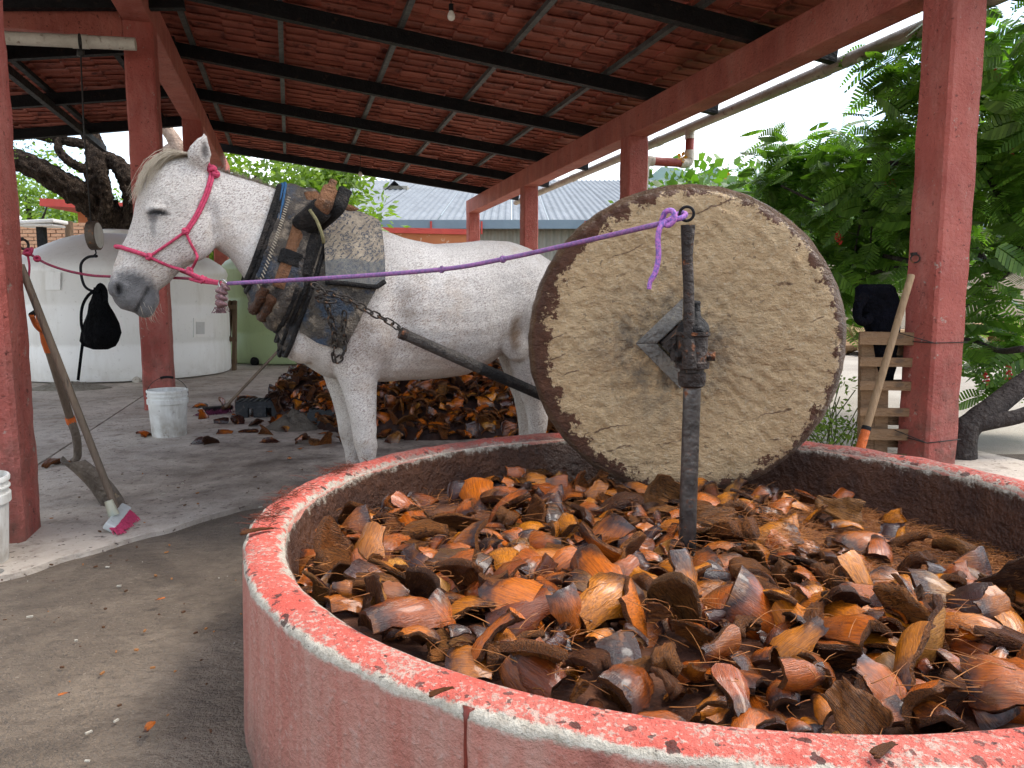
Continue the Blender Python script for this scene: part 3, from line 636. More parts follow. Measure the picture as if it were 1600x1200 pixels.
# ================================================================ cooked agave pieces
def m_agave(name, use_attr, outer):
    m, nt, b = newmat(name); v = coords(nt, 'Object')
    rnd = nd(nt, 'Attribute', None, attribute_name='rnd').outputs['Fac'] if use_attr else nd(nt, 'Attribute', None, attribute_name='tone', attribute_type='OBJECT').outputs['Fac']
    off = nd(nt, 'Mapping', {'Vector': v, 'Location': nd(nt, 'CombineXYZ', {'X': mth(nt, 'MULTIPLY', rnd, 37.0), 'Y': mth(nt, 'MULTIPLY', rnd, 11.0)}).outputs[0]}).outputs[0]
    fine = noise(nt, nd(nt, 'Mapping', {'Vector': off, 'Scale': (0.25, 1.6, 1)}).outputs[0], 40 if not use_attr else 220, 3, 0.7)
    x = sepxyz(nt, v)[0]
    lenw = nd(nt, 'Attribute', None, attribute_name='len').outputs['Fac']          # along the leaf base, 0 root .. 1 tip
    streak = noise(nt, nd(nt, 'Mapping', {'Vector': off, 'Scale': (0.10, 1.5, 1.2)}).outputs[0], 26 if not use_attr else 130, 4, 0.7)
    big = noise(nt, off, 2.2 if not use_attr else 16, 4, 0.6)
    if outer:
        base = ramp(nt, rnd, [(0.0, (0.50, 0.125, 0.007)), (0.18, (0.30, 0.058, 0.005)), (0.36, (0.60, 0.205, 0.012)), (0.5, (0.17, 0.034, 0.005)), (0.62, (0.46, 0.108, 0.007)), (0.76, (0.055, 0.014, 0.007)), (0.86, (0.016, 0.009, 0.008)), (0.93, (0.020, 0.013, 0.012)), (1.0, (0.55, 0.24, 0.04))])
        tip = mth(nt, 'ADD', lenw, mth(nt, 'MULTIPLY', mth(nt, 'SUBTRACT', big, 0.5), 1.3))
        col = mixc(nt, smooth01(nt, tip, 0.50, 0.95), base, (0.024, 0.012, 0.010))
        col = mixc(nt, ramp(nt, big, [(0.55, 0), (0.75, 0.5)]), col, (0.50, 0.17, 0.022))
        col = mixc(nt, ramp(nt, streak, [(0.40, 0.55), (0.58, 0)]), col, (0.05, 0.013, 0.006))
        sk(nt, b.inputs['Roughness'], ramp(nt, big, [(0.3, 0.14), (0.7, 0.27)]))
        b.inputs['Coat Weight'].default_value = 0.25; b.inputs['Coat Roughness'].default_value = 0.13; b.inputs['Specular IOR Level'].default_value = 0.4
        bump(nt, b, mth(nt, 'ADD', mth(nt, 'MULTIPLY', streak, 0.8), mth(nt, 'MULTIPLY', big, .5)), 0.45, 0.012)
    else:
        base = ramp(nt, rnd, [(0.0, (0.26, 0.078, 0.014)), (0.35, (0.36, 0.125, 0.023)), (0.6, (0.16, 0.044, 0.010)), (0.8, (0.42, 0.175, 0.038)), (0.88, (0.07, 0.024, 0.010)), (1.0, (0.15, 0.045, 0.013))])
        col = mixc(nt, ramp(nt, streak, [(0.38, 0.9), (0.56, 0)]), base, (0.045, 0.014, 0.006))
        col = mixc(nt, ramp(nt, fine, [(0.56, 0), (0.68, 0.7)]), col, (0.46, 0.20, 0.055))
        b.inputs['Roughness'].default_value = 0.45; b.inputs['Specular IOR Level'].default_value = 0.3
        bump(nt, b, mth(nt, 'ADD', mth(nt, 'MULTIPLY', streak, 1.4), fine), 1.0, 0.03)
    sk(nt, b.inputs['Base Color'], col); return m
AG_O, AG_I = m_agave('agave_skin', False, True), m_agave('agave_fibre', False, False)
AS_O, AS_I = m_agave('agave_skin_heap', True, True), m_agave('agave_fibre_heap', True, False)
def husk(seed, style):
    """curved wedge of a cooked leaf base: glossy skin outside, torn fibre inside and on the cut edges"""
    R = random.Random(seed); nu, nv = 9, 7; L = R.uniform(0.85, 1.2); Wd = R.uniform(0.85, 1.2)
    cu = R.uniform(0.5, 1.05) if style != 2 else R.uniform(0.1, 0.4); cl = R.uniform(0.15, 0.7); th = R.uniform(0.12, 0.22) if style != 2 else R.uniform(0.28, 0.42)
    tip = R.uniform(0.45, 0.75) if style == 0 else R.uniform(0.7, 0.95); sk_ = R.uniform(-0.3, 0.3); ph = R.uniform(0, 99)
    outer, inner = [], []
    for i in range(nu):
        s = i / (nu - 1)
        wdt = Wd * (1 - (1 - tip) * s ** 1.3) * (0.72 + 0.28 * math.sin(PI * min(1, s * 1.1 + .22)))
        for j in range(nv):
            t = j / (nv - 1) - 0.5
            a = t * cu * 2.0
            jag = 0.045 * mnoise.noise((s * 5 + ph, t * 6, ph)) + (0.11 * mnoise.noise((t * 7, ph, 2)) if i in (0, nu - 1) else 0)
            x = (s - 0.5) * L + jag; y = (math.sin(a) / max(cu, .2) * 0.5) * wdt * 1.05 + sk_ * (s - .5) + 0.05 * mnoise.noise((s * 7, ph + 3, t * 3))
            z = (math.cos(a) - 1) * 0.55 * wdt + cl * (0.25 - (s - 0.4) ** 2) + 0.05 * mnoise.noise((s * 4, t * 4, ph + 9))
            outer.append(Vector((x, y, z)))
            tt = th * (0.35 + 0.65 * (1 - s * 0.8)) * (1 - 1.1 * t * t) * (0.9 + 0.5 * mnoise.noise((s * 6, t * 6, ph + 20)))
            inner.append(Vector((x * 0.97, y * 0.95, z - tt)))
    vs = outer + inner; n = nu * nv; fs, mi = [], []
    for i in range(nu - 1):
        for j in range(nv - 1):
            a = i * nv + j; fs.append((a, a + nv, a + nv + 1, a + 1)); mi.append(0 if style != 2 else 1)
            fs.append((n + a, n + a + 1, n + a + nv + 1, n + a + nv)); mi.append(1)
    for i in range(nu - 1):
        for j in (0, nv - 1):
            a = i * nv + j; q = (a, n + a, n + a + nv, a + nv); fs.append(q if j else q[::-1]); mi.append(1)
    for j in range(nv - 1):
        for i in (0, nu - 1):
            a = i * nv + j; q = (a, a + 1, n + a + 1, n + a); fs.append(q if i else q[::-1]); mi.append(1)
    ln_ = [(k // nv) / (nu - 1) for k in range(n)] * 2
    if R.random() < .4: ln_ = [1 - q for q in ln_]
    return vs, fs, mi, ln_
STY = [0, 0, 1, 1, 0, 1, 2, 0, 1, 0, 0, 1]
HUSK = [husk(100 + k, s) for k, s in enumerate(STY)]
HM = []
for vs, fs, mi, ln_ in HUSK:
    me = bpy.data.meshes.new('agave_piece'); me.from_pydata(vs, [], fs); me.materials.append(AG_O); me.materials.append(AG_I)
    me.polygons.foreach_set('material_index', mi)
    bm = bmesh.new(); bm.from_mesh(me); bmesh.ops.recalc_face_normals(bm, faces=bm.faces)
    for f in bm.faces: f.smooth = True
    for e in bm.edges:
        if len(e.link_faces) == 2 and e.link_faces[0].material_index != e.link_faces[1].material_index: e.smooth = False
    bm.to_mesh(me); bm.free(); HM.append(me)
    al = me.attributes.new('len', 'FLOAT', 'POINT'); al.data.foreach_set('value', np.array(ln_, np.float32))
LAB = {0: 'glossy brown cooked agave wedge lying in the milling pit', 1: 'curved dark agave husk piece lying in the milling pit', 2: 'fibrous matte agave chunk lying in the milling pit'}
GRP = {0: 'glossy agave wedges in the pit', 1: 'agave husk pieces in the pit', 2: 'fibrous agave chunks in the pit'}
def rot_any(tilt):
    return Matrix.Rotation(rng.uniform(0, 2 * PI), 3, 'Z') @ Matrix.Rotation(rng.normal(0, tilt), 3, 'X') @ Matrix.Rotation(rng.normal(0, tilt), 3, 'Y')
# spots in the pit: Poisson-like layers
spots = []
def try_spot(x, y, s, lift, layer):
    dx, dy = x - PC.x, y - PC.y; r = math.hypot(dx, dy)
    if r > PI_ - 0.035 - 0.10 * s: return
    # keep clear of the stone, the pole and the rolled track on the right
    rel = Vector((x, y, 0)) - Vector((WF.x, WF.y, 0)); ya, xa = rel.dot(WAX), rel.dot(WS)
    if ya > -0.05 - 0.3 * s and abs(xa) < 0.52: return
    if r < 0.045 + 0.3 * s: return
    if dx > 0.40 and -0.36 < dy < 0.62 and rng.random() < 0.975: return
    if dy > -0.1 and r > 0.97 and dx > -0.4 and rng.random() < 0.97: return
    if dx < -0.62 and dy > 0.30 and rng.random() < 0.96: return
    for (a, b_, s2, l2) in spots:
        if l2 == layer and (a - x) ** 2 + (b_ - y) ** 2 < (0.35 * (s + s2)) ** 2: return
    spots.append((x, y, s, layer))
for layer, tries in ((0, 2600), (1, 3000), (2, 900)):
    for _ in range(tries):
        a = rng.uniform(0, 2 * PI); r = PI_ * math.sqrt(rng.random())
        x, y = PC.x + r * math.cos(a), PC.y + r * math.sin(a)
        if layer == 2 and (y > PC.y - 0.15 or rng.random() < 0.4): continue
        try_spot(x, y, float(np.clip(rng.normal(0.112, 0.033), 0.05, 0.175)), 0, layer)
cand = []
for (x, y, s, layer) in spots:
    if math.hypot(x, y) < 1.55: s *= 0.8
    z = bed(x, y) + 0.018 + 0.026 * layer + 0.12 * s
    P = Vector((x, y, z)); q = inframe(P); k = int(rng.integers(len(HUSK)))
    vis = q is not None and -30 < q[0] < 1630 and q[1] < 1230
    cand.append(((s / q[2] * (1 + 0.35 * layer)) if vis else 0, P, s, k, rot_any(0.62 if layer else 0.45) @ (Matrix.Rotation(PI, 3, 'X') if rng.random() < .03 else Matrix.Identity(3))))
cand.sort(key=lambda c: -c[0])
class Heap:
    def __init__(s): s.v = []; s.f = []; s.m = []; s.r = []; s.n = 0; s.l = []
    def put(s, k, P, R, sc, rnd):
        vs, fs, mi, ln_ = HUSK[k]; s.l.append(np.array(ln_)); A = np.array([v[:] for v in vs]) @ np.array(R).T * sc + np.array(P)
        s.v.append(A); s.f.extend([tuple(i + s.n for i in f) for f in fs]); s.m.extend(mi); s.r.append(np.full(len(vs), rnd)); s.n += len(vs)
    def build(s, name, parent=None):
        me = bpy.data.meshes.new(name); me.from_pydata(np.concatenate(s.v).tolist(), [], s.f)
        me.materials.append(AS_O); me.materials.append(AS_I); me.polygons.foreach_set('material_index', s.m)
        me.polygons.foreach_set('use_smooth', [True] * len(me.polygons))
        at_ = me.attributes.new('rnd', 'FLOAT', 'POINT'); at_.data.foreach_set('value', np.concatenate(s.r).astype(np.float32))
        al = me.attributes.new('len', 'FLOAT', 'POINT'); al.data.foreach_set('value', np.concatenate(s.l).astype(np.float32))
        o = bpy.data.objects.new(name, me); COL.objects.link(o)
        if parent: o.parent = parent; o.location = -parent_world(parent)
        return o
hp = Heap()
for i, (sc, P, s, k, R) in enumerate(cand):
    if i < 300:
        o = bpy.data.objects.new('agave_piece', HM[k]); COL.objects.link(o); st_ = STY[k]
        o.matrix_world = Matrix.Translation(P) @ R.to_4x4() @ Matrix.Diagonal((s, s, s, 1))
        tone = float(rng.random()); tone = float(rng.uniform(0, .44)) if tone > .5 and rng.random() < .35 else tone; o['tone'] = tone
        tn = 'pale amber' if tone > .95 else 'charred black' if tone > .80 else 'very dark brown' if tone > .70 else 'amber' if .28 < tone < .43 else 'orange brown' if tone < .1 or tone > .56 else 'reddish brown'
        dx, dy = P.x - PC.x, P.y - PC.y
        zn = 'beside the centre pole' if math.hypot(dx, dy) < .36 else 'by the front rim' if dy < -.72 else 'on the cleared track at the right' if dx > .4 and dy > -.25 else 'below the millstone' if dy > .3 and dx > -.35 else 'by the left rim' if dx < -.6 else 'in the middle of the front heap'
        sn = {0: 'glossy agave wedge', 1: 'curved agave husk', 2: 'fibrous agave chunk'}[st_]
        tag(o, f'{tn} {sn} {zn}', 'agave piece', f'agave pieces {zn}')
    else: hp.put(k, P, R, s, rng.random())
o = hp.build('agave_pieces'); tag(o, 'mass of smaller cooked agave pieces filling the milling pit', 'agave heap', kind='stuff')
# loose fibres teased out of the mash
def fibres(name, N, spot, mats, parent=None, ln=(0.03, 0.10), rad=0.0011):
    V, F = [], []; c = 0
    for _ in range(N):
        p = spot()
        if p is None: continue
        a = rng.uniform(0, 2 * PI); L = rng.uniform(*ln); cur = rng.normal(0, 0.8); lift = rng.uniform(0.0, 0.45); pts = []
        q = Vector(p)
        for k in range(4):
            pts.append(q.copy()); q = q + Vector((math.cos(a), math.sin(a), lift - 0.35 * k * lift)) * (L / 3); a += cur * 0.5
        for k, q in enumerate(pts):
            r = rad * (1 - 0.2 * k); sd = Vector((-math.sin(a), math.cos(a), 0)) * r
            V += [(q + sd)[:], (q - sd)[:], (q + Vector((0, 0, r * 1.6)))[:]]
        for k in range(3):
            b0 = c + 3 * k
            for (i0, i1) in ((0, 1), (1, 2), (2, 0)): F.append((b0 + i0, b0 + i1, b0 + 3 + i1, b0 + 3 + i0))
        c += 12
    return npmesh(name, V, F, mats, parent)
M_FIB = mat('agave_fibre_strands', (0.42, 0.17, 0.045), (0.17, 0.05, 0.014), 30, 0.6, bmp=0)
def fspot():
    a = rng.uniform(0, 2 * PI) if rng.random() < .5 else rng.uniform(-.45, .75); r = 1.2 * math.sqrt(rng.random()); x, y = PC.x + r * math.cos(a), PC.y + r * math.sin(a)
    if x - PC.x < 0.3 and rng.random() < 0.5: return None
    return (x, y, bed(x, y) + rng.uniform(0.005, 0.03) + (rng.uniform(0, .09) if y < PC.y + .3 and x - PC.x < .4 else 0))
o = fibres('agave_fibres', 8500, fspot, M_FIB); tag(o, 'loose orange agave fibres strewn over the mash in the pit', 'fibres', kind='stuff')
# wisps and a few flakes stuck on the rim at the left
def rspot():
    a = rng.choice([math.radians(176), math.radians(160), math.radians(187)]) + rng.normal(0, 0.05); r = rng.uniform(1.27, 1.345)
    return (PC.x + r * math.cos(a), PC.y + r * math.sin(a), 0.456)
o = fibres('rim_fibres', 260, rspot, mat('wet_fibre', (0.14, 0.035, 0.018), None, 20, 0.5, bmp=0), ln=(0.02, 0.07)); tag(o, 'dark wet fibres stuck on the left of the pit rim', 'fibres', kind='stuff')
for (x, y, s, lab) in ((402, 828, 0.055, 'orange agave flake lying on the left of the pit rim'), (690, 1079, 0.028, 'small red brown agave flake on the front of the pit rim'), (1382, 1169, 0.035, 'thin brown agave flake on the front rim at the right')):
    p = ground(x, y, 0.462); o = bpy.data.objects.new('agave_flake', HM[6]); COL.objects.link(o)
    o.matrix_world = Matrix.Translation(p) @ Matrix.Rotation(0.5, 4, 'Z') @ Matrix.Diagonal((s * 1.4, s * .8, s * 0.35, 1)); tag(o, lab, 'agave flake')
# ================================================================ horse
HC = Vector((-1.03, 3.45, 0)); HA = Vector((1.41, 0.63, 0)).normalized(); HN = Vector((HA.y, -HA.x, 0))
def H(s, t, z): return HC + HA * s + HN * t + Vector((0, 0, z))
def hloc(P): d = P - HC; return (d.dot(HA), d.dot(HN), P.z)
def sect(top, bot, w, n=20, egg=0.0, sq=2.2, toff=0.0):
    """closed section between a top and a bottom point of the middle plane; egg>0 makes the top narrower"""
    top = Vector((top[0], 0, top[1])); bot = Vector((bot[0], 0, bot[1])); c = (top + bot) / 2; u = (top - bot) / 2; ring = []
    for j in range(n):
        a = 2 * PI * j / n; ca, sa = math.cos(a), math.sin(a)
        ex = math.copysign(abs(sa) ** (2 / sq), sa); ey = math.copysign(abs(ca) ** (2 / sq), ca)
        ring.append(c + u * ey + Vector((0, w * ex * (1 - egg * ey) + toff, 0)))
    return [H(p.x, p.y, p.z) for p in ring]
hm = MB()
torso = [(-0.03, 1.13, 0.98, .07, 0), (0.0, 1.24, .885, .135, 0), (0.05, 1.36, .80, .195, .15), (.14, 1.45, .735, .235, .25), (.26, 1.49, .705, .255, .35), (.40, 1.44, .70, .28, .25), (.55, 1.40, .70, .31, .12), (.70, 1.374, .702, .325, .05),
         (.84, 1.385, .715, .32, .02), (.96, 1.402, .765, .30, .02), (1.08, 1.40, .84, .285, .05), (1.2, 1.368, .90, .265, .1), (1.31, 1.315, .93, .23, .1), (1.40, 1.23, .97, .165, .1), (1.45, 1.14, 1.03, .07, 0)]
hm.loft([sect((s, zt), (s, zb), w_, 28, egg) for s, zt, zb, w_, egg in torso])
neck = [((.34, 1.47), (.16, .93), .18, .3), ((.20, 1.50), (.03, .93), .185, .35), ((.07, 1.56), (-.05, 1.00), .165, .4), ((-.05, 1.602), (-.14, 1.10), .138, .42), ((-.15, 1.632), (-.205, 1.205), .115, .4), ((-.23, 1.652), (-.255, 1.285), .10, .3), ((-.31, 1.675), (-.315, 1.33), .092, .15), ((-.385, 1.69), (-.365, 1.40), .075, 0)]
hm.loft([sect(a, b, w_, 24, egg) for a, b, w_, egg in neck])
head = [((-.375, 1.712), (-.30, 1.64), .045, 0), ((-.43, 1.715), (-.30, 1.54), .078, 0), ((-.50, 1.69), (-.315, 1.40), .098, 0), ((-.56, 1.64), (-.335, 1.315), .104, 0), ((-.60, 1.575), (-.37, 1.272), .101, .1), ((-.618, 1.51), (-.415, 1.252), .094, .2), ((-.632, 1.44), (-.462, 1.222), .080, .2),
        ((-.655, 1.38), (-.50, 1.178), .066, .15), ((-.687, 1.32), (-.532, 1.150), .058, .05), ((-.712, 1.25), (-.560, 1.135), .058, 0), ((-.730, 1.19), (-.572, 1.112), .064, 0), ((-.735, 1.14), (-.585, 1.085), .067, 0), ((-.722, 1.09), (-.605, 1.055), .058, 0), ((-.70, 1.06), (-.632, 1.040), .034, 0)]
hm.loft([sect(a, b, w_, 24, egg, 2.3) for a, b, w_, egg in head])
def blob(s, t, z, rs, rt, rz, rot=0.0, n=14):
    rings = []
    for i in range(1, 9):
        th = PI * i / 9; ring = []
        for j in range(n):
            a = 2 * PI * j / n; x, y, q = rs * math.sin(th) * math.cos(a), rt * math.sin(th) * math.sin(a), rz * math.cos(th)
            ring.append(H(s + x * math.cos(rot) - q * math.sin(rot), t + y, z + x * math.sin(rot) + q * math.cos(rot)))
        rings.append(ring)
    hm.loft(rings)
blob(-.605, 0, 1.068, .045, .042, .05)                       # lower lip and chin
blob(-.578, 0, 1.105, .035, .040, .05)
for sg in (1, -1):
    blob(-.40, sg * .055, 1.385, .105, .052, .125, -0.3)        # jaw muscle
    blob(-.535, sg * .078, 1.475, .05, .026, .03, 0.3)         # brow over the eye
    blob(-.575, sg * .05, 1.33, .02, .022, .11, -0.55)         # cheek ridge
    blob(-.705, sg * .045, 1.15, .035, .028, .045, -0.2)        # nostril swell
    blob(.20, sg * .158, 1.08, .15, .095, .26, -0.35)           # shoulder
    blob(.30, sg * .17, .86, .12, .085, .14)                  # upper arm
    blob(.04, sg * .085, .93, .09, .09, .13)                  # breast muscle
    blob(1.14, sg * .18, 1.06, .19, .115, .25, 0.25)          # thigh
    blob(1.30, sg * .13, 1.08, .13, .11, .22)                 # buttock
    blob(1.05, sg * .215, .90, .085, .055, .11, 0.2)            # stifle fold
def leg(rows, t0):
    rows = [(s, z, rs * (1.10 if z > .07 else 1), rt * (1.08 if z > .07 else 1), dt) for s, z, rs, rt, dt in rows]
    hm.loft([[H(s + rs * math.cos(2 * PI * j / 16), t0 + dt + rt * math.sin(2 * PI * j / 16), z) for j in range(16)] for s, z, rs, rt, dt in rows])
fore = [(.235, .98, .13, .085, 0), (.25, .86, .115, .082, .005), (.268, .77, .093, .074, .005), (.282, .68, .074, .066, 0), (.289, .60, .064, .059, 0), (.296, .53, .055, .052, 0), (.302, .475, .054, .05, 0), (.304, .43, .053, .05, 0), (.308, .385, .044, .043, 0), (.312, .33, .034, .034, 0), (.316, .24, .031, .031, 0), (.316, .17, .035, .034, 0), (.316, .135, .041, .04, 0), (.305, .10, .036, .036, 0), (.296, .075, .039, .038, 0), (.288, .06, .052, .05, 0), (.272, .0, .068, .062, 0)]
hind = [(1.21, 1.12, .18, .10, 0), (1.205, 1.0, .18, .105, 0), (1.19, .89, .15, .10, 0), (1.175, .79, .115, .085, 0), (1.172, .70, .088, .07, 0), (1.18, .62, .066, .056, 0), (1.194, .55, .054, .047, 0), (1.206, .49, .052, .044, 0), (1.210, .445, .050, .042, 0), (1.205, .39, .039, .036, 0), (1.20, .31, .032, .031, 0), (1.195, .21, .031, .030, 0), (1.192, .14, .040, .038, 0), (1.178, .10, .035, .035, 0), (1.168, .075, .038, .037, 0), (1.16, .06, .050, .047, 0), (1.145, .0, .064, .058, 0)]
leg(fore, .15); leg([(s - (.02 if z > .6 else .012), z, a, b, c) for s, z, a, b, c in fore], -.15)
leg(hind, .15); leg([(s + .075 * min(1, (1.12 - z) * 2.5), z, a, b, c) for s, z, a, b, c in hind], -.15)
for sg in (1, -1):                                             # point of hock
    blob(1.245 + (.07 if sg < 0 else 0), sg * .15, .475, .022, .026, .04, -0.3)
# ears: thick leaf shapes, cupped later
for sg in (1, -1):
    E0 = Vector((-.362, sg * .062, 1.655)); E1 = Vector((-.335, sg * .098, 1.80)); rows = []
    for k in range(9):
        t = k / 8; c = E0.lerp(E1, t) + Vector((-.012 * math.sin(PI * t), sg * 0.01 * math.sin(PI * t), 0)); r = [0.028, .042, .050, .052, .048, .040, .029, .016, .004][k]
        rows.append([H(*(c + Vector((r * math.cos(2 * PI * j / 12), r * .55 * math.sin(2 * PI * j / 12), 0)))) for j in range(12)])
    hm.loft(rows)
raw = hm.build('horse_raw', [])
rm = raw.modifiers.new('r', 'REMESH'); rm.mode = 'VOXEL'; rm.voxel_size = 0.0105; rm.use_smooth_shade = True
sm_ = raw.modifiers.new('s', 'SMOOTH'); sm_.factor = 0.5; sm_.iterations = 5
dg = bpy.context.evaluated_depsgraph_get(); hme = bpy.data.meshes.new_from_object(raw.evaluated_get(dg)); hme.name = 'body'
bpy.data.objects.remove(raw)
hv = np.empty(len(hme.vertices) * 3, np.float32); hme.vertices.foreach_get('co', hv); hv = hv.reshape(-1, 3).astype(float)
Hl = np.c_[(hv - np.array(HC)) @ np.array(HA), (hv - np.array(HC)) @ np.array(HN), hv[:, 2]]     # s,t,z
hn = np.empty(len(hme.vertices) * 3, np.float32); hme.vertices.foreach_get('normal', hn); hn = hn.reshape(-1, 3).astype(float)
def push(c, rad, amt, mirror=True, power=2):
    """move skin along its normal inside an ellipsoid, soft falloff"""
    for sg in ((1, -1) if mirror else (1,)):
        d = (Hl - np.array([c[0], c[1] * sg, c[2]])) / np.array(rad); q = np.clip(1 - (d ** 2).sum(1), 0, 1) ** power
        hv[:] += hn * (q * amt)[:, None]
push((-.697, .066, 1.142), (.021, .035, .038), -.030)      # nostril hollow
push((-.668, .066, 1.15), (.014, .03, .035), .006)
push((-.531, .10, 1.462), (.034, .04, .012), -.010)       # shut eye slit
push((-.531, .10, 1.478), (.04, .04, .016), .007); push((-.531, .10, 1.447), (.04, .04, .012), .004)
push((-.585, .085, 1.40), (.02, .05, .09), -.008)
push((-.37, .03, 1.50), (.05, .12, .06), -.012)           # throat hollow behind the jaw
push((-.315, .10, 1.42), (.03, .06, .13), -.014)
push((.44, .30, 1.0), (.09, .12, .30), -.030)
push((.33, .27, .93), (.07, .12, .12), .016); push((.16, .25, .86), (.03, .1, .14), -.014)
for k in range(7): push((.52 + .055 * k, .33, 1.02 - .012 * k), (.016, .12, .20), -.0018)             # behind the shoulder
push((.395, .20, .80), (.05, .15, .10), -.020)            # elbow pocket
push((.98, .33, 1.12), (.13, .10, .16), -.016)            # flank hollow
push((.90, .30, 1.28), (.2, .12, .06), -.010)
push((.05, .0, .93), (.05, .03, .2), -.014, False)
for z0 in (.455,): push((.355, .15, z0), (.03, .06, .05), -.006)
push((.262, .17, .60), (.02, .04, .14), .006)
# mouth line
for k in range(19):
    t = k / 18; push((-.585 - .052 * t, .05 * (1 - .4 * t), 1.145 - .092 * t), (.012, .05, .018), -.0026)
push((-.338, .082 + .026, 1.722), (.030, .04, .055), -.024)  # ear cup (near side face)
# loose skin relief
for i in range(len(hv)):
    if Hl[i, 2] > 0.4: hv[i] += hn[i] * (0.004 * mnoise.noise((Hl[i, 0] * 7, Hl[i, 1] * 7, Hl[i, 2] * 7)) + 0.0015 * mnoise.noise((Hl[i, 0] * 20, Hl[i, 1] * 20, Hl[i, 2] * 20)))
for k in range(5):                                              # folds of skin behind the elbow and at the neck base
    push((.40 + .03 * k, .29, .93 - .03 * k), (.008, .1, .11), -.004)
hme.vertices.foreach_set('co', hv.astype(np.float32).ravel())
tree_h = None
# colour zones as vertex weights for grey muzzle skin, dark eye surround, hooves, mud; lid, nostril, mouth and ear hollows darkened
def zone(c, rad, mirror=True, power=1.0):
    r = np.zeros(len(Hl))
    for sg in ((1, -1) if mirror else (1,)):
        d = (Hl - np.array([c[0], c[1] * sg, c[2]])) / np.array(rad); r = np.maximum(r, np.clip(1 - np.sqrt((d ** 2).sum(1)), 0, 1) ** power)
    return r
muz = np.clip(zone((-.655, 0, 1.10), (.155, .3, .175)) * 2.0, 0, 1)
eye = np.clip(zone((-.534, .10, 1.460), (.10, .08, .052)) * .62 + zone((-.555, .09, 1.40), (.03, .08, .10)) * 0.8, 0, 1)
slit = np.clip(np.maximum(zone((-.531, .10, 1.459), (.060, .06, .010)) * 3, np.maximum(zone((-.697, .066, 1.140), (.017, .045, .032)) * 2.4, 0)), 0, 1)
for k in range(25):
    t = k / 24; slit = np.maximum(slit, np.clip(zone((-.585 - .052 * t, .05 * (1 - .4 * t), 1.145 - .092 * t), (.009, .06, .011)) * 1.5, 0, .8))
earz = np.clip(zone((-.338, .105, 1.72), (.026, .03, .055)) * 1.8, 0, 1)
mud = np.clip(zone((1.03, .3, .93), (.05, .12, .13)) * 2, 0, 1) + np.clip(zone((.31, .25, .93), (.14, .12, .14)) * 0.9, 0, .6) + np.clip(zone((.50, .3, 1.07), (.10, .1, .10)) * 0.8, 0, .5) + np.clip((0.62 - Hl[:, 2]) * 1.6, 0, .8)
hoof = (Hl[:, 2] < 0.062).astype(float)
for nm, arr in (('muz', muz), ('eye', eye), ('slit', slit), ('earz', earz), ('mud', np.clip(mud, 0, 1)), ('hoof', hoof)):
    a_ = hme.attributes.new(nm, 'FLOAT', 'POINT'); a_.data.foreach_set('value', arr.astype(np.float32))
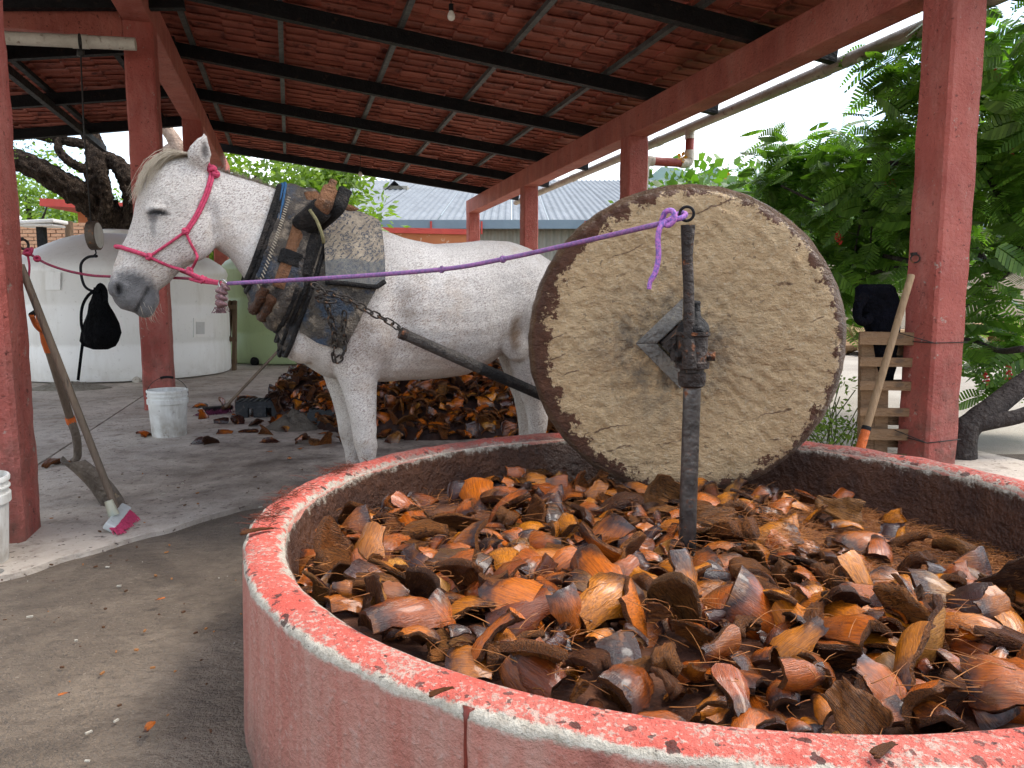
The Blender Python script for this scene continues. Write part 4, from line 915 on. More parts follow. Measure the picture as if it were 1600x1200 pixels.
def m_coat():
    m, nt, b = newmat('fleabitten_grey_coat'); at_ = lambda n_: nd(nt, 'Attribute', None, attribute_name=n_).outputs['Fac']
    P = nd(nt, 'NewGeometry').outputs['Position']
    # horse frame, hair runs back and down
    v = nd(nt, 'Mapping', {'Vector': P, 'Rotation': (0, 0, -math.atan2(HA.y, HA.x))}, vector_type='POINT').outputs[0]
    hair = nd(nt, 'Mapping', {'Vector': v, 'Rotation': (0, math.radians(38), 0)}).outputs[0]
    st = nd(nt, 'Mapping', {'Vector': hair, 'Scale': (0.34, 1, 1)}).outputs[0]
    nW = noise(nt, v, 3.2, 5, 0.6); nF = noise(nt, st, 330, 2, 0.5); nG = noise(nt, st, 210, 3, 0.6)
    col = ramp(nt, nW, [(0.3, (0.56, 0.515, 0.46)), (0.7, (0.78, 0.74, 0.68))])
    dens = mth(nt, 'ADD', mth(nt, 'MULTIPLY', nW, 0.10), mth(nt, 'MULTIPLY', noise(nt, v, 9, 3), 0.06))
    fl = ramp(nt, mth(nt, 'ADD', nG, dens), [(0.575, 0), (0.69, 0.72)])
    z = sepxyz(nt, P)[2]; x = sepxyz(nt, v)[0]
    col = mixc(nt, mth(nt, 'MULTIPLY', fl, ramp(nt, noise(nt, v, 5, 2), [(0.3, 0.45), (0.7, 1)])), col, (0.155, 0.095, 0.075))
    vf = nd(nt, 'TexVoronoi', {'Vector': st, 'Scale': 230.0}); vr = sepxyz(nt, vf.outputs['Color'])[0]
    sp = mth(nt, 'LESS_THAN', vf.outputs['Distance'], mth(nt, 'MULTIPLY', mth(nt, 'POWER', vr, 1.5), 0.36))
    col = mixc(nt, mth(nt, 'MULTIPLY', sp, 0.5), col, (0.17, 0.115, 0.095))
    col = mixc(nt, ramp(nt, nF, [(0.35, 0.28), (0.6, 0)]), col, (0.28, 0.24, 0.21))
    col = mixc(nt, ramp(nt, noise(nt, v, 4.5, 5, .7), [(0.54, 0), (0.72, .45)]), col, (0.42, 0.31, 0.21))
    mudn = ramp(nt, noise(nt, st, 14, 5, 0.7), [(0.36, 0), (0.62, 1)])
    col = mixc(nt, mth(nt, 'MULTIPLY', at_('mud'), mth(nt, 'MULTIPLY', mudn, 0.95)), col, (0.20, 0.125, 0.07))
    streak = ramp(nt, noise(nt, nd(nt, 'Mapping', {'Vector': hair, 'Scale': (0.25, 1, 1)}).outputs[0], 30, 4, 0.7), [(0.62, 0), (0.70, 1)])
    col = mixc(nt, mth(nt, 'MULTIPLY', mth(nt, 'MULTIPLY', streak, smooth01(nt, z, 0.98, 0.6)), 0.85), col, (0.22, 0.14, 0.085))
    grey = ramp(nt, noise(nt, v, 26, 4, 0.6), [(0.3, (0.05, 0.051, 0.054)), (0.7, (0.115, 0.116, 0.12))])
    mz = mth(nt, 'MULTIPLY', smooth01(nt, mth(nt, 'ADD', at_('muz'), mth(nt, 'MULTIPLY', mth(nt, 'SUBTRACT', noise(nt, v, 60, 4), 0.5), 0.5)), 0.25, 0.85), 0.93)
    col = mixc(nt, mz, col, grey)
    col = mixc(nt, mth(nt, 'MULTIPLY', smooth01(nt, mth(nt, 'ADD', at_('eye'), mth(nt, 'MULTIPLY', mth(nt, 'SUBTRACT', noise(nt, v, 70, 3), 0.5), 0.4)), 0.25, 0.9), 0.85), col, (0.075, 0.072, 0.075))
    col = mixc(nt, mth(nt, 'MULTIPLY', at_('earz'), 0.8), col, (0.12, 0.11, 0.10))
    col = mixc(nt, at_('slit'), col, (0.012, 0.011, 0.011))
    col = mixc(nt, at_('hoof'), col, (0.11, 0.09, 0.075))
    sk(nt, b.inputs['Base Color'], col); b.inputs['Roughness'].default_value = 0.62; b.inputs['Specular IOR Level'].default_value = 0.3
    b.inputs['Sheen Weight'].default_value = 0.15
    bump(nt, b, mth(nt, 'ADD', mth(nt, 'MULTIPLY', nF, 0.5), mth(nt, 'ADD', nG, noise(nt, v, 22, 3))), 0.7, 0.012); return m
hme.materials.clear(); hme.materials.append(m_coat())
hme.polygons.foreach_set('use_smooth', [True] * len(hme.polygons)); hme.update()
horse = thing('horse', 'speckled white grey horse in a worn collar standing behind the pit', 'horse', HC + HA * .6)
hb = bpy.data.objects.new('body', hme); COL.objects.link(hb); hb.parent = horse; hb.location = -horse.location
HB = BVHTree.FromPolygons([Vector(v) for v in hv], [tuple(p.vertices) for p in hme.polygons])
CAM = Vector((0, 0, EYE))
def skin(x, y, off=0.0):
    """point on the horse seen at a photo pixel, lifted off the skin"""
    h = HB.ray_cast(CAM, ray(x, y))
    if h[0] is None: return None
    return h[0] + h[1] * off
# hair: forelock, short mane, chin whiskers, tail
M_MANE = mat('pale_mane_hair', (0.62, 0.55, 0.43), (0.36, 0.30, 0.22), 22, 0.5, bmp=0, stretch=(1, 1, .3))
def strands(name, roots, mt, parent=horse, rad=0.0016, n=5, seg=6):
    V, F = [], []; c = 0
    for (p, q1, q2, q3, r) in roots:
        pts = spline([p, q1, q2, q3], 3)
        prev = None
        for k, q in enumerate(pts):
            t = (pts[min(k + 1, len(pts) - 1)] - pts[max(k - 1, 0)]).normalized(); sd = t.cross(Vector((0.2, -1, 0.3))).normalized(); up = sd.cross(t); rr = r * (1 - 0.85 * (k / (len(pts) - 1)) ** 1.5)
            V += [(q + sd * rr)[:], (q - sd * rr * .6 + up * rr * .8)[:], (q - sd * rr * .6 - up * rr * .8)[:]]
        for k in range(len(pts) - 1):
            b0 = c + 3 * k
            for (i0, i1) in ((0, 1), (1, 2), (2, 0)): F.append((b0 + i0, b0 + i1, b0 + 3 + i1, b0 + 3 + i0))
        c += 3 * len(pts)
    return npmesh(name, V, F, mt, parent, smooth=True)
rt_ = []
for i in range(560):                                            # forelock: from between the ears forward down the brow
    t0 = rng.normal(0.0, .03); s0 = -.395 + rng.normal(0, .022); jit = lambda a: rng.normal(0, a)
    ln = rng.uniform(0.4, 0.92); tl = t0 + rng.normal(0.015, .018)
    fr = lambda s, z, e: H(s + jit(e), tl * (1 + .9 * (1.70 - z) / .3) + jit(e), z + jit(e))
    p0 = H(s0, t0, 1.712); a_ = (H(-.505, tl, 1.712), H(-.595, tl * 1.3, 1.632), H(-.645, tl * 1.5, 1.50))
    q1 = p0.lerp(a_[0], ln) + Vector((jit(.006), jit(.006), jit(.007))); q2 = p0.lerp(a_[0], .3).lerp(a_[1], ln) + Vector((jit(.008), jit(.008), jit(.008))); q3 = p0.lerp(a_[1], .25).lerp(a_[2], ln) + Vector((jit(.012), jit(.012), jit(.012)))
    rt_.append((p0, q1, q2, q3, 0.0014))
strands('forelock', rt_, M_MANE)
rt_ = []
for i in range(520):                                            # roached mane, lies over to the near side a little
    k = rng.random(); s_ = -.38 + .40 * k; z_ = lerps([-.385, -.31, -.23, -.15, -.05, .07], [1.69, 1.675, 1.652, 1.632, 1.602, 1.56], s_) - .012
    L = rng.uniform(.015, .038); p0 = H(s_, rng.normal(0, .008), z_); d = Vector((0, 0, 1)) * rng.uniform(.4, .9) + HN * rng.normal(.35, .3) + HA * rng.uniform(.1, .6)
    rt_.append((p0, p0 + d * L * .4, p0 + d * L * .8 + HN * L * .1, p0 + d * L + HN * L * .35 - Vector((0, 0, L * .3)), 0.0018))
strands('mane', rt_, mat('short_mane_hair', (0.42, 0.36, 0.29), (0.24, 0.19, 0.15), 20, 0.6, bmp=0))
rt_ = []
for i in range(46):
    p0 = H(-.585 + rng.normal(0, .02), rng.normal(0.0, .03), 1.075 + rng.normal(0, .018)); d = Vector((rng.normal(.25, .3), -0.2, -1)).normalized(); L = rng.uniform(.03, .075)
    rt_.append((p0, p0 + d * L * .4, p0 + d * L * .75, p0 + d * L + HA * .01, 0.0007))
strands('chin_whiskers', rt_, M_MANE)
rt_ = []
for i in range(260):
    p0 = H(1.43 + rng.normal(0, .012), rng.normal(0, .025), 1.20 + rng.normal(0, .02)); z1 = rng.uniform(.45, .62)
    rt_.append((p0, p0 + HA * .05 - Vector((0, 0, .15)), H(1.49 + rng.normal(0, .02), rng.normal(0, .04), .85), H(1.47 + rng.normal(0, .03), rng.normal(0, .045), z1), 0.004))
strands('tail', rt_, M_MANE)
# ================================================================ collar, pads, chains, ropes
def wrap(w_, th, off):
    """point round the neck base: w_ 0 front edge .. 1 rear edge, th angle from the crest, lifted off the skin"""
    T = Vector((lerps([0, 1], [-.035, .215], w_), 0, lerps([0, 1], [1.61, 1.53], w_))); Bt = Vector((lerps([0, 1], [-.205, -.01], w_), 0, lerps([0, 1], [1.165, .915], w_)))
    c = (T + Bt) / 2; u = (T - Bt).normalized(); d = u * math.cos(th) + Vector((0, 1, 0)) * math.sin(th)
    o = H(*(c + d * 0.75)); dw = H(*c) - o
    h = HB.ray_cast(o, dw.normalized(), dw.length)
    if h[0] is None: return H(*(c + d * 0.2)) - dw.normalized() * off
    return h[0] - dw.normalized() * off
def m_leather(name, c1, c2, c3=None, blue=0.0, rough=0.6):
    m, nt, b = newmat(name); v = coords(nt, 'Object')
    col = ramp(nt, noise(nt, v, 9, 6, 0.7, 0.4), [(0.3, c2), (0.66, c1)])
    if c3: col = mixc(nt, ramp(nt, noise(nt, v, 17, 5, 0.7), [(0.52, 0), (0.64, 0.8)]), col, c3)
    if blue: col = mixc(nt, ramp(nt, noise(nt, nd(nt, 'Mapping', {'Vector': v, 'Location': (5, 2, 1)}).outputs[0], 7, 4, 0.6), [(0.52, 0), (0.6, blue)]), col, (0.035, 0.07, 0.12))
    sk(nt, b.inputs['Base Color'], col); b.inputs['Roughness'].default_value = rough
    b.inputs['Specular IOR Level'].default_value = .25; bump(nt, b, mth(nt, 'ADD', noise(nt, v, 22, 5, 0.7), mth(nt, 'MULTIPLY', noise(nt, v, 110, 3), .5)), 1.0, 0.04); return m
M_PAD = m_leather('worn_canvas_collar', (0.15, 0.125, 0.10), (0.022, 0.02, 0.02), (0.34, 0.275, 0.20), 0.5)
M_DARK = m_leather('black_greasy_leather', (0.018, 0.016, 0.015), (0.006, 0.006, 0.006), (0.05, 0.04, 0.033))
M_BROWN = m_leather('brown_leather_roll', (0.15, 0.065, 0.03), (0.06, 0.028, 0.016), (0.04, 0.03, 0.025), 0, 0.45)
M_HAME = m_leather('polished_hame_wood', (0.30, 0.145, 0.07), (0.17, 0.075, 0.035), (0.07, 0.04, 0.025), 0, 0.45)
collar = thing('horse_collar', 'worn padded collar with wooden hames strapped round the neck of the horse', 'harness', H(0.05, 0, 1.0))
NT_, NW = 56, 12
m = MB(); rings = []
for j in range(NT_):
    th = 2 * PI * j / NT_; ring = []
    for k in range(NW + 1):
        w_ = k / NW; th_ = 0.014 + 0.052 * math.sin(PI * min(1, w_ * 1.02)) ** 0.6 + 0.010 * math.sin(w_ * PI * 4) * (0.3 < w_ < .95)
        if k in (0, NW): th_ = -0.004
        th_ += 0.008 * mnoise.noise((math.cos(th) * 5, math.sin(th) * 5, w_ * 5)) + 0.005 * mnoise.noise((math.cos(th) * 14, math.sin(th) * 14, w_ * 12))
        ring.append(wrap(w_, th, th_))
    rings.append(ring)
vs = [p for r in rings for p in r]; fs = []
for j in range(NT_):
    for k in range(NW):
        a = j * (NW + 1) + k; b_ = ((j + 1) % NT_) * (NW + 1) + k; fs.append((a, b_, b_ + 1, a + 1))
m.add(vs, fs); m.build('collar_pad', M_PAD, collar, smooth=True, loc=H(0, 0, 1.2))
m = MB(); p = [wrap(0.03, 2 * PI * j / 48, 0.016) for j in range(49)]; m.tube(p, 0.017, 8, cap=False)
p = [wrap(0.10, 2 * PI * j / 48, 0.03) for j in range(49)]; m.tube(p, 0.012, 8, cap=False); m.build('collar_rim', M_DARK, collar, smooth=True, loc=H(-.1, 0, 1.3))
m = MB(); p = [wrap(0.02 + .02 * i, math.radians(a), 0.034) for i, a in enumerate((-20, -5, 8, 22, 36, 50, 60))]; m.tube(spline(p, 4), 0.007, 7)
p = [q + Vector((0.012, 0, 0.004)) for q in p]; m.tube(spline(p, 4), 0.006, 7); m.build('blue_cord', mat('blue_cord', (0.03, 0.11, 0.22), (0.02, 0.06, 0.13), 30, 0.7), collar, smooth=True, loc=H(-.03, 0, 1.6))
for k, (w_, a0, a1, r) in enumerate(((0.30, 138, 222, 0.027), (0.46, 138, 222, 0.029), (0.62, 124, 236, 0.020), (0.74, 118, 240, 0.016))):
    m = MB(); p = [wrap(w_, math.radians(a0 + (a1 - a0) * i / 16), 0.048 + .006 * mnoise.noise((i * .7, k, 1))) for i in range(17)]; m.tube(spline(p, 2), [r * (0.8 + .3 * mnoise.noise((i * .4, k, 4)) + .1) for i in range(33)], 9)
    m.build('leather_roll', M_BROWN if k < 2 else M_DARK, collar, smooth=True, loc=H(-.1, 0, 1.0))
for k, w_ in enumerate((0.86, 0.97)):
    m = MB(); p = [wrap(w_, 2 * PI * i / 40, 0.034 + .004 * mnoise.noise((i * .6, k, 1))) for i in range(41)]; flat_tube(m, p, .016, .006, HN) if False else m.tube(p, 0.011, 7, cap=False); m.build('edge_cord', M_DARK, collar, smooth=True, loc=H(.1, 0, 1.2))
m = MB()
for i in range(34):                                               # coarse stitches on the near side
    a = math.radians(28 + i * 3.4); q0, q1 = wrap(.17, a, .058), wrap(.22, a + .012, .062); m.tube([q0, q1], .0028, 5)
m.build('stitching', mat('pale_thread', (.38, .33, .25), None, 30, .8, bmp=0), collar, loc=H(0, .2, 1.3))
# hames: one wooden bar on each side, tips standing up over the withers
def flat_tube(m, path, wx, wy, side, mi=0):
    rings = []; n = len(path)
    for i, p in enumerate(path):
        t = (path[min(i + 1, n - 1)] - path[max(i - 1, 0)]).normalized(); a = (side - t * side.dot(t)).normalized(); b_ = t.cross(a); x_, y_ = (wx[i], wy[i]) if hasattr(wx, '__len__') else (wx, wy)
        rings.append([p + a * (y_ * math.copysign(abs(math.cos(q)) ** .7, math.cos(q))) + b_ * (x_ * math.copysign(abs(math.sin(q)) ** .7, math.sin(q))) for q in [2 * PI * j / 12 for j in range(12)]])
    m.loft(rings, True, mi)
near = [wrap(0.52, math.radians(a), 0.052) for a in (128, 112, 96, 82, 68, 54)]
tipn = [at(503, 325, 3.19), at(513, 303, 3.21), at(521, 283, 3.23)]
pn = spline(near + tipn, 5)
m = MB(); flat_tube(m, pn, [0.040 - .012 * max(0, (i / len(pn) - .6)) * 2.2 - (.014 if i > len(pn) - 4 else 0) for i in range(len(pn))], [0.020] * len(pn), HN); m.build('hame', M_HAME, collar, smooth=True, loc=near[2])['label'] = 'near wooden hame bar with its tip standing up'
farp = [H(hloc(p)[0], -hloc(p)[1], hloc(p)[2]) for p in near] + [at(487, 322, 3.42), at(486, 303, 3.43)]
pf = spline(farp, 5); m = MB(); flat_tube(m, pf, 0.034, 0.02, HN); m.build('hame', M_HAME, collar, smooth=True, loc=farp[2])
def seg_wrap(name, i0, i1, mt, k=1.22):
    m = MB(); q = pn[i0:i1]; flat_tube(m, q, [0.040 * k + .006 * mnoise.noise((i * 1.3, 1, 5)) for i in range(len(q))], [0.030 + .006 * mnoise.noise((i * 1.7, 2, 5)) for i in range(len(q))], HN); return m.build(name, mt, collar, smooth=True, loc=q[0])
L_ = len(pn)
seg_wrap('tape_wrap', int(L_ * .62), int(L_ * .78), M_DARK); seg_wrap('tape_wrap', int(L_ * .18), int(L_ * .34), M_DARK, 1.35)
m = MB(); bk = [p + HA * 0.065 - HN * .005 for p in pn[int(L_ * .1):int(L_ * .93)]]; flat_tube(m, bk, 0.030, 0.022, HN); m.build('strap_bar', M_DARK, collar, smooth=True, loc=bk[0])
m = MB(); m.tube(spline([at(484, 328, 3.14), at(495, 345, 3.12), at(503, 366, 3.10), at(506, 380, 3.11)], 5), 0.007, 8); m.build('cord', mat('olive_cord', (0.17, 0.15, 0.07), None, 20, 0.7), collar, smooth=True, loc=at(495, 345, 3.1))
m = MB(); m.tube(spline([at(515, 320, 3.30), at(533, 323, 3.33), at(548, 325, 3.35), at(560, 327, 3.37)], 4), [0.010, .012, .013, .014, .014, .013, .013, .014, .014, .012, .010, .007, .004], 8); m.build('peg', M_HAME, collar, smooth=True, loc=at(533, 323, 3.33))
# pads behind the collar
def m_floral():
    m, nt, b = newmat('floral_saddle_cloth'); v = coords(nt, 'UV')
    base = ramp(nt, noise(nt, v, 8, 5, 0.7), [(0.3, (0.12, 0.095, 0.07)), (0.68, (0.33, 0.27, 0.19))])
    sc = nd(nt, 'Mapping', {'Vector': v, 'Scale': (4.4, 4.4, 1)}).outputs[0]
    vo = nd(nt, 'TexVoronoi', {'Vector': sc, 'Scale': 1.0, 'Randomness': 0.55}, voronoi_dimensions='2D')
    d = nd(nt, 'VectorMath', {0: sc, 1: vo.outputs['Position']}, operation='SUBTRACT').outputs[0]; dx, dy, _ = sepxyz(nt, d)
    ang = mth(nt, 'ARCTAN2', dy, dx); r = mth(nt, 'SQRT', mth(nt, 'ADD', mth(nt, 'MULTIPLY', dx, dx), mth(nt, 'MULTIPLY', dy, dy)))
    petal = mth(nt, 'MULTIPLY_ADD', mth(nt, 'ABSOLUTE', mth(nt, 'COSINE', mth(nt, 'MULTIPLY', ang, 2.5))), 0.17, 0.19)
    fl = mth(nt, 'MULTIPLY', mth(nt, 'LESS_THAN', r, petal), mth(nt, 'GREATER_THAN', r, 0.10))
    fl = mth(nt, 'MULTIPLY', fl, mth(nt, 'SUBTRACT', 1.0, mth(nt, 'MULTIPLY', mth(nt, 'LESS_THAN', mth(nt, 'ABSOLUTE', mth(nt, 'SUBTRACT', r, mth(nt, 'MULTIPLY', petal, 0.72))), 0.03), 0.8)))
    sel = mth(nt, 'GREATER_THAN', sepxyz(nt, vo.outputs['Color'])[0], 0.35)
    # scrolls of leaves between the flowers
    wv = nd(nt, 'TexWave', {'Vector': nd(nt, 'Mapping', {'Vector': v, 'Rotation': (0, 0, .7)}).outputs[0], 'Scale': 5.0, 'Distortion': 7.0, 'Detail': 1.0, 'Detail Scale': 1.2}).outputs['Fac']
    lf = mth(nt, 'MULTIPLY', mth(nt, 'GREATER_THAN', wv, 0.72), mth(nt, 'GREATER_THAN', noise(nt, v, 26, 1), 0.48))
    pat = mth(nt, 'MAXIMUM', mth(nt, 'MULTIPLY', fl, sel), mth(nt, 'MULTIPLY', lf, mth(nt, 'GREATER_THAN', r, 0.38)))
    y = sepxyz(nt, v)[1]
    band = smooth01(nt, y, 0.36, 0.33)
    col = mixc(nt, mth(nt, 'MULTIPLY', pat, 0.88), base, (0.028, 0.035, 0.05))
    col = mixc(nt, mth(nt, 'MULTIPLY', band, 0.75), col, ramp(nt, noise(nt, v, 14, 5, 0.7), [(0.35, (0.03, 0.045, 0.065)), (0.65, (0.13, 0.13, 0.115))]))
    col = mixc(nt, ramp(nt, noise(nt, v, 5, 5, 0.7), [(0.52, 0), (0.7, 0.7)]), col, (0.05, 0.043, 0.036))
    sk(nt, b.inputs['Base Color'], col); b.inputs['Roughness'].default_value = 0.7
    bump(nt, b, mth(nt, 'ADD', noise(nt, v, 60, 4), noise(nt, v, 16, 4)), 0.5, 0.01); return m
def pad(name, s_of, th_of, na, nb, off, mt, thick=0.014):
    """cloth wrapped over the body: a along the horse, b round it; s_of(a,b), th_of(a,b) angle from the back line; real thickness"""
    O, I, uv = [], [], []
    for i in range(na + 1):
        for j in range(nb + 1):
            a, b_ = i / na, j / nb; s_, th = s_of(a, b_), th_of(a, b_)
            c = H(s_, 0, 1.12); d = HN * math.sin(th) + Vector((0, 0, math.cos(th))); o_ = c + d * .9
            h = HB.ray_cast(o_, -d, .9); p_ = h[0] if h[0] is not None else c + d * .28
            edge_ = 0.004 * mnoise.noise((a * 5, b_ * 9, off * 50)) + 0.004 * mnoise.noise((a * 14, b_ * 20, 2))
            I.append(p_ + d * (off + edge_)); O.append(p_ + d * (off + thick + edge_)); uv.append((a * .78, b_ * 2.55))
    n = len(O); q = nb + 1; fs = []
    for i in range(na):
        for j in range(nb):
            a = i * q + j; fs.append((a, a + 1, a + q + 1, a + q)); fs.append((n + a, n + a + q, n + a + q + 1, n + a + 1))
    for i in range(na):
        for a in (i * q, i * q + nb): fs.append((a, a + q, n + a + q, n + a))
    for j in range(nb):
        for a in (j, na * q + j): fs.append((a, n + a, n + a + 1, a + 1))
    m = MB(); m.add(O + I, fs); ob = m.build(name, mt, collar, smooth='auto', loc=H(.3, 0, 1.4))
    ul = ob.data.uv_layers.new(name='UVMap')
    for lp in ob.data.loops: ul.data[lp.index].uv = uv[lp.vertex_index % n]
    return ob
TH0 = math.radians(84)
pad('saddle_cloth', lambda a, b_: .14 + a * (.255 + .015 * math.sin(b_ * PI)) - .02 * abs(2 * b_ - 1), lambda a, b_: (1 - 2 * b_) * (TH0 - .10 * (1 - a) - 0.10 * max(0, a - .85) / .15), 14, 44, 0.036, m_floral())
pad('under_pad', lambda a, b_: .07 + a * (.29 - .30 * max(0, abs(2 * b_ - 1) - .62)) - .11 * max(0, abs(2 * b_ - 1) - .5), lambda a, b_: (1 - 2 * b_) * math.radians(132), 14, 52, 0.016, m_leather('blue_grey_under_pad', (0.16, 0.135, 0.105), (0.025, 0.024, 0.024), (0.33, 0.27, 0.20), 0.7), 0.016)
m = MB()
for sg in (1, -1):
    p = []
    for i in range(15):
        a = i / 14; s_ = .14 + a * .255 - .02; th = sg * (TH0 - .10 * (1 - a) - 0.10 * max(0, a - .85) / .15)
        c = H(s_, 0, 1.12); d = HN * math.sin(th) + Vector((0, 0, math.cos(th))); h = HB.ray_cast(c + d * .9, -d, .9); p.append(h[0] + d * .044)
    m.tube(p, 0.012, 7)
m.build('cloth_hem', M_DARK, collar, smooth=True, loc=H(.3, 0, 1.2))
# ---- chains
M_CHAIN = mat('chain_iron', (0.085, 0.072, 0.062), (0.03, 0.027, 0.025), 25, 0.45, (0.16, 0.09, 0.05), 30, metal=0.6, bmp=0.4)
def link_mesh(L, W, r):
    m = MB(); pts = []
    for i in range(20):
        a = 2 * PI * i / 20; pts.append(Vector((math.cos(a) * W / 2, 0, math.copysign((L - W) / 2, math.sin(a)) + math.sin(a) * W / 2)))
    rings = []; n = 20
    for i in range(n):
        t = (pts[(i + 1) % n] - pts[i - 1]).normalized(); b_ = Vector((0, 1, 0)); a = t.cross(b_)
        rings.append([pts[i] + a * r * math.cos(2 * PI * j / 6) + b_ * r * math.sin(2 * PI * j / 6) for j in range(6)])
    vs = [p for q in rings for p in q]; fs = [(i * 6 + j, ((i + 1) % n) * 6 + j, ((i + 1) % n) * 6 + (j + 1) % 6, i * 6 + (j + 1) % 6) for i in range(n) for j in range(6)]
    me = bpy.data.meshes.new('link'); me.from_pydata(vs, [], fs); me.materials.append(M_CHAIN); me.polygons.foreach_set('use_smooth', [True] * len(fs))
    bm = bmesh.new(); bm.from_mesh(me); bmesh.ops.recalc_face_normals(bm, faces=bm.faces); bm.to_mesh(me); bm.free(); return me
LINK = link_mesh(0.046, 0.026, 0.0042)
def chain(label, path, pitch=0.036):
    path = spline(path, 12); acc = [0]
    for i in range(1, len(path)): acc.append(acc[-1] + (path[i] - path[i - 1]).length)
    root = thing('chain', label, 'chain', path[0]); n = int(acc[-1] / pitch)
    for k in range(n):
        s = (k + .5) * pitch; i = max(1, int(np.searchsorted(acc, s))); i = min(i, len(path) - 1); f = (s - acc[i - 1]) / max(1e-6, acc[i] - acc[i - 1]); p = path[i - 1].lerp(path[i], f); t = (path[i] - path[i - 1]).normalized()
        o = bpy.data.objects.new('link', LINK); COL.objects.link(o); o.parent = root
        Q = t.to_track_quat('Z', 'Y').to_matrix() @ Matrix.Rotation((PI / 2 if k % 2 else 0) + rng.normal(.5, .15), 3, 'Z')
        o.matrix_local = Matrix.Translation(p - root.location) @ Q.to_4x4()
    return root
def sk_d(x, y, off): 
    p = skin(x, y, off); return p if p is not None else at(x, y, 3.1)
CA = sk_d(507, 458, .085)
chain('iron draught chain running from the collar to the wooden pull bar', [CA, sk_d(540, 470, .085), sk_d(575, 490, .07), sk_d(603, 508, .05), at(630, 522, 3.27)])
chain('slack loop of iron chain hanging down the shoulder of the horse', [sk_d(512, 462, .09), sk_d(517, 490, .06), sk_d(520, 525, .035), sk_d(525, 552, .03), sk_d(532, 561, .03), sk_d(539, 545, .03), sk_d(538, 510, .045), sk_d(535, 480, .085)])
chain('short doubled chain knotted at the side of the collar', [sk_d(503, 450, .085), sk_d(512, 462, .10), sk_d(505, 470, .095), sk_d(518, 474, .10), sk_d(530, 470, .10)])
b0 = at(628, 521, 3.27); b1 = at(825, 608, 3.52); b2 = b1 + (b1 - b0) * .9
bar_ = thing('pull_bar', 'dark wooden pull bar between the chain and the millstone', 'bar', b0)
m = MB(); m.tube([b0, b0.lerp(b1, .5), b1, b2], [0.024, 0.027, 0.024, 0.024], 12); m.build('shaft', m_leather('dark_bar_wood', (0.12, 0.105, 0.09), (0.05, 0.045, 0.04), (0.03, .028, .026)), bar_, smooth='auto', loc=b0)
m = MB(); m.tube([b0.lerp(b1, -.012), b0.lerp(b1, .03)], 0.027, 12); m.build('iron_cap', M_RUST, bar_, smooth='auto', loc=b0)
m = MB(); m.tube([b0.lerp(b1, .60), b1, b1.lerp(b2, .5)], [.027, .0265, .0265], 12); m.build('rubber_sleeve', M_DARK, bar_, smooth='auto', loc=b1)
# ---- halter and ropes
def m_rope(name, c1, c2):
    m, nt, b = newmat(name); v = nd(nt, 'NewGeometry').outputs['Position']
    col = mixc(nt, ramp(nt, noise(nt, v, 110, 3, 0.6), [(0.42, 0), (0.58, 1)]), c1, c2); col = mixc(nt, ramp(nt, noise(nt, v, 12, 4), [(0.55, 0), (0.75, .5)]), col, (0.06, 0.035, 0.04))
    sk(nt, b.inputs['Base Color'], col); b.inputs['Roughness'].default_value = 0.75; bump(nt, b, noise(nt, v, 260, 2), 0.6, 0.003); return m
M_PINK = m_rope('pink_rope', (0.52, 0.045, 0.11), (0.36, 0.03, 0.075)); M_PURP = m_rope('purple_rope', (0.27, 0.11, 0.28), (0.15, 0.09, 0.22)); M_LILAC = m_rope('lilac_rope', (0.45, 0.16, 0.46), (0.16, 0.10, 0.34)); M_OLDR = m_rope('old_pink_rope', (0.24, 0.13, 0.13), (0.12, 0.07, 0.075))
halter = thing('rope_halter', 'bright pink rope halter tied on the head of the horse', 'halter', H(-.5, 0, 1.3))
def mir(P): l = hloc(P); return H(l[0], -l[1], l[2])
def hs(x, y, off=.006):
    p = skin(x, y, off); return p if p is not None else None
nb_near = [hs(233, 401), hs(222, 397), hs(210, 393), hs(199, 390), hs(190, 387)]
nb_near = [p for p in nb_near if p is not None]; ridge = H(-.702, 0, 1.322)
nbp = nb_near + [ridge] + [mir(p) for p in reversed(nb_near)]
m = MB(); m.tube(spline(nbp, 5), 0.0095, 9); m.build('noseband', M_PINK, halter, smooth=True, loc=ridge)
ckp = [hs(233, 401), hs(250, 390), hs(270, 376), hs(290, 362)]; upp = [hs(290, 361), hs(305, 336), hs(318, 308), hs(326, 285), hs(329, 268)]
for sg in (0, 1):
    f_ = mir if sg else (lambda p: p)
    m = MB(); m.tube(spline([f_(p) for p in ckp if p is not None], 5), 0.006, 8)
    q = [f_(p) for p in upp if p is not None]; m.tube(spline(q, 5), 0.0065, 8)
    m.tube(spline([p + HA * (.012) for p in q], 5), 0.0065, 8)
    m.build('cheek_rope', M_PINK, halter, smooth=True, loc=f_(ckp[1]))
    th_ = [hs(290, 362), hs(298, 380), hs(306, 395), at(308, 403, 3.16), at(303, 414, 3.2), at(297, 423, 3.21)]
    m = MB(); m.tube(spline([f_(p) for p in th_ if p is not None], 5), 0.006, 8); m.build('throat_rope', M_PINK, halter, smooth=True, loc=f_(th_[0]))
    lw = [hs(233, 401), hs(250, 409), hs(268, 416), at(292, 424, 3.16), at(312, 433, 3.16)]
    m = MB(); m.tube(spline([f_(p) for p in lw if p is not None], 5), 0.0065, 8); m.build('jaw_rope', M_PINK, halter, smooth=True, loc=f_(lw[0]))
m = MB(); q = [p for p in upp if p is not None]; top_ = q[-1]; m.tube(spline([top_, H(-.335, .045, 1.705), H(-.335, 0, 1.715), H(-.335, -.045, 1.705), mir(top_)], 5), 0.008, 8); m.build('crown_rope', M_PINK, halter, smooth=True, loc=top_)
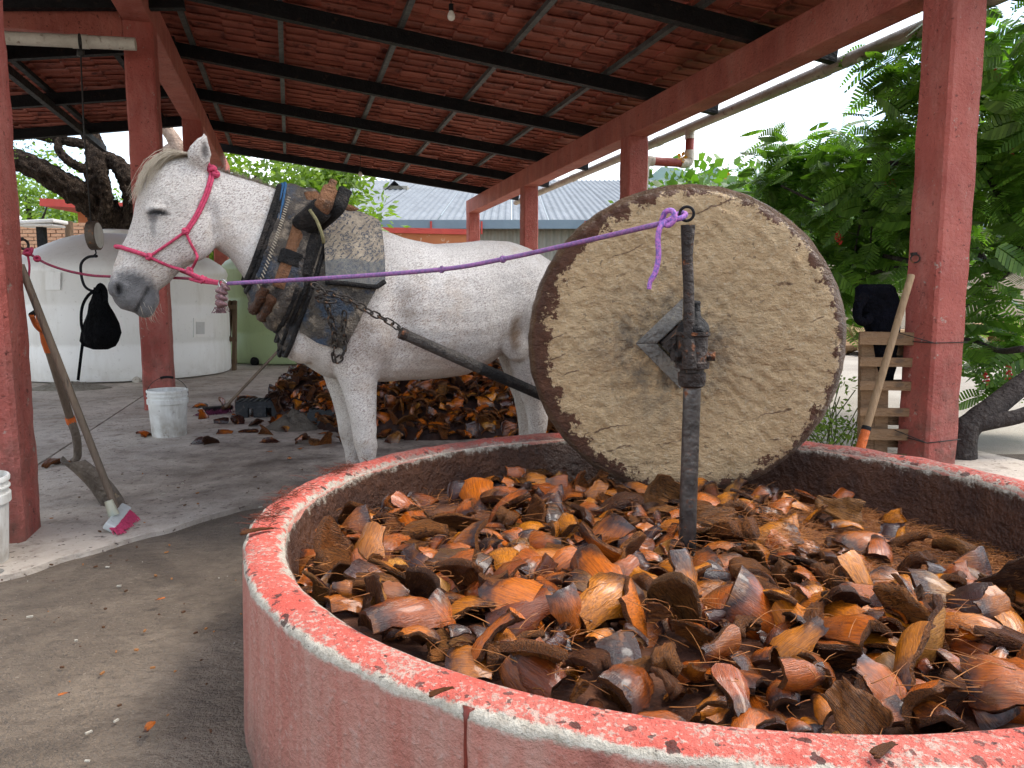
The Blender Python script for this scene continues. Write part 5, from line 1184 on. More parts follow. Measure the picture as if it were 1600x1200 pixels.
def knot(c, r, mt, parent, name='knot'):
    m = MB()
    for i in range(3):
        ax = Vector((rng.normal(), rng.normal(), rng.normal())).normalized(); m.torus(Vector(c) + ax * r * .25, r, r * .55, ax, 14, 7)
    return m.build(name, mt, parent, smooth=True, loc=c)
for p, r in ((hs(233, 401), .011), (hs(290, 362), .011), (hs(330, 268, .014), .014), (hs(336, 275, .012), .012)):
    if p is not None: knot(p, r, M_PINK, halter)
jn = at(312, 434, 3.16); knot(at(296, 423, 3.18), .011, M_PINK, halter)
m = MB(); m.tube(spline([at(292, 424, 3.16), jn, at(330, 439, 3.13), at(345, 442, 3.11)], 5), 0.009, 8); m.tube(spline([at(297, 436, 3.18), at(312, 440, 3.16), at(330, 442, 3.13), at(345, 444, 3.11)], 5), 0.007, 8); m.build('tail_rope', M_PINK, halter, smooth=True, loc=jn); knot(at(317, 437, 3.15), .013, M_PINK, halter)
rg = at(348, 444, 3.10); m = MB(); m.torus(rg, 0.019, 0.0035, (0.3, 1, .15), 22, 7); m.build('ring', mat('bright_steel', (0.4, 0.4, 0.38), None, 20, 0.35, metal=.9), halter, smooth=True, loc=rg)
stub = thing('rope_end', 'short frayed old rope end hanging from the halter ring', 'rope', rg)
m = MB(); p = spline([at(354, 446, 3.08), at(347, 455, 3.08), at(345, 468, 3.08), at(345, 480, 3.08)], 5); m.tube(p, [.019 + .005 * math.sin(i * 1.6) for i in range(len(p))], 10)
for k in range(3): m.torus(at(346, 456 + k * 9, 3.08), .017, .009, (0.3, .2, 1), 14, 7)
m.build('rope_wrap', M_OLDR, stub, smooth=True, loc=rg)
m = MB()
for k in range(40):
    p0 = at(345 + rng.normal(0, 4), 480, 3.08); m.tube([p0, p0 + Vector((rng.normal(0, .006), rng.normal(0, .006), -.012)), p0 + Vector((rng.normal(0, .01), rng.normal(0, .008), -.024))], .0016, 4)
m.build('frayed_end', M_OLDR, stub, loc=rg)
lead = thing('lead_rope', 'dark pink lead rope from the left post ring behind the muzzle of the horse', 'rope', at(40, 392, 3.6))
m = MB(); m.tube(spline([at(40, 393, 3.60), at(55, 402, 3.58), at(75, 413, 3.56), at(105, 423, 3.52), at(140, 430, 3.48), at(172, 432, 3.42), at(230, 433, 3.36), at(290, 435, 3.22), at(312, 438, 3.165)], 6), 0.006, 8); m.build('rope', M_OLDR if False else m_rope('dark_pink_rope', (0.33, 0.04, 0.085), (0.2, .03, .06)), lead, smooth=True, loc=at(40, 393, 3.6))
m = MB(); m.tube(spline([at(42, 394, 3.58), at(46, 415, 3.57), at(44, 440, 3.57)], 5), .005, 7); m.tube(spline([at(40, 394, 3.59), at(50, 388, 3.57), at(46, 398, 3.57), at(36, 396, 3.58)], 5), .007, 7); m.build('loose_end', M_PINK, lead, smooth=True, loc=at(42, 394, 3.58))
knot(at(43, 394, 3.57), .014, M_PINK, lead); knot(at(58, 404, 3.57), .011, M_PINK, lead)
tie = thing('tie_rope', 'purple tie rope stretched from the halter ring to the tie rod', 'rope', rg)
e1 = at(1030, 350, 2.31)
mid = [at(356, 443, 3.08), at(520, 434, 2.93), at(690, 421, 2.77), at(785, 405, 2.67), at(900, 380, 2.53), e1]
m = MB(); m.tube(spline(mid, 8), 0.0085, 9); m.build('rope', M_PURP, tie, smooth=True, loc=mid[2])
for (x, y, d) in ((690, 421, 2.77), (786, 405, 2.67)): knot(at(x, y, d), .009, M_PURP, tie)
m = MB(); m.tube(spline([e1, at(1043, 345, 2.30), at(1055, 343, 2.29), at(1066, 340, 2.29), at(1071, 335, 2.31), at(1064, 333, 2.32), at(1052, 339, 2.32), at(1040, 350, 2.31)], 6), .0085, 9)
m.tube(spline([at(1034, 345, 2.32), at(1040, 331, 2.30), at(1051, 330, 2.285), at(1054, 342, 2.28), at(1045, 352, 2.285), at(1036, 350, 2.29)], 6), .0085, 9)
m.tube(spline([at(1040, 346, 2.29), at(1031, 356, 2.28), at(1028, 375, 2.28), at(1029, 400, 2.28), at(1024, 425, 2.28), at(1016, 440, 2.28), at(1014, 452, 2.28)], 6), [.0085] * 30 + [.007] * 7, 9)
m.build('hitch_knot', M_LILAC, tie, smooth=True, loc=e1)
# ================================================================ things at the left
def m_plastic(name, c, dirt=(0.35, 0.3, 0.23), amt=0.6, rough=0.45):
    m, nt, b = newmat(name); v = coords(nt, 'Object'); vs = coords(nt, 'Object', (1, 1, .2))
    col = mixc(nt, ramp(nt, noise(nt, vs, 6, 5, 0.7), [(0.5, 0), (0.75, amt)]), c, dirt); col = mixc(nt, ramp(nt, noise(nt, v, 22, 5, .7), [(0.6, 0), (0.7, amt)]), col, tuple(x * .6 for x in dirt))
    col = mixc(nt, mth(nt, 'MULTIPLY', smooth01(nt, sepxyz(nt, nd(nt, 'NewGeometry').outputs['Position'])[2], 0.35, 0.0), ramp(nt, noise(nt, v, 9, 4), [(0.4, 0), (.65, amt)])), col, dirt)
    sk(nt, b.inputs['Base Color'], col); b.inputs['Roughness'].default_value = rough; bump(nt, b, noise(nt, v, 14, 4), 0.15, .01); return m
M_WTANK = m_plastic('white_tank_plastic', (0.82, 0.81, 0.77), (0.52, 0.48, 0.40), 0.35); M_GTANK = m_plastic('green_tank_plastic', (0.42, 0.52, 0.27), (0.3, .33, .2), 0.4)
M_BUCK = m_plastic('white_bucket_plastic', (0.66, 0.66, 0.62), (0.26, 0.22, 0.17), 0.8)
def water_tank(label, c, R, hs_, ht, mt):
    t = thing('water_tank', label, 'water tank', c)
    prof = [(R * .985, 0.02), (R, 0.06)]; z = .06
    for zb in (0.30 * hs_, 0.36 * hs_, 0.66 * hs_, 0.72 * hs_, 0.97 * hs_): 
        g = .018 if abs(zb / hs_ - .30) < .01 or abs(zb / hs_ - .66) < .01 else 0
        prof += [(R - (.0 if g else .016), zb - .015), (R - (.016 if g else .0), zb + .015)]
    prof += [(R, hs_), (R * .985, hs_ + .06), (R * .93, hs_ + .14)]
    for k in range(1, 8):
        a = k / 7; prof.append((R * (.93 - .70 * a), hs_ + .14 + (ht - hs_ - .14) * math.sin(a * PI / 2)))
    m = MB(); m.lathe(prof, (c[0], c[1], c[2] + .02), 72); m.build('shell', mt, t, smooth='auto', loc=c)
    m = MB(); m.lathe([(.26, ht - .03), (.28, ht), (.28, ht + .05), (.24, ht + .07), (.02, ht + .08)], (c[0], c[1], c[2] + .02), 32); m.build('lid', mt, t, smooth='auto', loc=c)
    return t
wt = water_tank('large white ribbed water tank behind the second red post', (-5.66, 10.85, 0), 1.43, 1.46, 2.0, M_WTANK)
def on_tank(px, py, c, R):                        # where the view meets a standing cylinder
    d = ray(px, py); a = d.x ** 2 + d.y ** 2; b_ = -2 * (d.x * c[0] + d.y * c[1]); cc_ = c[0] ** 2 + c[1] ** 2 - R * R; t = (-b_ - math.sqrt(max(0, b_ * b_ - 4 * a * cc_))) / (2 * a); return CAM + d * t
def plate(name, x0, y0, x1, y1, c, R, mt, par, th=.012, frame=False):
    m = MB(); g = []
    for k in range(7):
        a = k / 6
        for y in (y0, y1):
            p = on_tank(x0 + (x1 - x0) * a, y, c, R); g.append(p)
    outv = [p + (p - Vector((c[0], c[1], p.z))).normalized() * th for p in g]
    fs = [(2 * k, 2 * k + 1, 2 * k + 3, 2 * k + 2) for k in range(6)]; n = len(g)
    fs += [(n + a, n + b_, n + c_, n + d) for a, b_, c_, d in fs] + [(0, 1, n + 1, n), (n - 2, n - 1, 2 * n - 1, 2 * n - 2)] + [(2 * k, 2 * k + 2, n + 2 * k + 2, n + 2 * k) for k in range(6)] + [(2 * k + 1, 2 * k + 3, n + 2 * k + 3, n + 2 * k + 1) for k in range(6)]
    m.add(g + outv, fs); return m.build(name, mt, par, loc=g[0])
wc = (-5.66, 10.85)
plate('moulded_panel', 72, 425, 95, 453, wc, 1.43, M_WTANK, wt); plate('moulded_panel', 302, 497, 333, 527, wc, 1.43, M_WTANK, wt); plate('moulded_panel', 306, 503, 319, 522, wc, 1.44, m_plastic('grey_label', (.5, .5, .48)), wt, .008)
q = on_tank(213, 594, wc, 1.43); m = MB(); m.lathe([(.045, 0), (.05, .02), (.03, .03), (.03, .05), (.001, .052)], q, 14, ax=(q - Vector((wc[0], wc[1], q.z))).normalized()); m.build('outlet', M_PVC, wt, smooth='auto', loc=q)
gc = (-3.86, 13.4); gt_ = water_tank('pale green water tank behind the horse chest', (gc[0], gc[1], 0), 1.28, 1.6, 2.05, M_GTANK)
q = on_tank(399, 565, gc, 1.28); m = MB(); m.lathe([(.075, 0), (.08, .03), (.05, .04), (.05, .07), (.001, .072)], q, 14, ax=(q - Vector((gc[0], gc[1], q.z))).normalized()); m.build('outlet', M_STEEL, gt_, smooth='auto', loc=q)
def bucket(label, c, R=.148, h=.37, handle=True, yaw=0.4):
    t = thing('bucket', label, 'bucket', c); c = Vector(c); mt = M_BUCK
    prof = [(R * .84, 0), (R * .86, .006), (R * .965, h * .70), (R * 1.03, h * .705), (R * 1.035, h * .80), (R * .98, h * .81), (R * .985, h * .86), (R * 1.03, h * .865), (R * 1.03, h * .885), (R * .985, h * .89), (R * .99, h * .94), (R * 1.03, h * .945), (R * 1.04, h * .985), (R * 1.02, h), (R * .97, h), (R * .96, h * .97), (R * .83, .02), (.01, .015)]
    m = MB(); m.lathe(prof, c, 40); m.build('shell', mt, t, smooth='auto', loc=c)
    if handle:
        sx = Vector((math.cos(yaw), math.sin(yaw), 0)); p = [c + sx * R * 1.03 * math.cos(a) + Vector((0, 0, h * .86 + .145 * math.sin(a))) + Vector((-sx.y, sx.x, 0)) * (.05 * math.sin(a)) for a in [PI * i / 20 for i in range(21)]]
        m = MB(); m.tube(p, .0022, 6); m.build('handle', M_WIRE, t, smooth=True, loc=c); m = MB(); m.tube(p[8:13], .010, 8); m.build('grip', M_STEEL, t, smooth='auto', loc=c)
    return t
b_ = ground(265, 680, .022); bucket('white plastic bucket standing by the foot of the second post', (b_.x, b_.y, .022))
b_ = ground(-44, 880, .022); bucket('dirty white bucket cut off by the left edge behind the near post', (b_.x, b_.y, .01), handle=False)
M_WOODG = mat('grey_handle_wood', (0.20, 0.145, 0.10), (0.10, 0.075, 0.055), 10, 0.7, (0.06, .05, .04), 24, stretch=(1, 1, .15), bmp=.5); M_ORG = mat('orange_steel', (0.58, 0.13, 0.025), (0.42, 0.09, 0.02), 9, 0.5, (0.14, .06, .03), 20)
M_BLADE = mat('worn_shovel_steel', (0.17, 0.14, 0.11), (0.06, 0.045, 0.035), 7, 0.5, (0.25, .19, .12), 18, metal=.35, bmp=.4)
sh = thing('shovel', 'square mouth shovel with orange handle leaning on the left post', 'shovel', ground(160, 795))
top_ = at(52, 482, 3.56); y0 = at(68, 520, 3.62); y1 = at(77, 547, 3.65); nk = at(110, 655, 3.78); soc = at(121, 712, 3.82)
m = MB(); m.tube([y1, nk], [.021, .019], 12); m.build('shaft', M_WOODG, sh, smooth='auto', loc=y1)
m = MB(); a_, c_ = at(49, 492, 3.52), at(58, 486, 3.62); m.tube([a_, c_], .013, 10); m.build('grip', M_DARK, sh, smooth=True, loc=a_)
m = MB(); m.tube(spline([a_, at(56, 508, 3.57), y0], 4), .012, 8); m.tube(spline([c_, at(63, 508, 3.62), y0], 4), .012, 8); m.tube([y0, y0.lerp(y1, .5), y1.lerp(nk, .02)], [.018, .025, .024], 10)
m.build('yoke', M_ORG, sh, smooth='auto', loc=y0)
m = MB(); m.tube([nk.lerp(y1, .03), nk, nk + (nk - y1) * .06], .0235, 12); m.build('ferrule', M_ORG, sh, smooth='auto', loc=nk)
m = MB(); m.tube(spline([nk, at(119, 682, 3.80), soc, at(113, 722, 3.80)], 5), [.021] * 8 + [.020] * 4 + [.018] * 4, 10); m.build('neck', M_BLADE, sh, smooth='auto', loc=nk)
g = []; nu, nv = 10, 8
for i in range(nu + 1):
    a = i / nu; L0 = at(104, 716, 3.70).lerp(at(107, 716, 3.7), a) if False else None
    for j in range(nv + 1):
        b_ = j / nv - .5
        cpt = at(114, 716, 3.83).lerp(at(178, 792, 3.80), a); wd = Vector((-.85, .45, .0)).normalized()
        hw = .235 * (0.82 + .22 * min(1, a * 3)) * (1 - .25 * max(0, a - .8) * 5 * .5)
        nrm = (at(178, 792, 3.80) - at(114, 716, 3.83)).cross(wd).normalized(); nrm = nrm if nrm.z < 0 else -nrm
        g.append(cpt + wd * b_ * hw + nrm * (.055 * (1 - (2 * b_) ** 2) * (1 - .35 * a) - .02 * math.sin(PI * a)))
th = -nrm * .006
fs = []
for i in range(nu):
    for j in range(nv): a = i * (nv + 1) + j; fs.append((a, a + 1, a + nv + 2, a + nv + 1))
n = len(g); allf = fs + [tuple(n + k for k in reversed(f)) for f in fs]
for i in range(nu):
    for j in (0, nv): a = i * (nv + 1) + j; allf.append((a, a + nv + 1, n + a + nv + 1, n + a))
for j in range(nv):
    for i in (0, nu): a = i * (nv + 1) + j; allf.append((a, a + 1, n + a + 1, n + a))
m = MB(); m.add(g + [p + th for p in g], allf); m.build('blade', M_BLADE, sh, smooth='auto', loc=g[0])
br = thing('push_broom', 'broom with bright pink bristles leaning on the left post', 'broom', ground(190, 820))
M_PBR = mat('pink_bristles', (0.55, 0.05, 0.13), (0.28, 0.03, 0.07), 60, 0.6, (0.13, .03, .04), 40, bmp=0)
hb0, hb1 = at(181, 794, 3.47), at(32, 414, 3.44)
m = MB(); m.tube([hb0, hb1], .0165, 12); m.build('handle', M_WOODG, br, smooth='auto', loc=hb0)
fx0, fx1 = at(170, 825, 3.33), at(196, 793, 3.58)                 # head runs along this line
m = MB(); m.bar(fx0, fx1, .05, .035, up=(.6, -.2, .8)); m.build('head_block', m_plastic('pale_broom_block', (.5, .52, .5), (.3, .33, .3), .6), br, loc=fx0, bevel=.006)
m = MB(); s0_ = at(178, 805, 3.43); m.tube([s0_, s0_.lerp(hb1, .06)], [.026, .019], 10); m.build('socket', m_plastic('taped_socket', (.45, .42, .30), (.25, .3, .25), .8), br, smooth='auto', loc=s0_)
m = MB(); dirb = (at(208, 815, 3.42) - (fx0 + fx1) / 2).normalized(); dirb = Vector((dirb.x, dirb.y - .1, -.75)).normalized()
for i in range(420):
    a, o_ = rng.random(), rng.normal(0, .014); p0 = fx0.lerp(fx1, a) + Vector((.8, -.3, 0)) * o_ ; L = .085 + rng.normal(0, .006); d = (dirb + Vector((rng.normal(0, .13), rng.normal(0, .13), 0))).normalized(); p1 = p0 + d * L
    if p1.z < .026: p1.z = .026 + rng.random() * .006
    m.tube([p0, p0.lerp(p1, .6) + Vector((0, 0, .004)), p1], .0018, 3, cap=False)
m.build('bristles', M_PBR, br, loc=fx0)
# hanging scale, hook and black bag
sc = thing('hanging_scale', 'round hanging scale on a wire below the overhead pipe', 'scale', at(147, 370, 6.7))
m = MB(); m.tube([at(124, 62, 6.70), at(126, 82, 6.62), at(131, 200, 6.66), at(142, 345, 6.7)], .006, 6); m.torus(at(125, 66, 6.72), .066, .008, B(1, .1), 18, 6); m.tube([at(126, 78, 6.62), at(126, 88, 6.62)], .03, 8); m.build('wire', M_WIRE, sc, smooth=True, loc=at(131, 200, 6.66))
cdl = at(148, 368, 6.7); m = MB(); axd = Vector((.985, .17, .03)).normalized(); m.lathe([(.125, -.04), (.128, -.035), (.128, .03), (.118, .035)], cdl, 32, ax=axd, cap=True); m.build('case', mat('scale_case', (0.13, .10, .075), None, 10, .5, (.2, .1, .05), 22, metal=.4), sc, smooth='auto', loc=cdl)
m = MB(); m.lathe([(.112, .036), (.10, .038), (.001, .039)], cdl, 28, ax=axd); m.build('dial', m_plastic('scale_dial', (.5, .52, .48), (.25, .27, .25), .8), sc, smooth='auto', loc=cdl)
m = MB(); m.tube(spline([at(149, 390, 6.7), at(150, 396, 6.7), at(147, 399, 6.7), at(150, 402, 6.68)], 4), .006, 6); m.tube(spline([at(152, 400, 6.7), at(137, 402, 6.7), at(127, 412, 6.7), at(127, 430, 6.7), at(133, 448, 6.7), at(146, 455, 6.7), at(153, 450, 6.7)], 5), .012, 8); m.build('hook', M_STEEL, sc, smooth=True, loc=at(127, 430, 6.7))
bag = thing('black_bag', 'limp black drawstring bag hanging from the scale hook', 'bag', at(157, 540, 6.7))
rows = []; prof = [(155, 449, .045, .03), (155, 462, .06, .035), (155, 475, .085, .05), (157, 490, .115, .07), (158, 505, .145, .085), (158, 520, .165, .09), (157, 533, .165, .085), (157, 541, .13, .07), (157, 546, .06, .03)]
for (x, y, rw, rd) in prof:
    c = at(x, y, 6.68); rows.append([c + Vector((math.cos(a) * rw, math.sin(a) * rd, 0)) * (1 + .22 * mnoise.noise((math.cos(a) * 3, math.sin(a) * 3, y * .05))) for a in [2 * PI * j / 28 for j in range(28)]])
M_BAG = mat('black_cloth', (0.005, 0.005, 0.006), (0.002, .002, .002), 8, 0.85, spec=.08, bmp=.6, bs=25, bd=.03)
m = MB(); m.loft(rows); m.build('sack', M_BAG, bag, smooth=True, loc=at(157, 520, 6.68))
m = MB(); 
for pts, r in (([at(150, 452, 6.66), at(136, 464, 6.64), at(128, 482, 6.64), at(127, 505, 6.64), at(130, 525, 6.64), at(126, 560, 6.66), at(122, 594, 6.68)], .014), ([at(150, 455, 6.64), at(157, 446, 6.63), at(164, 455, 6.64), at(165, 472, 6.63)], .024)):
    q = spline(pts, 5); flat_tube(m, q, r, .004, Vector((0, 1, 0)))
m.build('strap', M_BAG, bag, smooth=True, loc=at(128, 482, 6.64))
# pale rag of fibre by the tank, wooden boards between tanks
def rag(name, label, cat, c, R, h, mt, seed=0, yx=1.0):
    nu, nv = 26, 12; V, F = [], []
    for i in range(nv + 1):
        for j in range(nu):
            a = 2 * PI * j / nu; r = R * (i / nv) * (1 + .25 * mnoise.noise((math.cos(a) * 2, math.sin(a) * 2, seed)))
            z = h * max(0, (1 - (i / nv) ** 1.5)) * (.75 + .7 * mnoise.noise((math.cos(a) * r * 18 + seed, math.sin(a) * r * 18, seed))) + .006 + .012 * abs(mnoise.noise((a * 5, i * .9, seed)))
            V.append((c.x + r * math.cos(a), c.y + r * math.sin(a) * yx, c.z + max(.004, z)))
    for i in range(nv):
        for j in range(nu): k = (j + 1) % nu; F.append((i * nu + j, i * nu + k, (i + 1) * nu + k, (i + 1) * nu + j))
    base = len(V); V += [(x, y, c.z + .001) for x, y, z in V[-nu:]]
    for j in range(nu): k = (j + 1) % nu; F.append((nv * nu + j, nv * nu + k, base + k, base + j))
    o = npmesh(name, [tuple(Vector(v)) for v in V], F, mt, smooth=True); return tag(o, label, cat)
M_RAG = mat('pale_fibre_rag', (0.50, 0.46, 0.38), (0.30, .26, .2), 25, .9, bmp=.9, bs=60, bd=.02); M_SACK = mat('grey_burlap', (0.17, 0.145, 0.115), (0.09, .075, .06), 12, .9, bmp=.8, bs=90, bd=.01)
gp = ground(108, 607, .022); rag('fibre_rag', 'tangle of pale fibre lying at the foot of the white tank', 'rag', gp, .46, .09, M_RAG, 3, .6)
gp = ground(462, 668, .022); rag('burlap_sack', 'crumpled grey burlap sack lying before the agave pile', 'sack', gp, .25, .15, M_SACK, 8, .8)
bd = thing('board_frame', 'dark wooden board frame leaning between the two water tanks', 'boards', ground(362, 578))
M_OLDW = mat('old_brown_wood', (0.17, 0.11, 0.065), (0.08, .05, .03), 6, .8, stretch=(1, 1, .2), bmp=.5)
for x0, x1 in ((353, 356), (366, 363)): m = MB(); m.bar(at(x0, 580, 11.3), at(x1 + 4, 470, 11.5), .05, .09); m.build('board', M_OLDW, bd, loc=at(x0, 580, 11.3))
for y in (480, 530, 565): m = MB(); m.bar(at(352, y, 11.36), at(370, y, 11.36), .03, .07); m.build('rail', M_OLDW, bd, loc=at(352, y, 11.4))
# second broom, crates
b2 = thing('floor_broom', 'purple bristle broom lying with its stick up against the agave pile', 'broom', ground(335, 642))
m = MB(); m.tube([at(352, 636, 6.55), at(434, 549, 6.75)], .013, 10); m.build('handle', M_WOODG, b2, smooth='auto', loc=at(352, 636, 6.5))
m = MB(); h0, h1 = ground(318, 640, .07), ground(362, 636, .07); m.bar(h0, h1, .06, .04); m.build('head_block', M_DARK, b2, loc=h0)
m = MB()
for i in range(420):
    p0 = h0.lerp(h1, rng.random()) + Vector((0, rng.normal(0, .02), 0)); p1 = p0 + Vector((rng.normal(-.02, .03), rng.normal(-.05, .03), -.045)); m.tube([p0, p1], .0026, 3, cap=False)
m.build('bristles', mat('purple_bristles', (0.25, .05, .12), (.12, .03, .06), 40, .7, bmp=0), b2, loc=h0)
def crate(label, c, sx, sy, sz, yaw):
    t = thing('plastic_crate', label, 'crate', c); R = Matrix.Rotation(yaw, 3, 'Z'); M = M_CR
    def bx(n_, p, s_): m = MB(); m.box(c + R @ Vector(p), s_, R); return m.build(n_, M, t, loc=c)
    for k in range(9): bx('slat', ((k / 8 - .5) * (sx - .02), 0, sz - .01), (.018, sy, .02))
    for k in range(4): bx('slat', (0, (k / 3 - .5) * (sy - .02), sz - .013), (sx, .018, .018))
    for sg in (-1, 1):
        for x in (-.38, 0, .38): bx('block', (x * sx, sg * sy * .42, sz * .42), (.11, .07, sz * .84 - .01))
        bx('rail', (0, sg * sy * .495, sz - .04), (sx, .012, .045))
    return t
M_CR = mat('black_crate_plastic', (0.03, 0.033, 0.036), (0.015, .016, .018), 8, .55, (0.09, .08, .07), 20)
c_ = ground(404, 652, .022); c_.y += .12; crate('flat black plastic crate left of the burlap sack', c_, .42, .28, .15, .15)
c_ = ground(520, 668, .022); c_.y += .1; crate('black plastic crate half hidden behind the near front leg', c_, .36, .28, .16, -.1)
# agave heap behind the horse
pile = Heap(); base = MB()
def pile_h(x, y):
    cx = -.75; cy = 6.75 + .36 * max(0, cx - x); a = (x - cx) / 1.62; b_ = (y - cy) / 1.15; r2 = a * a + b_ * b_; pk = math.exp(-((x + 2.0) / .5) ** 2 - ((y - 7.35) / .6) ** 2) * .22
    return max(0, .52 * (1 - r2)) ** .8 * 0.95 + pk if r2 < 1 else 0
V, F = [], []; nx, ny = 60, 44
for j in range(ny + 1):
    for i in range(nx + 1):
        x, y = -3.0 + 4.0 * i / nx, 5.4 + 2.7 * j / ny; h = pile_h(x, y); V.append((x, y, .015 + h * .9 + (.03 * mnoise.noise((x * 7, y * 7, 2)) if h > .02 else -.03)))
for j in range(ny):
    for i in range(nx): a = j * (nx + 1) + i; F.append((a, a + 1, a + nx + 2, a + nx + 1))
pt = thing('agave_pile', 'long heap of dark cooked agave pieces on the floor behind the horse', 'agave pile', (-1.05, 6.6, 0))
npmesh('heap_core', V, F, mat('dark_heap', (0.03, .011, .006), (.012, .006, .005), 12, .6), pt, smooth=True)
for _ in range(3000):
    x, y = rng.uniform(-2.95, .85), rng.uniform(5.45, 8.0); h = pile_h(x, y)
    if h < .01 and rng.random() < .93: continue
    dark = .55 if x < -1.7 else 0
    r_ = rng.random(); r_ = (.86 + .06 * rng.random()) if rng.random() < dark else r_
    pile.put(int(rng.integers(len(HUSK))), (x, y, .03 + h * .92 + rng.uniform(0, .03)), rot_any(.7), rng.uniform(.07, .15), r_)
o = pile.build('heap_pieces', pt); o['kind'] = 'stuff'
for (x, y, s, k, lab) in ((382, 620, .16, 2, 'round orange agave piece at the left foot of the pile'), (312, 632, .15, 0, 'brown agave scrap by the white bucket'), (80, 722, .13, 6, 'brown agave scrap lying by the left post'), (103, 720, .07, 9, 'thin dark agave scrap beside the left post')):
    p = ground(x, y, .05); o = bpy.data.objects.new('agave_scrap', HM[k]); COL.objects.link(o); o.matrix_world = Matrix.Translation(p) @ Matrix.Rotation(x, 4, 'Z') @ Matrix.Diagonal((s, s, s * .8, 1)); tag(o, lab, 'agave scrap')
for (x, y, s) in ((452, 715, .07), (420, 705, .05), (492, 690, .09), (505, 676, .10), (470, 700, .06), (232, 1135, .05), (100, 1083, .03), (250, 935, .035)):
    p = ground(x, y, .035); o = bpy.data.objects.new('husk_flake', HM[9]); COL.objects.link(o); o.matrix_world = Matrix.Translation(p) @ Matrix.Rotation(x * 1.7, 4, 'Z') @ Matrix.Diagonal((s, s * .5, s * .3, 1)); tag(o, 'small brown husk flake lying on the floor left of the pit', 'husk flake', 'husk flakes on the floor')
# ================================================================ things at the right
st_ = thing('orange_tipped_pole', 'wooden pole with an orange socket leaning on the near right post', 'pole', at(1345, 700, 4.35))
p0, p1 = at(1338, 722, 4.33), at(1424, 430, 4.62); m = MB(); m.tube([p0.lerp(p1, .10), p1], [.023, .021], 12); m.build('shaft', mat('tan_pole_wood', (0.33, .22, .12), (.2, .13, .07), 8, .6, stretch=(1, 1, .15)), st_, smooth='auto', loc=p0)
m = MB(); m.tube([p0, p0.lerp(p1, .17)], [.029, .026], 12); m.build('socket', M_ORG, st_, smooth='auto', loc=p0); m = MB(); m.tube([p0.lerp(p1, .165), p0.lerp(p1, .185)], .0275, 12); m.build('ferrule', M_STEEL, st_, smooth='auto', loc=p0)
pal = thing('wooden_pallet', 'upright weathered wooden pallet wired to the near right post', 'pallet', at(1372, 715, 4.95))
M_PAL = mat('pallet_wood', (0.27, .165, .085), (.14, .085, .05), 5, .75, (.12, .08, .05), 16, stretch=(.4, .4, 1), bmp=.5)
for (x0, x1) in ((1345, 1358), (1366, 1380), (1440, 1453)):
    xm = (x0 + x1) / 2; m = MB(); m.bar(at(xm, 735, 4.95), at(xm + 3, 524, 4.95), .05, .09); m.build('stringer', M_PAL, pal, loc=at(xm, 640, 4.95))
for y, h_ in ((528, .085), (565, .06), (602, .06), (643, .055), (678, .075), (715, .06)): m = MB(); m.bar(at(1343, y, 4.88), at(1455, y + 2, 4.88), .02, h_); m.build('slat', M_PAL, pal, loc=at(1345, y, 4.9))
for y in (546, 600, 655, 690): m = MB(); m.bar(at(1343, y, 5.02), at(1455, y + 2, 5.02), .02, .07); m.build('slat', M_PAL, pal, loc=at(1345, y, 5.0))
M_NAVY = mat('navy_black_cloth', (0.004, 0.0045, 0.009), (0.002, .002, .003), 8, 0.85, spec=.08, bmp=.7, bs=20, bd=.03)
cl = thing('dark_jacket', 'dark navy jacket draped over the top of the pallet', 'jacket', at(1372, 490, 4.95)); rows = []
for (x, y, rw, rd) in ((1368, 444, .10, .03), (1368, 450, .135, .06), (1370, 470, .15, .075), (1374, 490, .14, .075), (1378, 508, .115, .07), (1380, 524, .10, .06), (1380, 545, .09, .055), (1382, 575, .07, .045), (1383, 594, .05, .03)):
    c = at(x, y, 4.95); rows.append([c + Vector((math.cos(a) * rw, math.sin(a) * rd, 0)) * (1 + .25 * mnoise.noise((math.cos(a) * 3, math.sin(a) * 3, y * .04))) for a in [2 * PI * j / 26 for j in range(26)]])
m = MB(); m.loft(rows); m.build('cloth', M_NAVY, cl, smooth=True, loc=at(1370, 500, 4.95))
m = MB(); m.tube(spline([at(1352, 462, 4.86), at(1341, 478, 4.84), at(1340, 496, 4.84), at(1349, 503, 4.86), at(1360, 495, 4.88)], 4), [.03, .034, .036, .036, .034, .03, .03, .028, .027, .028, .028, .03, .03, .032, .034, .035, .03], 10); m.build('sleeve', M_NAVY, cl, smooth=True, loc=at(1345, 485, 4.86))
bp_ = at(1401, 512, 4.92); m = MB(); m.box(bp_, (.035, .02, .09), Matrix.Rotation(.2, 3, 'Y')); tag(m.build('blue_tag', mat('light_blue_plastic', (.12, .33, .5)), loc=bp_), 'light blue plastic strip beside the jacket on the pallet', 'plastic strip')
wr = thing('binding_wire', 'rusty wires binding the pallet to the near right post', 'wire', at(1450, 535, 4.5))
def post_wire(y, sag):
    c0 = B(RX - PW / 2 - .006, 3.88 - PW / 2 - .006); c1 = B(RX + PW / 2 + .006, 3.88 - PW / 2 - .006); c2 = B(RX + PW / 2 + .006, 3.88 + PW / 2 + .006); c3 = B(RX - PW / 2 - .006, 3.88 + PW / 2 + .006); z = at(1450, y, c0.y).z
    pp = [c0, c1, c2, c3, c0]; m = MB(); m.tube([Vector((p.x, p.y, z + (sag if i in (0, 4) else 0))) for i, p in enumerate(pp)], .0035, 6); m.tube([Vector((c0.x, c0.y, z + sag)), at(1398, y - 18, 4.86)], .003, 6); m.build('strand', M_WIRE, wr, smooth=True, loc=(c0.x, c0.y, z))
post_wire(536, 0.0); post_wire(690, -.01)
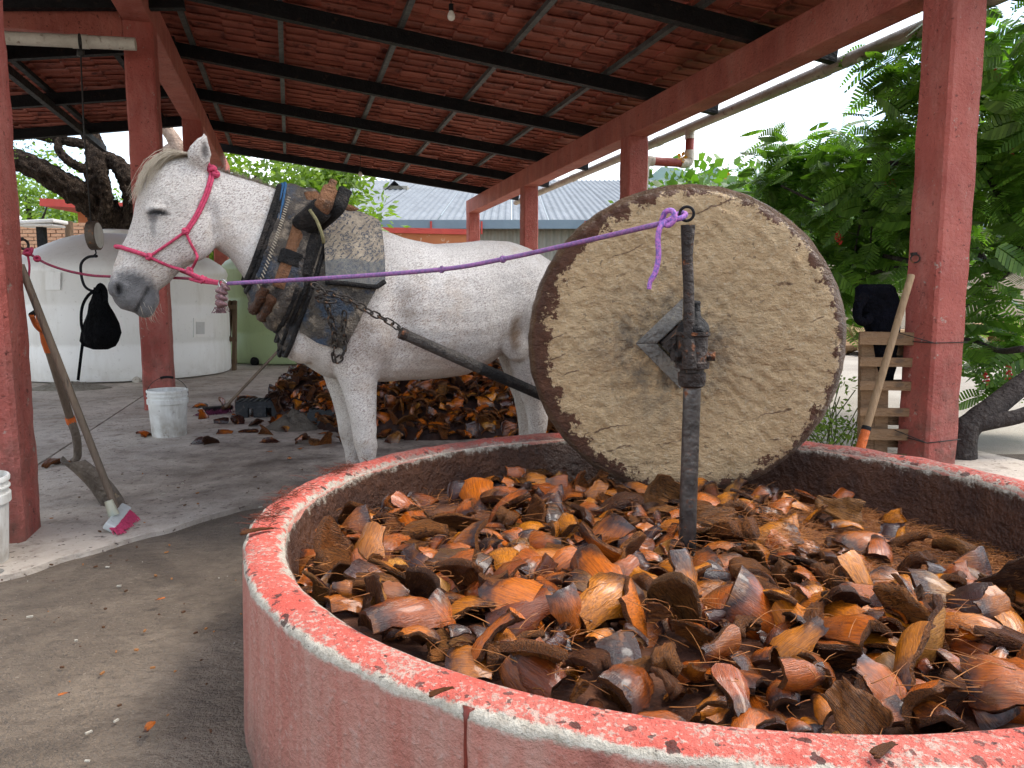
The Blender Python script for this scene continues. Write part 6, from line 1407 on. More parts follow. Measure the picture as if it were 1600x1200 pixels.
# light bulbs
def bulb(label, x, y0, y1, d):
    t = thing('light_bulb', label, 'light bulb', at(x, y1, d)); p0, p1 = at(x, y0, d), at(x, y1, d); r = .034
    m = MB(); m.tube([p0, p1 + Vector((0, 0, .10))], .005, 6); m.build('cord', M_WIRE, t, loc=p0)
    m = MB(); m.lathe([(.02, .10), (.021, .055), (.018, .045)], p1, 14); m.build('socket', M_STEEL, t, smooth='auto', loc=p1)
    m = MB(); m.lathe([(.016, .05), (.020, .038), (.030, .02), (.034, 0), (.030, -.018), (.018, -.03), (.002, -.034)], p1, 18); m.build('glass', m_plastic('bulb_glass', (.8, .78, .72), (.6, .55, .45), .2, .2), t, smooth=True, loc=p1)
bulb('bare light bulb hanging from the roof at the top centre', 705, -30, 26, 6.6); bulb('bare light bulb hanging from the far rafters above the horse', 563, 240, 273, 12.2)
# ================================================================ trees
def m_leaf(name, c1, c2, c3, tr=0.35, rough=0.45):
    m, nt, b = newmat(name); P = nd(nt, 'NewGeometry').outputs['Position']
    rnd = nd(nt, 'NewGeometry').outputs['Random Per Island']
    col = ramp(nt, rnd, [(0.0, c1), (0.5, c2), (1.0, c3)]); col = mixc(nt, ramp(nt, noise(nt, P, 2.5, 3), [(0.4, 0), (0.65, .6)]), col, c1)
    sk(nt, b.inputs['Base Color'], col); b.inputs['Roughness'].default_value = rough
    t = nd(nt, 'BsdfTranslucent'); sk(nt, t.inputs['Color'], mixc(nt, 1.0, col, (1.5, 1.7, .55), 'MULTIPLY'))
    mx_ = nd(nt, 'MixShader'); mx_.inputs[0].default_value = tr; nt.links.new(b.outputs[0], mx_.inputs[1]); nt.links.new(t.outputs[0], mx_.inputs[2])
    nt.links.new(mx_.outputs[0], nt.nodes['Material Output'].inputs[0]); return m
def leaves(P, D, L, W, seed=0):
    """one folded diamond leaf per point: P base, D direction"""
    r = np.random.default_rng(seed); n = len(P); D = D / np.linalg.norm(D, axis=1, keepdims=True)
    R = r.normal(size=(n, 3)); Sd = np.cross(D, R); Sd /= np.linalg.norm(Sd, axis=1, keepdims=True); U = np.cross(Sd, D)
    L = np.broadcast_to(L, n)[:, None]; W = np.broadcast_to(W, n)[:, None]
    V = np.stack([P, P + D * L * .45 + Sd * W * .5 + U * W * .12, P + D * L, P + D * L * .45 - Sd * W * .5 + U * W * .12], 1).reshape(-1, 3)
    F = np.arange(4 * n).reshape(n, 4); return V, F
def ell(n, c, r, shell=.35, seed=0):
    g = np.random.default_rng(seed); d = g.normal(size=(n, 3)); d /= np.linalg.norm(d, axis=1, keepdims=True)
    q = shell + (1 - shell) * g.random(n) ** .5; return np.array(c) + d * q[:, None] * np.array(r), d
def clumps(n, c, r, k, cr, seed):
    """leaf points gathered in clumps through an ellipsoid, so the outline is uneven and gaps stay open"""
    g = np.random.default_rng(seed); cc, _ = ell(k, c, r, .25, seed); i = g.integers(k, size=n); s = g.uniform(.5, 1.3, k)
    off = g.normal(size=(n, 3)) * cr * s[i][:, None] * np.array([1, 1, .7]); return cc[i] + off, off + g.normal(size=(n, 3)) * cr * .6 - np.array([0, 0, cr * .3])
M_BARK = mat('grey_bark', (0.085, 0.060, 0.043), (0.015, 0.011, 0.009), 16, .9, (0.16, .125, .095), 34, (.58, .7), bmp=1.0, bs=26, bd=.06, stretch=(1, 1, .5), spec=.1)
M_BARKD = mat('dark_bark', (0.060, 0.048, 0.042), (0.028, 0.022, 0.02), 9, .85, (0.10, .085, .075), 24, (.6, .7), bmp=.8, bs=24, bd=.02)
def limb(m, pts, r0, r1, n=14, seg=6, rough=.13, seed=0):
    p = spline(pts, seg); k = len(p); P = [Vector(q) for q in p]; rings = []
    x = None
    for i, q in enumerate(P):
        t = (P[min(i + 1, k - 1)] - P[max(i - 1, 0)]).normalized()
        if x is None: x = t.orthogonal().normalized()
        x = (x - t * x.dot(t)).normalized(); y = t.cross(x); rr = r0 + (r1 - r0) * i / (k - 1)
        rings.append([q + (x * math.cos(a) + y * math.sin(a)) * rr * (1 + rough * (mnoise.noise((math.cos(a) * 2.2, math.sin(a) * 2.2, i * .35 + seed)) + .7 * mnoise.noise((math.cos(a) * 6, math.sin(a) * 6, i * .25 + seed)))) for a in [2 * PI * j / n for j in range(n)]])
    m.loft(rings)
# gnarled tree beyond the white tank
D0 = 13.6
mt_ = thing('gnarled_tree', 'gnarled bare trunked tree with twisted limbs beyond the white tank', 'tree', ground(200, 575))
m = MB()
limb(m, [at(232, 560, D0), at(222, 440, D0), at(205, 372, D0), at(172, 340, D0), at(135, 310, D0 - .2), at(90, 282, D0 - .3), at(40, 255, D0 - .4), at(-20, 240, D0 - .5)], .36, .15, 40, 14, .32, 1)
m.build('trunk', M_BARK, mt_, smooth=True, loc=at(205, 372, D0))
for pts, r0, r1, sd in (([at(185, 352, D0), at(160, 318, D0 - .1), at(152, 280, D0 - .1), at(150, 245, D0), at(143, 215, D0 + .1), at(133, 180, D0 + .2), at(128, 120, D0 + .3)], .30, .16, 2), ([at(205, 372, D0 - .1), at(212, 330, D0 - .1), at(204, 290, D0), at(188, 262, D0 + .1), at(164, 246, D0 + .15), at(150, 240, D0 + .1)], .30, .13, 3),
                       ([at(142, 268, D0 - .2), at(122, 260, D0 - .25), at(103, 248, D0 - .3), at(92, 234, D0 - .3), at(92, 222, D0 - .25), at(104, 213, D0 - .2)], .11, .08, 4), ([at(150, 232, D0), at(125, 224, D0 - .1), at(95, 219, D0 - .2), at(60, 211, D0 - .3), at(30, 196, D0 - .3)], .12, .08, 5), ([at(166, 345, D0 - .25), at(166, 315, D0 - .3), at(163, 285, D0 - .3), at(156, 268, D0 - .25)], .16, .10, 6)):
    m = MB(); limb(m, pts, r0 * .72, r1 * .72, 30, 14, .34, sd); m.build('limb', M_BARK, mt_, smooth=True, loc=pts[0])
c = at(100, 60, D0); P, Dr = clumps(5200, (c.x - .6, c.y, c.z + 1.6), (3.4, 2.6, 1.2), 50, .35, 21); V, F = leaves(P, Dr, .10, .03, 3)
P2, D2 = clumps(260, at(58, 232, D0 - .3), (.45, .3, .35), 9, .10, 22); V2, F2 = leaves(P2, D2, .07, .025, 4)
npmesh('crown', np.r_[V, V2], np.r_[F, F2 + len(V)], m_leaf('mesquite_leaf', (.06, .10, .02), (.10, .15, .03), (.15, .2, .05)), mt_)
pb = thing('pale_limb', 'pale crooked tree limb seen right of the second post', 'tree', at(262, 440, 15)); m = MB(); limb(m, [at(232, 420, 15), at(236, 300, 15), at(243, 262, 15), at(262, 240, 15), at(276, 232, 15), at(270, 216, 15), at(258, 198, 15), at(250, 178, 15)], .20, .10, 14, 6, .12, 9); m.build('trunk', mat('pale_bark', (.45, .34, .26), (.3, .21, .16), 6, .8, bmp=.8, bs=18, bd=.03), pb, smooth=True, loc=at(262, 240, 15))
# leafy trees behind, seen under the roof
def leafy(label, c, r, n, k, cr, L, W, ml, trunk_r=.16, seed=1, group=None):
    t = thing('leafy_tree', label, 'tree', (c[0], c[1], 0), group); m = MB(); limb(m, [Vector((c[0], c[1], -.05)), Vector((c[0] + .15, c[1], c[2] * .5)), Vector((c[0], c[1] + .1, c[2] + r[2] * .5))], trunk_r, trunk_r * .4, 10, 5, .1, seed)
    for i in range(6):
        a = i * 1.05; b_ = Vector((c[0], c[1], c[2] * (.55 + .05 * i))); limb(m, [b_, b_ + Vector((math.cos(a) * r[0] * .35, math.sin(a) * r[1] * .35, r[2] * .25)), b_ + Vector((math.cos(a) * r[0] * .75, math.sin(a) * r[1] * .7, r[2] * .55))], trunk_r * .4, trunk_r * .1, 7, 4, .1, seed + i)
    m.build('trunk', M_BARKD, t, smooth=True, loc=(c[0], c[1], 0))
    P, Dr = clumps(n, c, r, k, cr, seed); P[:, 2] = np.maximum(P[:, 2], .08); V, F = leaves(P, Dr, L, W, seed); npmesh('crown', V, F, ml, t); return t
ML1 = m_leaf('bright_leaf', (.10, .17, .02), (.17, .27, .035), (.24, .33, .06), .4); ML2 = m_leaf('mid_leaf', (.05, .10, .02), (.09, .16, .03), (.14, .21, .05), .35)
c = at(400, 300, 23); leafy('dense ivy like green tree above the horse neck', (c.x, c.y, 3.4), (2.6, 1.6, 3.0), 9000, 120, .34, .20, .13, ML1, .2, 31)
c = at(520, 300, 21); leafy('bright leafed tree behind the collar tips', (c.x, c.y, 3.3), (1.25, 1.0, 2.4), 4200, 60, .28, .26, .10, ML1, .14, 33)
c = at(40, 300, 30); leafy('large bright green tree at far left behind the gnarled trunk', (c.x, c.y, 3.6), (4.6, 2.5, 3.2), 9000, 130, .45, .22, .12, ML1, .25, 35)
c = at(130, 300, 34); leafy('rounded green tree behind the fork of the gnarled trunk', (c.x + 1, c.y, 3.2), (3.2, 2.5, 2.7), 5000, 80, .42, .22, .12, ML2, .25, 36)
c = at(1300, 400, 24); leafy('green tree far behind the big millstone', (c.x, c.y, 2.9), (4.4, 2.0, 2.9), 7000, 100, .42, .22, .12, ML2, .22, 37)
c = at(1560, 380, 23); leafy('green tree far behind the near right post', (c.x, c.y, 3.6), (3.8, 2.0, 3.2), 7000, 100, .42, .22, .12, ML1, .22, 38)
c = at(1120, 380, 27); leafy('green tree behind the downspout corner', (c.x, c.y, 3.0), (3.0, 2.0, 3.0), 5000, 80, .42, .24, .13, ML2, .2, 39)
# yard shrub with yellow flowers behind the stone
c = at(1075, 285, 10.2); hib = leafy('broad leafed shrub with yellow flowers behind the millstone', (c.x, c.y, 1.7), (.62, .55, 1.55), 1500, 34, .17, .17, .13, m_leaf('hibiscus_leaf', (.06, .14, .02), (.10, .22, .03), (.16, .30, .05), .4, .35), .05, 41)
c = at(1150, 300, 10.8); leafy('green shrub with small blooms right of the yellow flowered one', (c.x, c.y, 1.55), (.75, .6, 1.35), 1500, 34, .17, .16, .11, m_leaf('shrub_leaf', (.07, .14, .03), (.12, .23, .05), (.18, .30, .07), .4), .05, 43)
M_YEL = mat('yellow_petal', (.75, .42, .04), (.7, .25, .02), 20, .5, bmp=0)
for (x, y) in ((1065, 246), (1131, 272)):
    c = at(x, y, 9.6); m = MB()
    for k in range(5): a = k * 2 * PI / 5; m.add([c, c + Vector((math.cos(a - .5) * .05, -.02, math.sin(a - .5) * .05)), c + Vector((math.cos(a) * .075, -.03, math.sin(a) * .075)), c + Vector((math.cos(a + .5) * .05, -.02, math.sin(a + .5) * .05)), c + Vector((math.cos(a) * .03, .012, math.sin(a) * .03))], [(0, 1, 2, 3), (0, 4, 1), (1, 4, 2), (2, 4, 3), (3, 4, 0)])
    o = m.build('flower', M_YEL, hib, loc=c)
# feathery tree at the right with red flower sprays
rt = thing('feathery_tree', 'dark feathery leaved tree with red flower sprays outside the near right post', 'tree', at(1500, 735, 4.95))
m = MB(); tb = at(1496, 745, 5.0)
limb(m, [tb, at(1500, 700, 5.0), at(1506, 664, 5.02)], .105, .10, 14, 6, .1, 1)
limb(m, [at(1502, 676, 5.02), at(1535, 648, 5.05), at(1575, 618, 5.1), at(1640, 560, 5.2), at(1720, 440, 5.4)], .085, .06, 12, 6, .1, 2)
limb(m, [at(1506, 668, 5.02), at(1550, 658, 5.0), at(1600, 648, 5.0), at(1690, 610, 5.1)], .06, .045, 12, 6, .1, 3)
m.build('trunk', M_BARKD, rt, smooth=True, loc=tb)
for k, (pts, r0, r1) in enumerate((([at(1720, 440, 5.4), at(1640, 395, 5.8), at(1560, 432, 6.2), at(1500, 478, 6.5), at(1440, 470, 6.9)], .06, .02), ([at(1690, 380, 5.5), at(1600, 390, 5.9), at(1540, 420, 6.1), at(1490, 420, 6.5), at(1380, 400, 7.0)], .055, .02), ([at(1700, 330, 5.5), at(1600, 300, 5.9), at(1500, 260, 6.4), at(1400, 255, 6.9), at(1310, 250, 7.4)], .05, .012), ([at(1640, 395, 5.8), at(1560, 300, 6.0), at(1500, 180, 6.3), at(1440, 110, 6.6)], .045, .012), ([at(1560, 432, 6.2), at(1480, 350, 6.5), at(1380, 330, 7.0), at(1290, 320, 7.5), at(1220, 290, 7.8)], .035, .01), ([at(1500, 478, 6.5), at(1420, 420, 6.9), at(1340, 440, 7.2), at(1290, 500, 7.4)], .03, .01), ([at(1600, 545, 5.1), at(1560, 548, 5.5), at(1510, 530, 5.9), at(1460, 540, 6.2)], .025, .01), ([at(1440, 110, 6.6), at(1390, 170, 6.8), at(1370, 260, 7.0), at(1360, 380, 7.1)], .015, .008), ([at(1400, 255, 6.9), at(1350, 330, 7.1), at(1330, 430, 7.2)], .014, .008))):
    m = MB(); limb(m, pts, r0, r1, 8, 6, .1, k + 10); m.build('limb', M_BARKD, rt, smooth=True, loc=pts[0])
def fronds(cl, seed):
    g = np.random.default_rng(seed); VV, FF = [], []; c0 = 0
    for (c, r, n) in cl:
        n = int(n * 1.2)
        k = max(4, n // 14); cc, dd = ell(k, c, r, .3, seed + n)
        for i in range(n):
            q = g.integers(k); base = cc[q] + g.normal(size=3) * .13; az = g.uniform(0, 2 * PI); out_ = np.array([math.cos(az), math.sin(az), g.uniform(-.75, .45)]); L = g.uniform(.20, .34); np_ = 12
            xb = base[0] * CB + base[1] * SB
            if xb < 4.75: continue
            sd = np.cross(out_, [0, 0, 1]); sd /= np.linalg.norm(sd); up = np.cross(sd, out_); up /= np.linalg.norm(up); ra_ = g.normal(0, .75); sd, up = sd * math.cos(ra_) + up * math.sin(ra_), up * math.cos(ra_) - sd * math.sin(ra_); droop = g.uniform(.15, .5)
            for j in range(np_):
                t = (j + .6) / np_; p = base + out_ * L * t - np.array([0, 0, droop * L * t * t]); ll = L * .36 * math.sin(PI * min(1, .22 + t * .80)); w_ = L * .056
                fw = out_ * .35 - np.array([0, 0, droop * t])
                for s_ in (-1, 1):
                    d = sd * s_ + fw - up * .15; d /= np.linalg.norm(d); nrm_w = out_ * w_
                    VV += [p + d * ll * .06 - nrm_w * .7, p + d * ll * .06 + nrm_w * .7, p + d * ll + nrm_w * .6, p + d * ll - nrm_w * .6]
            c0 += 1
    V = np.array(VV); return V, np.arange(len(V)).reshape(-1, 4)
A_ = lambda x, y, d: tuple(at(x, y, d))
V, F = fronds([(A_(1440, 230, 7.0), (1.15, .8, .85), 420), (A_(1570, 150, 6.0), (.85, .7, .95), 330), (A_(1290, 300, 7.9), (.85, .7, .55), 300), (A_(1390, 370, 7.2), (.75, .6, .6), 260), (A_(1580, 330, 5.9), (.55, .5, .7), 170), (A_(1330, 420, 7.2), (.5, .4, .45), 130), (A_(1560, 560, 5.9), (.42, .35, .26), 90), (A_(1560, 300, 4.95), (.28, .2, .2), 16), (A_(1650, 60, 5.6), (.9, .8, .8), 150), (A_(1215, 265, 8.2), (.45, .5, .35), 80), (A_(1480, 100, 6.8), (.6, .5, .5), 110)], 5)
npmesh('crown', V, F, m_leaf('feathery_leaf', (.06, .13, .022), (.11, .22, .035), (.18, .31, .055), .45, .4), rt)
M_REDF = mat('red_petal', (.5, .02, .02), (.35, .01, .015), 30, .5, bmp=0)
for i, (x, y, d) in enumerate(((1552, 118, 5.6), (1557, 128, 5.6), (1312, 375, 6.8), (1308, 368, 6.8), (1384, 285, 6.7), (1393, 290, 6.7), (1541, 592, 5.4), (1576, 582, 5.4), (1582, 238, 5.6), (1300, 330, 7))):
    m = MB(); c = at(x, y, d)
    for k in range(16):
        q = c + Vector((rng.normal(0, .012), rng.normal(0, .012), rng.uniform(-.05, .05))); e = Vector((rng.normal(), rng.normal(), rng.normal())).normalized() * .014; f = e.orthogonal().normalized() * .009; m.add([q - e, q + f, q + e, q - f, q + e.cross(f).normalized() * .006], [(0, 1, 4), (1, 2, 4), (2, 3, 4), (3, 0, 4), (3, 2, 1, 0)])
    m.build('flower_spray', M_REDF, rt, loc=c)
# spindly weed between the stone and the pallet
c = ground(1298, 700); wd = thing('spindly_weed', 'spindly bright green weed behind the right rim of the pit', 'weed', c + Vector((.15, .9, 0))); m = MB()
ct = at(1300, 650, 5.3)
for i in range(12):
    p1 = ct + Vector((rng.normal(0, .16), rng.normal(0, .15), rng.uniform(-.1, .28))); p0 = Vector((ct.x + rng.normal(0, .05), ct.y + rng.normal(0, .05), -.01)); m.tube(spline([p0, p0.lerp(p1, .5) + Vector((rng.normal(0, .03), 0, 0)), p1], 4), .004, 5)
m.build('stems', mat('weed_stem', (.12, .14, .05)), wd, loc=ct); P, Dr = clumps(900, (ct.x, ct.y, ct.z - .05), (.30, .25, .34), 22, .07, 51); V, F = leaves(P, Dr, .05, .018, 5); npmesh('crown', V, F, ML1, wd)
# ================================================================ buildings, walls, logs, hills
M_METAL = mat('galvanised_roof', (0.19, .21, .225), (.14, .155, .168), .6, .6, (.10, .105, .108), 2.5, (.6, .75), metal=0, bmp=0, spec=.1); M_CREAM = mat('cream_sheet_wall', (.30, .285, .235), (.24, .225, .185), 1.2, .6, bmp=0); M_ORNG = mat('orange_plaster', (.42, .15, .06), (.34, .11, .045), 1.0, .8, (.55, .38, .26), 5); M_COPE = mat('red_coping', (.50, .07, .05), (.38, .05, .04), 2, .6); M_GUT = mat('pale_blue_gutter', (.19, .25, .29), (.15, .2, .24), 1, .5, bmp=0); M_WHT = mat('white_plaster', (.72, .71, .68), (.6, .58, .55), .8, .8); M_GLASS = mat('dark_window', (.05, .06, .07), None, 3, .15, bmp=0)
bd_ = thing('metal_roof_warehouse', 'long low warehouse with a ribbed galvanised roof behind the shed', 'warehouse', B(3, 31, 0))
# eave runs square to the view of the shed, roof climbs away
ye_, yr_ = 30.0, 50.0; ze_, zr_ = 4.2, 8.9
def rib_sheet(x0, x1, n, ya, za, yb, zb, h=.05):
    V, F = [], []; k = 0
    for i in range(n * 4 + 1):
        x = x0 + (x1 - x0) * i / (n * 4); hh = h if i % 4 in (1, 2) else 0
        V += [(x, ya, za + hh), (x, yb, zb + hh)]
    F = [(2 * i, 2 * i + 2, 2 * i + 3, 2 * i + 1) for i in range(n * 4)]; return V, F
for k in range(22):
    x0 = -12.0 + 1.5 * k; m = MB(); V, F = rib_sheet(x0, x0 + 1.48, 5, ye_, ze_ + rng.normal(0, .01), yr_, zr_, .05); V2 = [(a, b_, c - .02) for a, b_, c in V]
    m.add(V + V2, F + [tuple(len(V) + q for q in reversed(f)) for f in F]); m.build('roof_sheet', M_METAL, bd_, loc=(x0, ye_, ze_))
m = MB(); m.box((4.5, ye_ - .12, ze_ - .14), (33, .22, .34)); m.build('gutter', M_GUT, bd_, loc=(4.5, ye_, ze_))
m = MB(); V, F = rib_sheet(-12, 21, 110, ye_ + .35, 0, ye_ + .35, ze_, 0.0); V = [(a, b_ - (.05 if (i // 2) % 4 in (1, 2) else 0), c) for i, (a, b_, c) in enumerate(V)]; m.add(V, F); m.add([(a, b_ + .12, c) for a, b_, c in V], [tuple(reversed(f)) for f in F]); m.build('wall', M_CREAM, bd_, loc=(4.5, ye_ + .3, 0))
for x in (-5.6, -3.2, -1.2, 0.9, 2.9, 5.0): m = MB(); m.box((x, ye_ - .26, ze_ - .28), (.07, .06, .5)); m.build('gutter_bracket', M_COPE, bd_, loc=(x, ye_ - .26, ze_ - .2))
vp = at(620, 305, 44); m = MB(); m.box(vp, (1.4, 1.2, .9)); m.build('roof_vent', M_CREAM, bd_, loc=vp); m = MB(); m.bar(vp + Vector((-1.2, -.9, .05)), vp + Vector((1.3, -.9, .05)), .03, .02); m.add([vp + Vector(q) for q in ((-1.1, -.9, -.35), (0, -.9, .7), (1.3, -.9, -.45), (-1.1, .9, -.35), (0, .9, .7), (1.3, .9, -.45))], [(0, 1, 4, 3), (1, 2, 5, 4)]); m.build('vent_hood', M_METAL, bd_, loc=vp)
m = MB(); m.box(vp + Vector((.1, -.62, .02)), (.7, .05, .5)); m.build('vent_opening', M_GLASS, bd_, loc=vp)
ow = thing('orange_wall', 'orange wall with red coping between the horse and the warehouse', 'wall', at(640, 400, 24)); p0, p1 = at(330, 356, 24), at(735, 372, 26.0)
d_ = (p1 - p0); nx_ = Vector((d_.x, d_.y, 0)).normalized(); Rw = Matrix((nx_, Vector((-nx_.y, nx_.x, 0)), Vector((0, 0, 1)))).transposed(); cw = (p0 + p1) / 2; Lw = Vector((d_.x, d_.y, 0)).length
m = MB(); m.box(Vector((cw.x, cw.y, 1.66)), (Lw, .2, 3.32), Rw); m.build('wall', M_ORNG, ow, loc=cw); m = MB(); m.box(Vector((cw.x, cw.y, 3.41)), (Lw + .1, .32, .18), Rw); m.build('coping', M_COPE, ow, loc=cw)
bw = p1 + nx_ * .9; m = MB(); m.box(Vector((bw.x, bw.y, 1.3)), (1.9, .2, 2.6), Rw); m.build('grey_bay', mat('bare_block', (.5, .48, .44), (.4, .38, .35), 2, .9), ow, loc=bw)
def house(label, x0, x1, ytop, ybot, d, wallm, roofm, nw):
    a, b_ = at(x0, ybot, d), at(x1, ytop, d); t = thing('distant_house', label, 'house', (a.x, d, 0)); cx = (a.x + b_.x) / 2; wd_ = b_.x - a.x; hh = b_.z
    m = MB(); m.box((cx, d + 3, hh / 2), (wd_, 6, hh)); m.build('wall', wallm, t, loc=(cx, d, 0)); m = MB(); m.add([(cx - wd_ * .55, d - .5, hh - .05), (cx + wd_ * .55, d - .5, hh - .05), (cx + wd_ * .55, d + 6.5, hh + .9), (cx - wd_ * .55, d + 6.5, hh + .9), (cx - wd_ * .55, d - .5, hh + .15), (cx + wd_ * .55, d - .5, hh + .15), (cx + wd_ * .55, d + 6.5, hh + 1.1), (cx - wd_ * .55, d + 6.5, hh + 1.1)], [(0, 1, 2, 3), (4, 7, 6, 5), (0, 4, 5, 1), (1, 5, 6, 2), (2, 6, 7, 3), (3, 7, 4, 0)]); m.build('roof', roofm, t, loc=(cx, d, hh))
    for k in range(nw): m = MB(); xx = a.x + wd_ * (k + .5) / nw; m.box((xx, d - .02, hh - .85), (wd_ / nw * .6, .06, .8)); m.build('window', M_GLASS, t, loc=(xx, d, hh - .8))
    return t
house('small white house with a red roof edge above the warehouse', 905, 962, 296, 330, 62, mat('shaded_plaster', (.24, .235, .22), (.19, .18, .17), .8, .8), mat('red_roof_edge', (.42, .1, .07), None, 1, .7), 5)
house('pale block with a dark roof beside the far corner post', 800, 812, 300, 330, 66, M_WHT, M_COPE, 1)
tw = thing('white_tower', 'small pale water tower beyond the warehouse roof', 'tower', at(872, 330, 80)); q = at(872, 300, 80)
for sx in (-.7, .7):
    for sy in (-.7, .7): m = MB(); m.bar((q.x + sx, 80 + sy, 0), (q.x + sx * .8, 80 + sy * .8, q.z - .2), .16, .16); m.build('leg', M_WHT, tw, loc=(q.x + sx, 80 + sy, 0))
m = MB(); m.lathe([(1.05, 0), (1.15, .15), (1.15, 1.1), (.9, 1.5), (.1, 1.7)], (q.x, 80, q.z - .3), 20); m.build('tank', M_WHT, tw, smooth='auto', loc=(q.x, 80, q.z))
# left background: brick wall, stand, stump, orange house
brw = thing('brick_wall', 'pale brick garden wall beyond the left side of the white tank', 'wall', at(85, 430, 18.5)); M_BR = mat('pale_brick', (.52, .30, .18), (.42, .22, .13), 1.3, .85, (.55, .42, .3), 8); w0 = at(30, 400, 18.5); w1 = at(150, 400, 18.5); zt_ = at(90, 347, 18.5).z
m = MB(); m.box(((w0.x + w1.x) / 2, 18.66, zt_ / 2 - .02), (w1.x - w0.x + 1.2, .16, zt_ - .04)); m.build('mortar_core', mat('mortar', (.45, .40, .33)), brw, loc=(w0.x, 18.66, 0))
bme = MB(); bme.box((0, 0, 0), (.255, .06, .072)); bo = bme.build('brick', M_BR, brw); bdat = bo.data; bpy.data.objects.remove(bo); row = 0; z = zt_ - .05
while z > zt_ - 1.15:
    x = w0.x - .6 + (.14 if row % 2 else 0)
    while x < w1.x + .55:
        o = bpy.data.objects.new('brick', bdat); COL.objects.link(o); o.parent = brw; o.location = Vector((x, 18.56 + rng.normal(0, .006), z)) - brw.location; x += .278
    z -= .088; row += 1
sd_ = thing('white_topped_stand', 'white topped stand on a black post at far left behind the tank', 'stand', at(62, 420, 14.6)); c = at(64, 348, 14.6); m = MB(); m.box(c, (.78, .5, .07), Matrix.Rotation(-.05, 3, 'Y')); m.box(c + Vector((0, 0, -.06)), (.7, .44, .05)); m.build('top', M_WHT, sd_, loc=c, bevel=.02); m = MB(); m.box((c.x, c.y, c.z / 2 - .03), (.13, .13, c.z - .1)); m.build('post', M_STEEL, sd_, loc=(c.x, c.y, 0))
sp_ = thing('wooden_post', 'short weathered wooden post before the pale brick wall', 'post', at(105, 430, 16.5)); c = at(105, 346, 16.5); m = MB(); limb(m, [Vector((c.x, c.y, -.02)), Vector((c.x + .02, c.y, c.z * .5)), Vector((c.x + .03, c.y, c.z))], .09, .08, 12, 5, .1, 4); m.build('trunk', M_OLDW, sp_, smooth='auto', loc=(c.x, c.y, 0))
oh = thing('orange_house', 'orange house with a red eave behind the gnarled trunk', 'house', at(160, 430, 21)); a, b_ = at(121, 330, 21), at(215, 330, 21); m = MB(); m.box(((a.x + b_.x) / 2, 23, a.z / 2), (b_.x - a.x, 4, a.z)); m.build('wall', M_ORNG, oh, loc=(a.x, 21, 0)); m = MB(); m.box(((a.x + b_.x) / 2 - .2, 22.8, a.z + .1), (b_.x - a.x + .8, 5, .2), Matrix.Rotation(.05, 3, 'Y')); m.build('roof', M_COPE, oh, loc=(a.x, 21, a.z))
# split logs stacked across the yard
M_LOG = mat('split_log', (.33, .21, .11), (.2, .12, .06), 5, .8, (.16, .1, .06), 14); M_LOGE = mat('log_end', (.62, .45, .25), (.45, .29, .14), 9, .8)
lm = MB()
for v_ in (0, 1):
    lm = MB(); rr = .10; rings = [[Vector((rr * math.cos(a) * (1 + .1 * math.sin(3 * a)), y, rr * math.sin(a) * (.9 if v_ else 1.05))) for a in [2 * PI * j / 9 for j in range(9)]] for y in (-.35, .35)]; lm.loft(rings, False, 0); lm.add(rings[0], [tuple(range(8, -1, -1))], 1); lm.add(rings[1], [tuple(range(9))], 1); lo = lm.build('split_log', [M_LOG, M_LOGE]); 
    if v_ == 0: l0 = lo.data
    else: l1 = lo.data
    bpy.data.objects.remove(lo)
def log_pile(c, w_, h, n, label, grp):
    for i in range(n):
        x = rng.uniform(-w_, w_); z = rng.uniform(0, h) * (1 - abs(x) / w_ * .7) + .09
        o = bpy.data.objects.new('split_log', (l0, l1)[i % 2]); COL.objects.link(o); o.matrix_world = Matrix.Translation((c.x + x, c.y + rng.normal(0, .35), z)) @ Matrix.Rotation(rng.normal(.3, .7), 4, 'Z') @ Matrix.Rotation(rng.normal(0, .25), 4, 'X') @ Matrix.Diagonal((rng.uniform(.8, 1.4), rng.uniform(.7, 1.2), rng.uniform(.8, 1.3), 1)); tag(o, label, 'log', grp)
log_pile(at(1560, 520, 14.5), 2.1, .60, 80, 'split log in the stack across the yard right of the near post', 'logs right of the near post')
log_pile(at(1300, 560, 15.5), 1.6, .55, 55, 'split log in the low stack behind the millstone', 'logs behind the millstone')
# yard wall at the right and the hills
yw = thing('yard_wall', 'long pale yard wall behind the log stacks', 'wall', (9, 19, 0)); m = MB(); m.box((12, 19, 1.0), (22, .22, 2.0)); m.build('wall', mat('rough_pale_wall', (.5, .42, .32), (.38, .3, .22), 1.2, .9, bmp=.8, bs=6, bd=.05), yw, loc=(12, 19, 0))
def hill(name, label, x0, x1, d, hmax, mt, seed, n=90, dep=500):
    V, F = [], []; rows = 14
    for j in range(rows + 1):
        for i in range(n + 1):
            x = x0 + (x1 - x0) * i / n; f = math.sin(PI * i / n) ** .5; prof_ = (.55 + .45 * mnoise.noise((i * .07, seed, 0)) + .18 * mnoise.noise((i * .3, seed, 1)) + .05 * mnoise.noise((i * .9, seed, 3)))
            t = j / rows; V.append((x, d + dep * t, -5 + (hmax * prof_ * f) * math.sin(min(1, t * 1.2) * PI / 2) * (1 + .25 * mnoise.noise((i * .25, j * .6, seed)))))
    for j in range(rows):
        for i in range(n): a = j * (n + 1) + i; F.append((a, a + 1, a + n + 2, a + n + 1))
    return tag(npmesh(name, V, F, mt, smooth=True), label, kind='structure')
M_HILL = mat('hazed_forest_hill', (.10, .16, .15), (.06, .10, .10), .01, .95, (.14, .19, .16), .03, kind='Object', bmp=0)  # haze of distance put into the base colour as a blue green
hill('hills', 'wooded hills far behind the shed with haze blue in their colour', -2300, 1600, 1500, 420, M_HILL, 5)

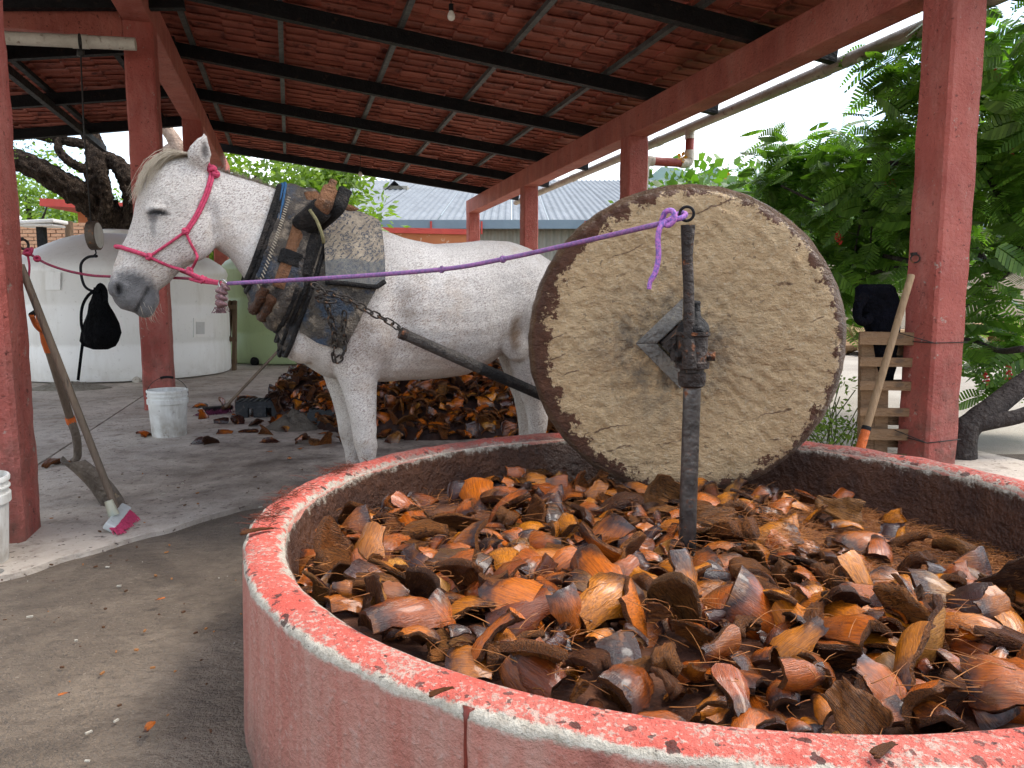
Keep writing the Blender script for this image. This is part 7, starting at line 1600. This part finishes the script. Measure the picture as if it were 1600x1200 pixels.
# ================================================================ pieces that belong to a part
def under(thing_name, child, part):
    for t in [o for o in S.objects if o.parent is None and o.name.split('.')[0] == thing_name]:
        kids = list(t.children); ps = [k for k in kids if k.name.split('.')[0] == part]
        if not ps: continue
        for k in kids:
            if k.name.split('.')[0] != child or k in ps: continue
            wp = parent_world(k); p = min(ps, key=lambda q: (parent_world(q) - wp).length)
            k.parent = p; k.location = wp - parent_world(p)
for a in (('bucket', 'grip', 'handle'), ('shovel', 'ferrule', 'shaft'), ('shovel', 'grip', 'yoke'), ('push_broom', 'bristles', 'head_block'), ('floor_broom', 'bristles', 'head_block'), ('hanging_scale', 'dial', 'case'), ('light_bulb', 'glass', 'socket'),
          ('center_pole', 'bolt', 'sleeve'), ('center_pole', 'grease_cap', 'sleeve'), ('center_pole', 'ring', 'tie_rod'), ('horse_collar', 'tape_wrap', 'hame'), ('horse_collar', 'cloth_hem', 'saddle_cloth'), ('horse_collar', 'stitching', 'collar_pad'), ('horse_collar', 'edge_cord', 'collar_pad'),
          ('horse_collar', 'collar_rim', 'collar_pad'), ('metal_roof_warehouse', 'gutter_bracket', 'gutter'), ('metal_roof_warehouse', 'vent_opening', 'roof_vent'), ('metal_roof_warehouse', 'vent_hood', 'roof_vent'), ('water_tank', 'moulded_panel', 'shell'), ('water_tank', 'outlet', 'shell'), ('water_tank', 'lid', 'shell'),
          ('gnarled_tree', 'limb', 'trunk'), ('feathery_tree', 'limb', 'trunk'), ('feathery_tree', 'flower_spray', 'crown'), ('leafy_tree', 'flower', 'crown'), ('milling_pit', 'syrup_drip', 'pit_wall'), ('distant_house', 'window', 'wall'), ('open_shed', 'eye_ring', 'post'), ('dark_jacket', 'sleeve', 'cloth'), ('rope_end', 'frayed_end', 'rope_wrap'), ('orange_tipped_pole', 'ferrule', 'shaft'), ('black_bag', 'strap', 'sack'),
          ('horse', 'mane', 'body'), ('horse', 'forelock', 'body'), ('horse', 'tail', 'body'), ('horse', 'chin_whiskers', 'body'), ('rope_halter', 'ring', 'tail_rope'), ('brick_wall', 'brick', 'mortar_core')):
    under(*a)
